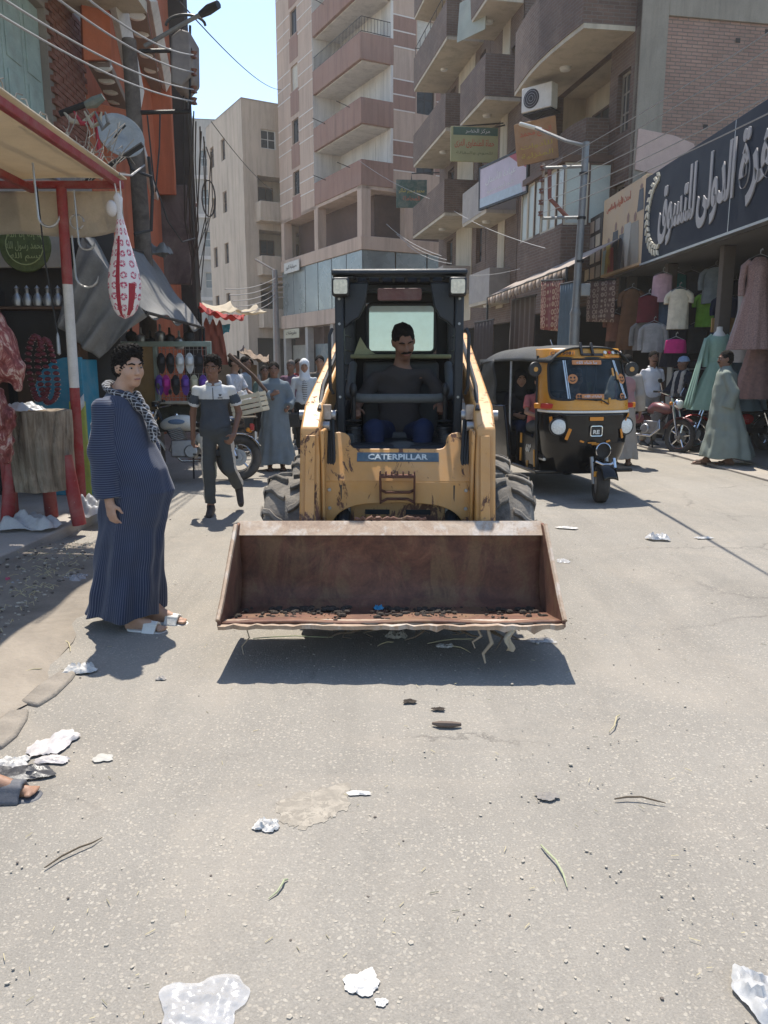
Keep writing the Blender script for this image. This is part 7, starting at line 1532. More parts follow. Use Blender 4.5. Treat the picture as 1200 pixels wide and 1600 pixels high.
stick('header_sticker', m_black, .0, 1.61, .26, .03); stick('header_sticker', m_orng, .25, 1.59, .2, .025)
m_stk = M('orange_sticker', (.50, .20, .07), .5, var=.2, scale=30, bump=0); m_wst = M('white_sticker', (.5, .6, .68), .5, bump=0)
stick('screen_sticker', m_stk, -.05, 1.525, .34, .05); text('sticker_lettering', arabic('ما شاء الله'), .24, .035, m_wst, tk, onfront(-.05, 1.525, .024), depth=.002)
stick('screen_sticker', m_stk, -.02, 1.155, .26, .05); text('sticker_lettering', arabic('تبارك الله'), .2, .035, m_wst, tk, onfront(-.02, 1.155, .024), depth=.002)
for u, z, r_ in ((-.25, 1.345, .055), (.42, 1.345, .058), (-.17, 1.15, .04), (.38, 1.15, .04)):
    T0 = onfront(u, z, .010); mb = MB(); mb.T = T0; mb.lathe([(0, .004), (r_, .003), (r_, 0)], n=24); f = mb.build('smiley_sticker', m_stk, tk, smooth=0)
    mb = MB(); mb.T = T0
    for s in (-1, 1): mb.prism([(s * r_ * .36 + .012 * math.cos(R(a)), r_ * .25 + .012 * math.sin(R(a))) for a in range(0, 360, 45)], .004, .007)
    mb.tube([(r_ * .55 * math.cos(R(a)), r_ * .5 * math.sin(R(a)), .006) for a in range(205, 336, 13)], .006, 5); mb.build('smiley_face', m_black, f, smooth=0)
for u, uz in ((-.36, 1), (.36, 1)): mb = MB(); mb.T = onfront(u, 1.34, .006); mb.prism([(-.05, .22), (-.035, .22), (.045, -.22), (.03, -.22)], 0, .002); mb.prism([(-.028, .22), (-.018, .22), (.062, -.22), (.052, -.22)], 0, .002); mb.build('screen_stripe', m_wst, tk, smooth=0)
for u, z in ((.22, 1.42), (.30, 1.38)): stick('screen_tassel', m_ryel, u, z, .022, .09)
part('wiper', m_black, tk, 'tube', [fs_(.1, 1.07, .02), fs_(.02, 1.12, .03), fs_(-.2, 1.13, .03)], .008, 6)
for u in (-.02, .06): stick('wiper_cap', m_ryel, u + .06, 1.11, .025, .06)
# tub, canvas and interior
for s in (-1, 1):
    mb = MB(); mb.prism([(.66, .30), (1.35, .28), (1.40, .62), (1.30, .70), (.80, .66), (.66, .90)], s * .485, s * .51, axis='x'); d = mb.build('door_panel', m_rblk, tk, bev=.01)
    mb = MB(); mb.prism([(1.3, .28), (2.55, .30), (2.62, .70), (2.60, 1.0), (1.55, 1.0), (1.42, .7)], s * .56, s * .63, axis='x'); mb.build('rear_panel', m_rblk, tk, bev=.02)
    mb = MB(); mb.tube([(s * .56, 1.45, .32), (s * .57, 1.47, 1.0), (s * .56, 1.5, 1.56)], .016, 8); mb.build('door_pillar', m_steel if s < 0 else m_black, tk)
    mb = MB(); mb.tube([(s * .50, .68, .32), (s * .515, .70, 1.0), (s * .48, .80, 1.60)], .018, 8); mb.build('front_pillar', m_black, tk)
    for z, h in ((.42, .16), (.62, .12), (.33, .08)): part('side_reflector', m_ryel, tk, 'box', (s * .515, 1.18 if h > .1 else .95, z), (.012, .045, h), bev=.003)
    part('kick_strip', m_ryel, tk, 'box', (s * .516, .72, .42), (.012, .03, .2), (R(-8), 0, 0), bev=.003)
    small_wheel(tk, .21, .11, (s * .52, 2.15, .21))
text('side_lettering', '60°', .17, .1, m_whitep, tk, frame((-.516, .92, .52), (0, -1, 0), (0, 0, 1)), depth=.003, bold=.02)
def roof_fn(u, v):
    y = .44 + 2.22 * v; w = .475 + .16 * min(1, v * 1.5); a = (u * 2 - 1); drop = max(0, v - .86) / .14
    e = abs(a) ** 3.2; return (w * math.copysign(min(1, abs(a) ** .85), a), y - .06 * drop ** 2 + .05 * drop, 1.69 + .03 * math.sin(math.pi * min(1, v * 1.1)) - .17 * e - .10 * drop ** 2.5 + .008 * math.sin(v * 24) * (1 - e))
mb = MB(); mb.grid(roof_fn, 30, 34); mb.build('canvas_roof', m_canvas, tk, thick=.015)
def back_fn(u, v):
    a = (u * 2 - 1); return (.635 * math.copysign(min(1, abs(a) ** .6), a) , 2.62 - .10 * abs(a) ** 5 + .04 * v, 1.58 - .62 * v - .05 * abs(a) ** 3 * (1 - v))
mb = MB(); mb.grid(back_fn, 24, 8); mb.build('canvas_back', m_canvas, tk, thick=.015)
for s in (-1, 1): mb = MB(); mb.grid(lambda u, v: (s * (.63 + .012 * math.sin(v * 9 + u * 4)), 1.95 + .63 * u - .14 * (1 - v) * (1 - u), 1.0 + .57 * v), 8, 8); mb.build('canvas_side', m_canvas, tk, thick=.012)
mb = MB(); mb.bx(-.6, .6, .45, 2.58, .27, .31); mb.build('floor', m_rblk, tk, bev=.01)
for nm, b in (('driver_seat', (-.3, .3, .95, 1.3, .31, .68)), ('bench_seat', (-.55, .55, 1.75, 2.3, .31, .66)), ('seat_back', (-.55, .55, 2.3, 2.42, .6, 1.15))): part(nm, m_black, tk, 'bx', *b, bev=.04)
mb = MB(); mb.tube([(-.3, .66, 1.0), (-.12, .6, 1.04), (.12, .6, 1.04), (.3, .66, 1.0)], .016, 8); mb.tube([(0, .62, 1.03), (0, .45, .5)], .03, 8); mb.build('handlebar', m_black, tk)
part('aerial', m_chrome, tk, 'tube', [(-.1, 1.3, 1.70), (-.13, 1.32, 1.80)], .006, 5)
TKM = Matrix.Translation(tk.location) @ Matrix.Rotation(R(10), 4, 'Z')
SIT = lambda: dict(pel=(0, .0, .10), chest=(0, -.0, .38), neck=(0, -.02, .58), head=(.0, -.05, .74), shL=(.17, .0, .53), shR=(-.17, 0, .53), elL=(.22, -.12, .30), wrL=(.14, -.30, .26), elR=(-.22, -.12, .30), wrR=(-.14, -.30, .26), hipL=(.09, -.02, .09), hipR=(-.09, -.02, .09), knL=(.11, -.42, .12), knR=(-.11, -.42, .12), anL=(.11, -.40, -.26), anR=(-.11, -.40, -.26), pit=R(6))
for lab, pos, hh_, col, sk, hr_, yw in (('rickshaw driver in dark clothes behind the windscreen', (.12, 1.12, .62), 1.66, (.03, .035, .045), SK2, 'short', 0), ('boy in a pink t-shirt riding at the side of the rickshaw driver', (-.36, 1.05, .70), 1.38, (.42, .13, .12), SK1, 'short', -20), ('woman in black sitting on the rear bench of the rickshaw', (-.28, 1.95, .62), 1.60, (.02, .018, .02), SK1, None, -10)):
    q = TKM @ Vector(pos); d = SIT(); d['yaw'] = R(yw); g = [trousers(c_jean if col[0] < .4 else c_trk), shirt(cloth('rider_%.2f' % col[0], col), .75 if hr_ else 1.8, -.06, 1.02)]
    if not hr_: g.append(child('headscarf', c_blk, hijab))
    person(lab, q, R(10), hh_, d, sk, .011, hr_, g)

# ------------------------------------------------------------------ motorcycles
def motorcycle(label, loc, rz, tankm, seatm=None, lean=8, extra=None, rr_=.30, group='parked motorcycles', tank2=None):
    b = thing('motorcycle', label, 'motorcycle', loc, rz, group, (R(lean), 0, rz)); fx, rx = .64, -.62
    def spoked(x, r, w):
        o = bpy.data.objects.new('wheel', None); COL.objects.link(o); o.parent = b; o.location = (x, 0, r)
        part('tyre', M('moto_tyre', (.03, .028, .026), .8, var=.3, dust=.6, dcol=(.16, .14, .12)), o, 'tube', [((r - w * .5) * math.cos(R(a)), 0, (r - w * .5) * math.sin(R(a))) for a in range(0, 360, 10)], w * .5, 10, closed=True)
        part('rim', m_chrome, o, 'tube', [((r - w) * math.cos(R(a)), 0, (r - w) * math.sin(R(a))) for a in range(0, 360, 12)], .016, 8, closed=True)
        part('hub', m_steel, o, 'tube', [(0, -.07, 0), (0, .07, 0)], .06, 14)
        for i in range(5): a = R(72 * i + 10); part('spoke', m_chrome, o, 'tube', [(.04 * math.cos(a), 0, .04 * math.sin(a)), ((r - w) * math.cos(a), 0, (r - w) * math.sin(a))], .014, 6)
        part('brake_disc', m_steel, o, 'lathe', [(.06, .03), (.11, .03), (.11, .036), (.06, .036)], axis='y', n=20)
    spoked(fx, rr_, .09); spoked(rx, rr_, .12)
    for s in (-1, 1):
        part('fork', m_chrome, b, 'tube', [(fx, s * .075, rr_), (.42, s * .075, .93)], [.02, .018], 8); part('shock', m_chrome, b, 'tube', [(rx + .02, s * .12, rr_ + .02), (-.48, s * .12, .66)], .02, 8)
        part('swingarm', m_iron, b, 'tube', [(rx, s * .09, rr_), (-.15, s * .09, .36)], .018, 6); part('footpeg', m_black, b, 'tube', [(-.08, s * .1, .34), (-.08, s * .24, .34)], .014, 6)
        part('grip', m_black, b, 'tube', [(.30, s * .27, 1.02), (.25, s * .37, 1.01)], .017, 8); part('brake_lever', m_chrome, b, 'tube', [(.34, s * .26, 1.02), (.33, s * .36, 1.0)], .006, 5)
    mb = MB(); mb.tube([(.42, 0, .92), (.36, 0, .75), (.1, 0, .35), (-.15, 0, .33), (-.3, 0, .6), (.36, 0, .78)], .022, 8); mb.tube([(-.28, 0, .62), (-.7, 0, .68)], .02, 8); mb.build('frame', m_iron, b)
    mb = MB(); mb.tube([(.29, -.30, 1.02), (.40, -.18, .98), (.42, 0, .95), (.40, .18, .98), (.29, .30, 1.02)], .012, 8); mb.build('handlebar', m_chrome, b)
    s = SD(.05); s.ell((.17, 0, .76), (.23, .125, .10), (0, R(10), 0)); s.ell((.02, 0, .72), (.14, .09, .07)); s.build('fuel_tank', tankm, b, .012)
    if tank2: part('tank_badge', tank2, b, 'ell', (.16, -.118, .765), (.11, .012, .035)); part('tank_badge', tank2, b, 'ell', (.16, .118, .765), (.11, .012, .035))
    part('filler_cap', m_chrome, b, 'lathe', [(.03, 0), (.03, .02), (0, .022)], (.18, 0, .855), n=12)
    s = SD(.04); s.ell((-.25, 0, .73), (.24, .125, .05)); s.ell((-.52, 0, .76), (.18, .11, .05)); s.build('seat', seatm or m_black, b, .013)
    mb = MB(); mb.box((.08, 0, .42), (.32, .22, .22)); mb.lathe([(0, -.14), (.085, -.14), (.09, -.12), (.09, .12), (.085, .14), (0, .14)], (-.02, 0, .38), axis='y', n=20); mb.build('engine', m_steel, b, bev=.015)
    mb = MB()
    for i in range(7): mb.box((.14 + .008 * i, 0, .54 + i * .022), (.17, .19, .010), (0, R(15), 0))
    mb.build('cylinder_fins', m_steel, b, smooth=0)
    part('exhaust', m_chrome, b, 'tube', [(.24, -.08, .55), (.30, -.12, .40), (.15, -.15, .26), (-.2, -.16, .27), (-.30, -.16, .29), (-.78, -.17, .36)], [.018, .02, .02, .022, .04, .042], 12)
    for x, a0, a1, nm in ((fx, 40, 160, 'front_fender'), (rx, 30, 150, 'rear_fender')): mb = MB(); mb.grid(lambda u, v: (x + (rr_ + .035) * math.cos(R(a0 + (a1 - a0) * u)), -.07 + .14 * v, rr_ + (rr_ + .035) * math.sin(R(a0 + (a1 - a0) * u)) - .02 * (2 * v - 1) ** 2), 14, 4); mb.build(nm, tankm if nm[0] == 'f' else m_chrome, b, thick=.006)
    part('headlamp', m_chrome, b, 'ell', (.50, 0, .84), (.08, .09, .09)); part('headlamp_lens', M('headlamp_glass', (.6, .6, .6), .2), b, 'ell', (.545, 0, .84), (.045, .08, .08)); part('speedometer', m_black, b, 'lathe', [(0, -.03), (.05, -.03), (.05, .03), (0, .03)], (.45, 0, 1.0), n=14)
    for s in (-1, 1): part('indicator', m_orng, b, 'ell', (-.76, s * .11, .66), (.03, .035, .03)); part('indicator', m_orng, b, 'ell', (.47, s * .15, .84), (.03, .035, .03)); part('side_cover', tankm, b, 'ell', (-.2, s * .10, .55), (.12, .03, .09))
    part('tail_lamp', m_redl, b, 'box', (-.80, 0, .70), (.05, .12, .09), bev=.01); part('side_stand', m_iron, b, 'tube', [(-.05, .12, .3), (-.08, .26, .03)], .012, 6); part('number_plate', m_whitep, b, 'box', (-.85, 0, .58), (.01, .18, .12))
    part('chain_guard', m_iron, b, 'box', (-.35, .1, .36), (.4, .02, .09), bev=.01); part('rear_rack', m_chrome, b, 'tube', [(-.45, -.1, .82), (-.86, -.1, .84), (-.86, .1, .84), (-.45, .1, .82)], .01, 6)
    for s in (-1, 1): part('mirror', m_black, b, 'ell', (.33, s * .34, 1.2), (.02, .06, .04)); part('mirror_stalk', m_chrome, b, 'tube', [(.33, s * .24, 1.02), (.33, s * .33, 1.18)], .006, 5)
    return b
m_cream_tank = M('cream_blue_tank', (.55, .53, .46), .25, var=.12, scale=3, spec=.6, dust=.1); m_maroon = M('dusty_maroon_tank', (.13, .03, .035), .35, var=.2, scale=4, dust=.5, dcol=(.25, .2, .17)); m_redm = M('red_moto_paint', (.36, .015, .02), .25, var=.1, spec=.6)
p = GP(372, 752); motorcycle('cream tanked motorcycle parked across the stalls behind the walking boy', (p.x - .62, p.y + .05, 0), R(183), m_cream_tank, tank2=M('tank_flash', (.10, .16, .25), .3))
p = GP(1053, 708); motorcycle('dusty maroon motorcycle parked nose out before the clothes shop', (p.x - .34, p.y + .40, .0), R(-58), m_maroon, lean=-8)
p = GP(1150, 722); motorcycle('red motorcycle partly hidden behind the man in the sage robe', (p.x + .45, p.y + 1.2, .035), R(176), m_redm, lean=6)
t = crate('plastic_crate', 'cream plastic crate tied on the rear rack of the motorcycle', 'crate', (PX(392, 636, 10.1).x, 10.15, .87), 0, (.40, .30, .26), m_cratew, 4, rot=(0, R(-12), R(-8)))
text('lettering', 'FRUIT', .14, .04, M('grey_print', (.2, .2, .2), .7), t, frame((-.0, -.162, .2), (1, 0, 0), (0, 0, 1)), depth=.002) if 0 else None
rumple('plastic_bag', 'white bag lying in the cream crate on the motorcycle', 'plastic bag', (PX(376, 612, 10.1).x, 10.15, 1.0), .3, .25, .22, m_bag, 14)
o = part('concrete_bollard', m_conc, None, 'lathe', [(0, .42), (.05, .42), (.055, .40), (.055, .33), (.048, .32), (.048, .03), (.07, 0), (0, 0)], n=16, loc=PX(406, 707, 11.6) * Vector((1, 1, 0))); tag(o, 'short pale bollard with dark cap in the lane behind the motorcycle', 'bollard')

# ------------------------------------------------------------------ clothes on show
def garment(name, label, cat, loc, rz, prof, mat, sleeves=None, depth=.07, fold=.05, nf=9, seed=0, hanger=True, group='clothes hung in the shop', h=None):
    """prof rows from the top: (distance below the shoulder line, half width); a soft closed shape with folds"""
    t = thing(name, label, cat, loc, rz, group); rs = np.random.RandomState(seed); ph = rs.rand(3) * 6.28; mb = MB()
    zs = [p[0] for p in prof]; ws = [p[1] for p in prof]; Ltot = zs[-1]
    def fn(u, v):
        a = 2 * math.pi * u; z = Ltot * v; w = float(np.interp(z, zs, ws)); k = 1 + fold * v * (math.cos(nf * a + ph[0] + 2 * v) + .5 * math.cos((nf + 4) * a + ph[1]))
        d = min(w, depth * (1 + v * .8)) ; return (w * k * math.cos(a), d * k * math.sin(a), -z)
    mb.grid(fn, 40, 14, cu=True, flip=True); mb.build('body', mat, t, smooth=80)
    if sleeves:
        for s in (-1, 1):
            w0 = ws[1] * .9; mb = MB(); mb.tube([(s * w0 * .8, 0, -.05), (s * (w0 + .05), 0, -.12), (s * (w0 + .07), 0, -.05 - sleeves * .6), (s * (w0 + .06), -.01, -.05 - sleeves)], [.05, .055, .05, .052], 10); mb.build('sleeve', mat, t, smooth=80)
    if hanger: part('hanger', m_steel, t, 'tube', [(-.16, 0, -.02), (0, 0, .05), (.16, 0, -.02), (0, 0, .05), (0, 0, .10), (.025, 0, .125), (.03, 0, .10)], .006, 5)
    return t
TS = [(0, .08), (.04, .17), (.2, .18), (.62, .185)]; SH = [(0, .07), (.04, .19), (.25, .19), (.72, .20)]; DRS = [(0, .07), (.04, .17), (.35, .15), (.5, .17), (1.35, .34)]; LNG = [(0, .08), (.05, .19), (.5, .2), (1.3, .27)]
tall = lambda P, k: [(z * k, w) for z, w in P]
cm = lambda n, c, **k: cloth('shop_' + n, c, **k)
m_plaidg = attrm('grey_plaid', [(.22, .22, .22), (.05, .05, .055), (.4, .4, .4)], 'su', 1, .2)
items = [  # px, py of the shoulder line, distance, profile, sleeve, colour, label
 (1062, 452, 14.6, tall(TS, 1.15), .2, (.62, .57, .45), 'cream t-shirt hung high at the shop front'), (1106, 458, 15.0, tall(TS, 1.0), .2, (.18, .42, .05), 'bright lime green t-shirt hung in the shop'),
 (1036, 428, 15.2, tall(TS, .85), None, (.50, .33, .37), 'pale pink printed top hung under the shop ceiling'), (1118, 418, 14.8, tall(SH, .9), .35, (.24, .29, .33), 'grey blue shirt hung highest in the shop'),
 (1136, 462, 14.6, tall(LNG, .7), .3, (.02, .03, .07), 'navy top hung behind the mannequins'), (1022, 505, 14.9, tall(SH, .75), .45, (.26, .26, .26), 'grey checked shirt hung low beside the pillar'), (1008, 503, 15.3, tall(SH, .75), .4, (.17, .165, .16), 'dark grey checked shirt beside the pale one'),
 (1014, 462, 15.2, tall(SH, .7), None, (.11, .018, .025), 'maroon garment hung beside the cream t-shirt'), (1044, 462, 15.3, tall(TS, 1.0), None, (.09, .13, .19), 'denim blue garment hung behind the cream t-shirt'), (1057, 508, 14.9, tall(LNG, .6), None, (.015, .017, .03), 'black skirt hung under the cream t-shirt'),
 (1056, 530, 14.3, tall(TS, .4), None, (.50, .03, .17), 'small hot pink child top at the shop front'), (1058, 428, 15.8, tall(TS, .6), None, (.015, .17, .17), 'teal top hung deep under the shop ceiling'), (1150, 440, 15.2, tall(SH, .9), .4, (.03, .035, .06), 'dark blue shirt hung near the dresses'),
 (1092, 505, 15.6, tall(SH, .8), .3, (.045, .05, .055), 'charcoal shirt hung behind the lime t-shirt'), (1125, 510, 15.8, tall(LNG, .6), None, (.12, .05, .08), 'plum garment hung deep behind the mannequins'), (1080, 425, 15.9, tall(TS, .7), None, (.06, .065, .08), 'slate top hung deep in the shop'),
 (988, 452, 16.6, tall(LNG, .95), .3, (.15, .075, .04), 'brown long garment at the edge of the shop'), (968, 470, 17.6, tall(LNG, .8), None, (.07, .05, .045), 'dark brown garment by the shop corner'), (962, 492, 17.2, tall(TS, .9), .2, (.22, .10, .07), 'rust patterned garment low at the shop corner')]
for i, (px_, py_, Y, P, sl, c, lab) in enumerate(items): garment('hung_garment', lab, 'garment', PX(px_, py_, Y), R(-35 + (i * 37) % 30), P, cm('%d' % i, c, var=.25), sl, seed=i)
g_ = translucent('mint_tulle', (.30, .46, .38), (.32, .48, .40), .3, .8, var=.12, scale=9); b_ = translucent('blue_tulle', (.21, .32, .40), (.22, .34, .42), .25, .8, var=.15, scale=9); r_ = M('rose_sequin', (.30, .19, .17), .45, .2, var=.5, scale=60, bump=.4)
def mannequin(label, px_, py_, Y, mat, cape, rz, group='dresses on stands'):
    p = PX(px_, py_, Y); t = garment('dress_form', label, 'dress', (p.x, Y, p.z), rz, [(0, .05), (.03, .13), (.12, .17), (.40, .125), (.48, .13), (.75, .24), (1.25, .40)], mat, .5, .13, .07, 11, int(px_), False, group)
    part('neck', m_whitep, t, 'lathe', [(0, .10), (.045, .095), (.05, .03), (.09, -.02), (.12, -.08)], n=16); part('stand', m_steel, t, 'tube', [(0, 0, -1.2), (0, 0, .036 - p.z)], .02, 8); part('foot', m_steel, t, 'lathe', [(0, .03), (.16, .02), (.17, 0)], (0, 0, .037 - p.z), n=20)
    part('belt', mat, t, 'lathe', [(.136, -.47), (.142, -.44), (.136, -.41)], n=24, sy=.95)
    if cape: mb = MB(); mb.grid(lambda u, v: (-.20 - .16 * v - .10 * u * v, -.10 + .22 * u + .02 * math.sin(u * 20), -.08 - 1.15 * v), 16, 10); mb.build('cape', mat, t, thick=.004)
    return t
mannequin('mint green tulle evening dress on a stand behind the robed man', 1124, 520, 12.9, g_, True, R(-12)); mannequin('blue tulle evening dress on a stand beside the mint one', 1160, 524, 13.2, b_, True, R(168))
garment('hung_dress', 'long rose sequinned dress hanging at the shop corner pillar', 'dress', PX(1188, 402, 12.0), R(-30), tall(DRS, 1.0), r_, .5, .12, .07, 11, 71, True, 'dresses hung at the shop front')
garment('hung_dress', 'second rose dress hanging below the first at the shop corner', 'dress', PX(1190, 500, 12.3), R(-15), tall(DRS, .9), M('dusky_rose_cloth', (.24, .14, .125), .7, var=.3, scale=20), None, .12, .07, 11, 72, True, 'dresses hung at the shop front')
garment('hung_dress', 'pale grey lace dress beside the rose dresses', 'dress', PX(1172, 452, 12.7), R(-25), tall(DRS, .85), cm('lace', (.38, .36, .35)), None, .1, .07, 11, 73, True, 'dresses hung at the shop front')
rk = thing('clothes_rack', 'low rack of folded purple clothes behind the man in the cap', 'clothes rack', PX(1085, 640, 15) * Vector((1, 1, 0)) + Vector((0, 0, .06)), R(-8))
for z in (.5, .95, 1.35):
    part('shelf', m_steel, rk, 'bx', -.5, .5, -.2, .2, z, z + .02)
    for i in range(7): part('folded_garment', cm('fold%d' % (i % 3), [(.09, .03, .06), (.15, .09, .12), (.04, .04, .06)][i % 3]), rk, 'bx', -.47 + i * .135, -.35 + i * .135, -.17, .17, z + .022, z + .16 + .03 * (i % 2), bev=.02)
for x in (-.5, .5): part('upright', m_steel, rk, 'bx', x - .015, x + .015, -.2, .2, 0, 1.5)
o = part('header_board', M('amber_board', (.36, .21, .075), .6), None, 'bx', -.34, .34, -.02, .02, -.12, .12, bev=.01, loc=PX(1142, 508, 13.6)); tag(o, 'small amber board above the two evening dresses', 'board'); part('prop', m_steel, o, 'tube', [(0, .02, -.1), (0, .05, .036 - o.location.z)], .02, 6)
# carpets, curtain and fringed awning of the next shops
def hung_cloth(label, a, b, h, mat, seed=0, name='hung_cloth', cat='cloth', fold=.05, nf=6, fringe=None):
    a, b = Vector(a), Vector(b); t = thing(name, label, cat, a, 0); d = b - a; n = Vector((-d.y, d.x, 0)).normalized()
    mb = MB(); mb.grid(lambda u, v: d * u + n * fold * math.sin(u * 6.28 * nf + seed) * (.3 + .7 * v) + Vector((0, 0, -h * v)), 40, 8); mb.build('sheet', mat, t, thick=.01)
    part('rod', m_iron, t, 'tube', [(0, 0, .02), tuple(d + Vector((0, 0, .02)))], .02, 6); return t
def carpet_mat(name, c1, c2, sc):
    m, t, b, N, L = nodes(name); tc = N('TexCoord'); ck = N('TexVoronoi'); ck.inputs['Scale'].default_value = sc; ck.inputs['Randomness'].default_value = .25; L(tc.outputs['Object'], ck.inputs['Vector']); r = ramp(N, L, ck.outputs['Distance'], [(.2, c1), (.38, c2), (.5, c1)]); L(r.outputs[0], b.inputs['Base Color']); b.inputs['Roughness'].default_value = .95; return m
hung_cloth('red and cream patterned carpet hung under the fringed awning', PX(846, 440, 18), PX(880, 438, 16.8), 1.05, carpet_mat('red_carpet', (.16, .035, .03), (.40, .28, .18), 7), 1, fold=.02, nf=3)
hung_cloth('diamond patterned dark carpet hung beside the lamp post', PX(918, 440, 17.4), PX(962, 438, 16.6), .85, carpet_mat('diamond_carpet', (.10, .055, .045), (.34, .26, .2), 9), 2, fold=.02, nf=3)
hung_cloth('blue grey curtain hanging to the ground by the lamp post', PX(876, 446, 16.6), PX(896, 442, 16.2), 1.75, cm('bluecurtain', (.13, .17, .20)), 3, 'curtain', 'curtain', .05, 5)
hung_cloth('brown striped curtain hung across the middle shop opening', PX(800, 470, 22), PX(838, 462, 20), 1.6, attrm('brown_striped_curtain', [(.07, .045, .035), (.2, .15, .1)], 'su', 10, .3), 4, 'curtain', 'curtain', .06, 5)
hung_cloth('dark cloth hung by the shop door beyond the loader arm', PX(742, 505, 22.5), PX(772, 500, 21.5), 1.7, cm('darkcloth', (.06, .05, .05)), 5, fold=.05)
aw2 = thing('fringed_awning', 'faded awning with fringed edge over the shops behind the lamp post', 'awning', (3.5, 19, 0)); O2 = Vector((3.5, 19, 0)); A0, A1 = PX(762, 465, 22.4), PX(886, 418, 16.8); m_aw = M('faded_striped_awning', (.32, .26, .22), .9, var=.35, scale=2, bump=.2, dust=.4)
mb = MB(); mb.grid(lambda u, v: A0.lerp(A1, u) - O2 + Vector((1.15 * (1 - v), .2 * (1 - v), .62 * (1 - v) + .03 * math.sin(u * 25) * v)), 40, 8); mb.build('sheet', m_aw, aw2, thick=.012)
for i in range(22):
    p0, p1 = A0.lerp(A1, i / 22) - O2, A0.lerp(A1, (i + 1) / 22) - O2; d = p1 - p0
    mb = MB(); mb.add([p0, p0 + d * .96, p0 + d * .96 - Vector((0, 0, .14)), p0 + d * .48 - Vector((0, 0, .22)), p0 - Vector((0, 0, .14))], [(0, 1, 2, 3, 4)]); mb.build('fringe_flap', m_aw if i % 2 else M('brown_fringe', (.22, .16, .12), .9), aw2, thick=.01)
part('edge_pole', m_iron, aw2, 'tube', [A0 - O2, A1 - O2], .02, 6)
for k, (a, h_) in enumerate(((A0, 0), (A1, 0))): part('support', m_iron, aw2, 'tube', [a - O2, Vector((a.x - O2.x, a.y - O2.y, 0))], .03, 6)
rng = random.Random(77)
for i in range(14):                                # goods stacked outside the shaded shops
    px_ = 752 + i * 14; Y = 21.5 - (px_ - 752) / 190 * 5 + rng.uniform(-.3, .3); p = PX(px_, 600, Y); c = [(.13, .09, .07), (.2, .17, .13), (.06, .065, .075), (.17, .06, .05), (.1, .12, .09)][i % 5]
    w, d, h_ = rng.uniform(.25, .5), rng.uniform(.25, .45), rng.uniform(.5, 1.3)
    t = thing('goods_stack', '%s stack of packed goods outside the shaded shops counted from the loader' % ORD[i], 'goods', (p.x + .3, Y, 0), rng.uniform(-.4, .4), 'goods outside the shaded shops'); n = max(2, int(h_ / .22))
    for k in range(n): part('bundle', cm('goods%d' % ((i + k) % 5), [(.13, .09, .07), (.2, .17, .13), (.06, .065, .075), (.17, .06, .05), (.1, .12, .09)][(i + k) % 5]), t, 'box', (rng.uniform(-.03, .03), 0, (k + .5) * h_ / n), (w, d, h_ / n * .94), (0, 0, rng.uniform(-.1, .1)), bev=.03)

# ------------------------------------------------------------------ poles, lamps, cables
m_galv = M('galvanised_pole', (.20, .205, .205), .5, .4, var=.15, scale=5, dust=.35); m_timb = M('weathered_pole_timber', (.085, .066, .055), .9, var=.35, scale=8, bump=.4, dust=.25); m_wire = M('pale_cable', (.30, .29, .28), .6, var=.15, bump=0); m_wireb = M('dark_cable', (.03, .03, .03), .6, var=.1, bump=0); m_porc = M('brown_insulator', (.16, .07, .05), .3)
lp = thing('street_lamp', 'grey tubular lamp post with insulator rack standing behind the rickshaw', 'street lamp', PX(893, 620, 13.6) * Vector((1, 1, 0)))
LX = lp.location; tz = PX(914, 222, 13.6).z
part('lower_tube', m_galv, lp, 'tube', [(0, 0, 0), (0, 0, 2.35)], [.088, .085], 16); part('collar', m_galv, lp, 'lathe', [(.085, 2.33), (.095, 2.36), (.07, 2.45), (.066, 2.45)], n=16); part('upper_tube', m_galv, lp, 'tube', [(0, 0, 2.4), (.05, 0, tz)], [.066, .056], 14)
q = PX(822, 198, 14.6) - LX; part('lamp_arm', m_galv, lp, 'tube', [(.05, 0, tz - .06), (-.25, .1, tz + .04), tuple(Vector((q.x * .8, q.y * .9, q.z - .05)))], [.03, .028, .025], 8); part('lamp_head', m_whitep, lp, 'box', (q.x * .9, q.y, q.z), (.42, .1, .05), (0, R(14), 0), bev=.02)
for z in (3.2, 3.9, 4.6): part('clamp', m_iron, lp, 'lathe', [(.06, z), (.074, z), (.074, z + .04), (.06, z + .04)], (.03, 0, 0), n=14)
rk_ = PX(848, 300, 13.7) - LX
part('rack_post', m_rustl, lp, 'tube', [tuple(rk_ + Vector((0, 0, -.42))), tuple(rk_ + Vector((0, 0, .45)))], .025, 8)
for zz in (-.42, .38): part('rack_arm', m_galv, lp, 'tube', [(.02, 0, rk_.z + zz), (rk_.x, rk_.y, rk_.z + zz)], .025, 6)
part('brace', M('oxide_red_iron', (.20, .07, .05), .7), lp, 'tube', [(rk_.x + .1, rk_.y, rk_.z + .35), (rk_.x + .12, rk_.y, rk_.z - .1), (rk_.x + .45, rk_.y, rk_.z - .42)], .035, 6)
for k in range(5): part('insulator', m_porc, lp, 'lathe', [(.02, -.04), (.045, -.03), (.03, 0), (.045, .03), (.02, .04)], (rk_.x - .03, rk_.y - .03, rk_.z - .35 + k * .18), n=12)
part('meter_box', m_galv, lp, 'box', (.13, -.06, 2.75), (.16, .12, .2), bev=.01)
def cable(label, pts, r=.012, mat=None, sg=0, group='overhead cables'):
    a, b = Vector(pts[0]), Vector(pts[-1]); P = sag(a, b, sg, 18) if len(pts) == 2 else [Vector(p) for p in pts]; c = P[0].copy()
    o = part('cable', mat or m_wire, None, 'tube', [p - c for p in P], r, 5, loc=c); return tag(o, label, 'cable', group)
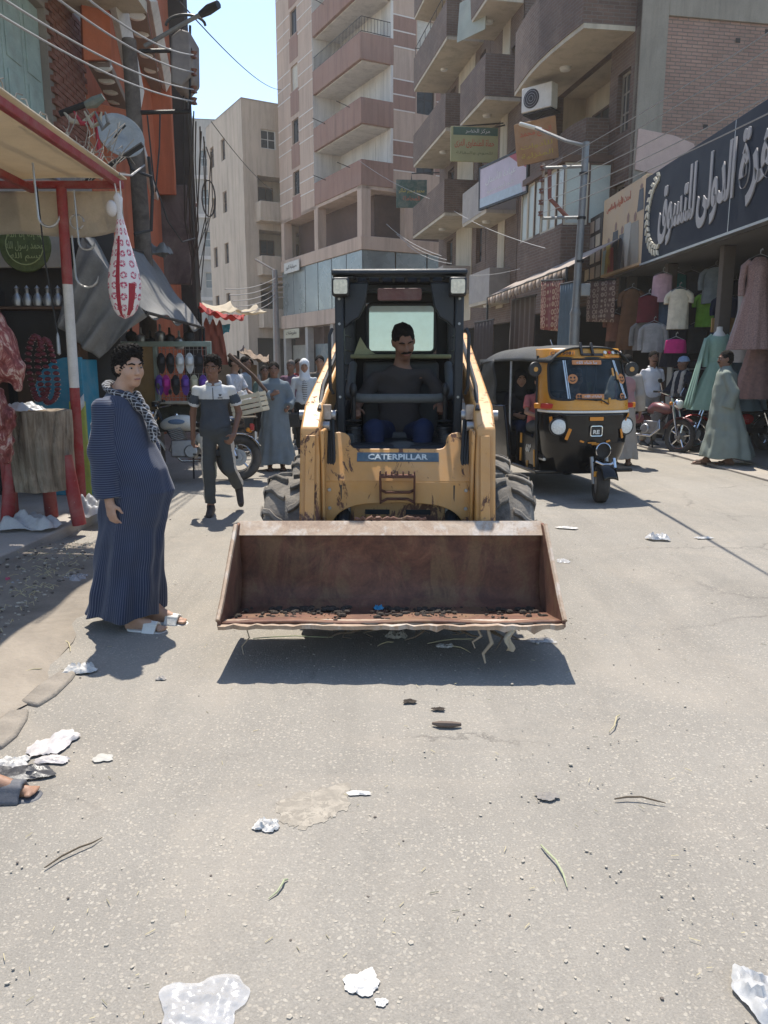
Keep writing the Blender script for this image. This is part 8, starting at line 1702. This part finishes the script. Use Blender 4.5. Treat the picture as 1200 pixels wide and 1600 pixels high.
ends = [((1225, 35), 'topmost'), ((1225, 62), 'second'), ((1225, 110), 'third'), ((1225, 138), 'fourth'), ((1225, 165), 'lowest')]
for k, (e, n) in enumerate(ends): cable('%s of the five cables running from the insulator rack past the navy sign' % n, [LX + rk_ + Vector((-.03, -.05, .37 - k * .18)), PX(e[0], e[1], 5.2)], .0055, m_wire, .05)
# utility pole by the orange building
up_ = thing('utility_pole', 'old timber utility pole with steel arms in front of the orange building', 'utility pole', (PX(228, 420, 12).x, 12, 0)); U = up_.location; UT = PX(219, 62, 12).z
part('pole', m_timb, up_, 'tube', [(0, 0, 0), (-.02, 0, 3), (-.06, 0, UT)], [.14, .125, .10], 14)
loc_ = lambda px, py, Y=12: PX(px, py, Y) - U
part('cross_arm', m_iron, up_, 'tube', [loc_(212, 176), loc_(297, 174)], .03, 6); part('upper_arm', m_iron, up_, 'tube', [loc_(218, 80), loc_(300, 78)], .03, 6); part('bracket_post', m_iron, up_, 'tube', [loc_(297, 176), loc_(297, 40)], .02, 6)
part('transformer_box', M('grey_brown_box', (.17, .145, .135), .7, var=.25, scale=5, dust=.3), up_, 'prism', [tuple(loc_(x, y)[i] for i in (0, 2)) for x, y in ((268, 58), (282, 46), (299, 52), (300, 120), (284, 138), (268, 132))], -.05, .5, axis='y', bev=.03)
for k, (y1) in enumerate((86, 113, 140, 158)): part('insulator', m_porc, up_, 'lathe', [(.02, -.05), (.05, -.04), (.03, 0), (.05, .04), (.02, .05)], loc_(303, y1), n=12)
part('lamp_arm', m_galv, up_, 'tube', [loc_(226, 72), loc_(285, 38, 11.9), loc_(318, 20, 11.8)], .03, 8); part('lamp_head', m_iron, up_, 'tube', [loc_(312, 24, 11.8), loc_(326, 15, 11.8), loc_(341, 7, 11.7)], [.045, .07, .055], 8); part('cable_coil', m_wireb, up_, 'tube', [tuple(loc_(290, 40) + Vector((.28 * math.cos(R(a)), 0, .14 * math.sin(R(a))))) for a in range(0, 190, 15)], .02, 6)
for k, y1 in enumerate((86, 113, 140, 158)): cable('%s of the four cables sweeping from the left utility pole over the canopy' % ('highest', 'upper middle', 'lower middle', 'lowest')[k], [U + loc_(303, y1), PX([90, 40, -20, -25][k], [-40, -40, -18, 8][k], 6.2)], .010, m_wire, .12)
cable('thin cable crossing the open sky towards the tower', [PX(280, 2, 12), PX(440, 140, 40)], .011, m_wireb, .3); cable('thin cable falling from the far pole across the corner building', [PX(330, 190, 20), PX(430, 300, 40)], .011, m_wireb, .2)
rng = random.Random(31)
for k in range(12):
    x0 = 290 + k * 3.4; pts = [PX(x0 + rng.uniform(-3, 3), 150 + 8 * k, 12.3 + .2 * k), PX(x0 + rng.uniform(-4, 6), 250, 13 + .4 * k), PX(x0 + rng.uniform(-5, 5), 330 + rng.uniform(-20, 30), 14 + .5 * k), PX(300 + rng.uniform(-4, 14), 430 + rng.uniform(-40, 40), 15 + .5 * k)]
    cable('%s tangled dark cable from the old pole dangling beside the utility poles' % ORD[k], pts, .012, m_wireb)
for k, pts in enumerate(([(230, 180, 11.9), (240, 280, 12), (262, 345, 12.2), (285, 378, 12.6), (305, 372, 13.5)], [(250, 178, 11.9), (249, 230, 11.8), (243, 300, 11.8)], [(232, 245, 11.8), (238, 300, 11.8), (236, 360, 11.8), (210, 366, 11.6)], [(186, 272, 7.1), (205, 274, 9), (226, 258, 11.8)])):
    cable(['loose cable looping from the old pole to the dark board', 'short cable hanging under the steel cross arm', 'thick cable bundled down the old timber pole', 'string tied from the canopy corner to the old pole'][k], [PX(*p) for p in pts], .012 + .014 * (k == 2), m_wireb if k < 3 else m_wire)
p2 = thing('utility_pole', 'dark slender utility pole hung with coiled cable down the lane', 'utility pole', (PX(309, 480, 20).x, 20, 0)); V2 = p2.location
part('pole', m_timb, p2, 'tube', [(0, 0, 0), (-.03, 0, PX(305, 285, 20).z)], [.12, .09], 12); part('fuse_box', m_black, p2, 'box', PX(299, 300, 19.9) - V2, (.16, .1, .4)); part('cable_coil', m_wireb, p2, 'tube', [tuple(PX(326, 310, 19.8) - V2 + Vector((.16 * math.cos(R(a)), 0, .42 * math.sin(R(a))))) for a in range(0, 360, 20)], .02, 6, closed=True)
for k in range(5): part('insulator', m_porc, p2, 'lathe', [(.02, -.05), (.06, -.03), (.06, .03), (.02, .05)], PX(306, 320 + k * 22, 19.9) - V2, n=10)
p3 = thing('street_lamp', 'far grey lamp post with wire rungs before the tower', 'street lamp', (PX(433, 560, 25).x, 25, 0)); V3_ = p3.location
part('pole', m_galv, p3, 'tube', [(0, 0, 0), (0, 0, PX(431, 422, 25).z)], [.13, .08], 12); part('lamp_arm', m_galv, p3, 'tube', [PX(431, 424, 25) - V3_, PX(398, 405, 25) - V3_], .035, 6)
for k in range(5): part('rung', m_galv, p3, 'tube', [PX(428, 434 + k * 8, 25) - V3_, PX(444, 432 + k * 8, 25) - V3_], .018, 5)
for k in range(5): cable('%s of the wires from the far lamp post over the shade sails' % ('first', 'second', 'third', 'fourth', 'fifth')[k], [PX(431, 434 + k * 8, 25), PX(352 + k * 6, 452 + k * 9, 17)], .012, m_wire, .1); 
for k in range(3): cable('%s of the pale wires strung from the tower to the right row' % ('first', 'second', 'third', 'fourth', 'fifth', 'sixth')[k], [PX(604 + k * 16, 350 + k * 16, 36), PX(690 + k * 8, 400 + k * 6, 24)], .009, m_wire, .15)
cable('pale cable slanting down past the banner to the shop awning', [PX(710, 330, 28), PX(852, 388, 17)], .008, m_wire, .1); cable('cable running low from the loader roof side to the awning', [PX(735, 430, 22), PX(812, 420, 18)], .007, m_wire, .05)
cable('pale cable hanging across the tower face to the green sign', [PX(560, 250, 39), PX(700, 320, 30)], .008, m_wire, .2)
# satellite dish and rags on the canopy roof edge
sd_ = thing('satellite_dish', 'grey satellite dish seen edge on above the canopy', 'satellite dish', PX(187, 216, 10.6)); T0 = Matrix.Rotation(R(35), 4, 'Z') @ Matrix.Rotation(R(70), 4, 'X'); mb = MB(); mb.lathe([(0, .0), (.12, .01), (.22, .035), (.30, .07)], n=24, T=T0); mb.build('reflector', M('grey_dish', (.30, .30, .28), .6, var=.2), sd_, thick=.01)
part('arm', m_iron, sd_, 'tube', [(-.1, 0, -.02), (.16, -.25, .08)], .012, 6); part('mount', m_iron, sd_, 'tube', [(0, .05, 0), (.1, .1, -.35), (.3, .3, -.4)], .02, 6)
t = thing('broken_lamp', 'broken street lamp head tangled with rags above the canopy', 'lamp', PX(140, 160, 9.5)); part('arm', m_iron, t, 'tube', [(-.35, 0, -.12), (.1, 0, .03)], .035, 8); part('head', M('grey_green_lamp', (.12, .14, .115), .7, dust=.4), t, 'tube', [(-.05, 0, -.03), (.05, 0, .0), (.16, 0, .06)], [.04, .065, .04], 8)
for k in range(4): part('rag_strip', [m_sail, m_bagr, m_sail, m_tarp][k], t, 'tube', [(-.3 + .12 * k, -.02, -.1), (-.22 + .12 * k, -.02, -.2 - .03 * k), (-.1 + .1 * k, 0, -.22), (.05 + .04 * k, 0, -.1)], [.01, .03, .025, .01], 6)
part('iron_bar', m_iron, t, 'tube', [(-.25, .2, -.85), (.55, .1, -.42)], .03, 6); part('red_rag', m_bagr, t, 'tube', [(.0, .15, -.15), (.02, .15, -.45), (.03, .15, -.65)], [.01, .03, .008], 6)
mb = MB(); rng = random.Random(13)
for k in range(70):
    a = PX(rng.uniform(80, 190), rng.uniform(215, 290), 7.6); b = a + Vector((rng.uniform(-.15, .15), rng.uniform(0, .3), rng.uniform(-.02, .3))); mb.tube([a, (a + b) / 2 + Vector((.03, 0, .03)), b], .004, 4)
o = mb.build('dry_twigs', M('grey_straw', (.2, .2, .2), .9), None); tag(o, 'tangle of dry twigs and wire on the canopy corner', 'twigs', kind='stuff')

# ------------------------------------------------------------------ litter and grit on the road
def scrap(label, px_, py_, w, h, hh_, mat, seed, rz=0, name='paper_scrap', cat='litter', n=14, rough=.35): 
    p = GP(px_, py_); return rumple(name, label, cat, (p.x, p.y, .004), w, h, hh_, mat, seed, R(rz), n, rough, 'litter on the road')
m_film = glassy('clear_plastic_film', (.95, .95, .95), .45, .25, (.55, .55, .56))
scrap('large clear plastic bag lying flat at the bottom of the road', 320, 1572, .20, .16, .025, m_film, 1, 8, 'plastic_bag', 'plastic bag', 24)
scrap('torn white paper scrap near the bottom middle of the road', 566, 1540, .085, .075, .016, m_paper, 2, 20); scrap('small paper fragment beside the torn white paper', 596, 1570, .03, .025, .008, m_paper, 3)
scrap('white plastic bag cut by the lower right picture corner', 1190, 1560, .12, .16, .05, m_bag, 4, 15, 'plastic_bag', 'plastic bag')
scrap('crumpled white tissue in front of the pale road patch', 417, 1294, .085, .065, .03, m_paper, 5); scrap('folded white paper at the corner of the pale road patch', 560, 1242, .085, .03, .01, m_paper, 6)
scrap('crushed white carton by the shadow of the boy in the robe', 126, 1050, .16, .10, .05, m_paper, 7, 10); scrap('dirty white rag strewn by the kerb', 85, 1165, .13, .22, .035, M('soiled_cloth', (.5, .46, .44), .9, var=.25, scale=20), 8, -25, 'rag', 'rag'); scrap('small stained rag end near the kerb', 82, 1190, .13, .06, .02, M('soiled_cloth', (.5, .4, .4), .9), 9, 0, 'rag', 'rag')
scrap('black torn plastic bag beside the passing foot', 30, 1212, .24, .12, .03, M('black_bin_film', (.06, .06, .065), .35, var=.3), 10, 5, 'plastic_bag', 'plastic bag'); scrap('white paper wad behind the torn black bag', 20, 1195, .12, .08, .03, m_paper, 11)
scrap('thin white plastic bag behind the boy in the robe', 116, 908, .20, .22, .05, m_film, 12, 0, 'plastic_bag', 'plastic bag'); scrap('clear plastic wrapper with pink print by the step', 20, 918, .24, .17, .05, m_film, 13, 0, 'plastic_bag', 'plastic bag'); scrap('pink paper scrap inside the clear wrapper by the step', 12, 915, .07, .06, .07, M('pink_print', (.5, .08, .15), .6), 14)
scrap('pale round stone-like disc lying flat on the road', 161, 1187, .075, .06, .012, M('pale_disc', (.42, .40, .36), .8), 15, 0, 'flat_disc', 'litter', 10, .05)
scrap('white crumpled bag on the open road right of the bucket', 1028, 843, .19, .15, .07, m_bag, 16, 0, 'plastic_bag', 'plastic bag'); scrap('white paper strip near the rickshaw shadow', 886, 826, .20, .07, .02, m_paper, 17, -15); scrap('small white wrapper at the far right of the road', 1100, 842, .16, .05, .02, m_paper, 18); scrap('white plastic tatter beside the bucket shadow', 880, 878, .10, .12, .02, m_film, 19)
scrap('grey flattened rag on the open road', 855, 1247, .08, .05, .012, M('grey_rag', (.22, .2, .18), .9), 20, 0, 'rag', 'rag'); scrap('white scrap under the right end of the bucket', 845, 1003, .16, .07, .02, m_film, 21); scrap('pale crumpled paper under the middle of the bucket', 620, 998, .12, .06, .05, M('dull_paper', (.3, .27, .23), .9), 22); scrap('white tatter under the bucket near the roots', 695, 1012, .1, .05, .02, m_paper, 23)
scrap('small grey pebble-like lump on the road near the kerb', 252, 1063, .05, .035, .025, m_conc, 24, 0, 'stone', 'stone', 8, .1); scrap('brown leaf scrap in front of the bucket shadow', 640, 1098, .06, .04, .012, m_soil, 25); scrap('dark leaf scrap beside the brown pod', 685, 1110, .06, .03, .01, m_soil, 26)
p = GP(698, 1136); o = part('seed_pod', M('brown_pod', (.14, .10, .075), .8), None, 'tube', [(-.06, .01, .012), (-.03, -.003, .015), (.02, -.006, .015), (.06, .0, .012)], [.006, .014, .014, .008], 8, loc=p); tag(o, 'brown curved pod lying on the road before the bucket', 'pod')
m_stalk = M('green_stalk', (.34, .36, .22), .8); m_straw = M('dry_straw', (.42, .36, .22), .9); m_twig = M('dark_twig', (.10, .075, .05), .9)
for k, (a, b, mt, lab) in enumerate((((845, 1324), (886, 1390), m_stalk, 'pale green stalk lying on the open road'), ((968, 1120), (952, 1146), m_straw, 'short straw on the road right of the bucket shadow'), ((450, 1378), (420, 1408), m_stalk, 'green straw lying in the lower road'), ((70, 1360), (160, 1312), m_twig, 'dark twig with leaf tuft by the lower left'), ((960, 1252), (1040, 1258), m_twig, 'thin curved twig on the right of the road'), ((395, 1000), (520, 998), m_stalk, 'green strip under the left of the bucket'), ((668, 1008), (745, 1000), m_straw, 'pale stick under the right of the bucket'), ((700, 1012), (735, 1022), m_straw, 'short stick under the bucket near the roots'), ((30, 1056), (66, 1047), m_straw, 'pale stick on the dirt verge'), ((96, 1000), (110, 1020), m_straw, 'straw by the robe hem on the verge'), ((590, 1012), (615, 1005), m_straw, 'tiny stick under the middle of the bucket'))):
    a, b = GP(*a), GP(*b); md = (a + b) / 2 + Vector((.01, .015, .006)); o = part('twig', mt, None, 'tube', [Vector((0, 0, .009)), (md - a) * .5 + Vector((-.004, .006, .009)), md - a + Vector((0, 0, .009)), (md - a + b - a) * .5 + Vector((.005, -.004, .009)), b - a + Vector((0, 0, .008))], [.0025, .0035, .0032, .003, .0015], 6, loc=a); tag(o, lab, 'twig', 'twigs on the road')
rg = random.Random(5); ol = [GP(x, y) for x, y in ((430, 1258), (470, 1240), (545, 1226), (546, 1262), (510, 1286), (478, 1298), (440, 1288))]; rag2 = []
for i in range(len(ol)):
    for f in range(9): q = ol[i].lerp(ol[(i + 1) % len(ol)], f / 9); rag2.append((q.x + rg.uniform(-.008, .008), q.y + rg.uniform(-.012, .012)))
mb = MB(); mb.prism(rag2, .0042, .0054); o = mb.build('road_patch', M('pale_spill', (.31, .275, .225), .9, var=.3, scale=18, spots=((.22, .195, .16), 26, .5)), None); tag(o, 'pale dried spill stuck to the road surface', 'spill')
rng = np.random.RandomState(3)                       # grit, chips and straw bits nobody could count
mb = MB(); rs = random.Random(6)
for k in range(1300):
    y = 1.3 + 9 * rs.random() ** 1.7; x = rs.uniform(-.62, .62) * y; r_ = rs.uniform(.002, .0055) * (1 if rs.random() < .97 else 1.8)
    if rs.random() < .2: a = rs.uniform(0, 6.28); l = rs.uniform(.008, .03); mb.tube([(x, y, .007), (x + l * math.cos(a), y + l * math.sin(a), .008)], .0012, 3, 2)
    else: mb.ell((x, y, .004), (r_ * rs.uniform(.8, 1.7), r_, r_ * .6), 5, 3, rs.choice((0,) * 11 + (1,)), (0, 0, rs.uniform(0, 3)))
o = mb.build('grit', [M('pale_grit', (.38, .34, .28), .9), M('dark_grit', (.12, .10, .085), .9), m_straw], None, smooth=60); tag(o, 'scattered grit and straw bits over the road', 'grit', kind='stuff')
mb = MB()
for k in range(700):
    y = rs.uniform(2.3, 6.2); x = -1.75 - .08 * y - abs(rs.gauss(0, .45)); r_ = rs.uniform(.003, .012)
    if rs.random() < .4: a = rs.uniform(0, 6.28); l = rs.uniform(.02, .09); mb.tube([(x, y, .06), (x + l * .5 * math.cos(a), y + l * .5 * math.sin(a), .075), (x + l * math.cos(a + .3), y + l * math.sin(a + .3), .06)], .0025, 4, 2)
    else: mb.ell((x, y, .055), (r_ * 1.4, r_, r_ * .7), 6, 4, rs.choice((0, 1)))
o = mb.build('verge_debris', [M('pale_grit', (.38, .34, .28), .9), M('dark_grit', (.12, .10, .085), .9), m_straw], None, smooth=60); tag(o, 'straw and crumbs trodden into the dirt verge', 'debris', kind='stuff')

# ------------------------------------------------------------------ dusty air
m = bpy.data.materials.new('dusty_air'); m.use_nodes = True; t = m.node_tree; t.nodes.remove(t.nodes['Principled BSDF'])
pv = t.nodes.new('ShaderNodeVolumePrincipled'); pv.inputs['Color'].default_value = (.97, .93, .87, 1); pv.inputs['Density'].default_value = .0010; pv.inputs['Anisotropy'].default_value = .25
t.links.new(pv.outputs[0], t.nodes['Material Output'].inputs['Volume'])
tag(part('haze', m, None, 'bx', -60, 60, -12, 90, -1.1, 30, smooth=0), 'pale dust haze filling the street', 'haze', kind='stuff')
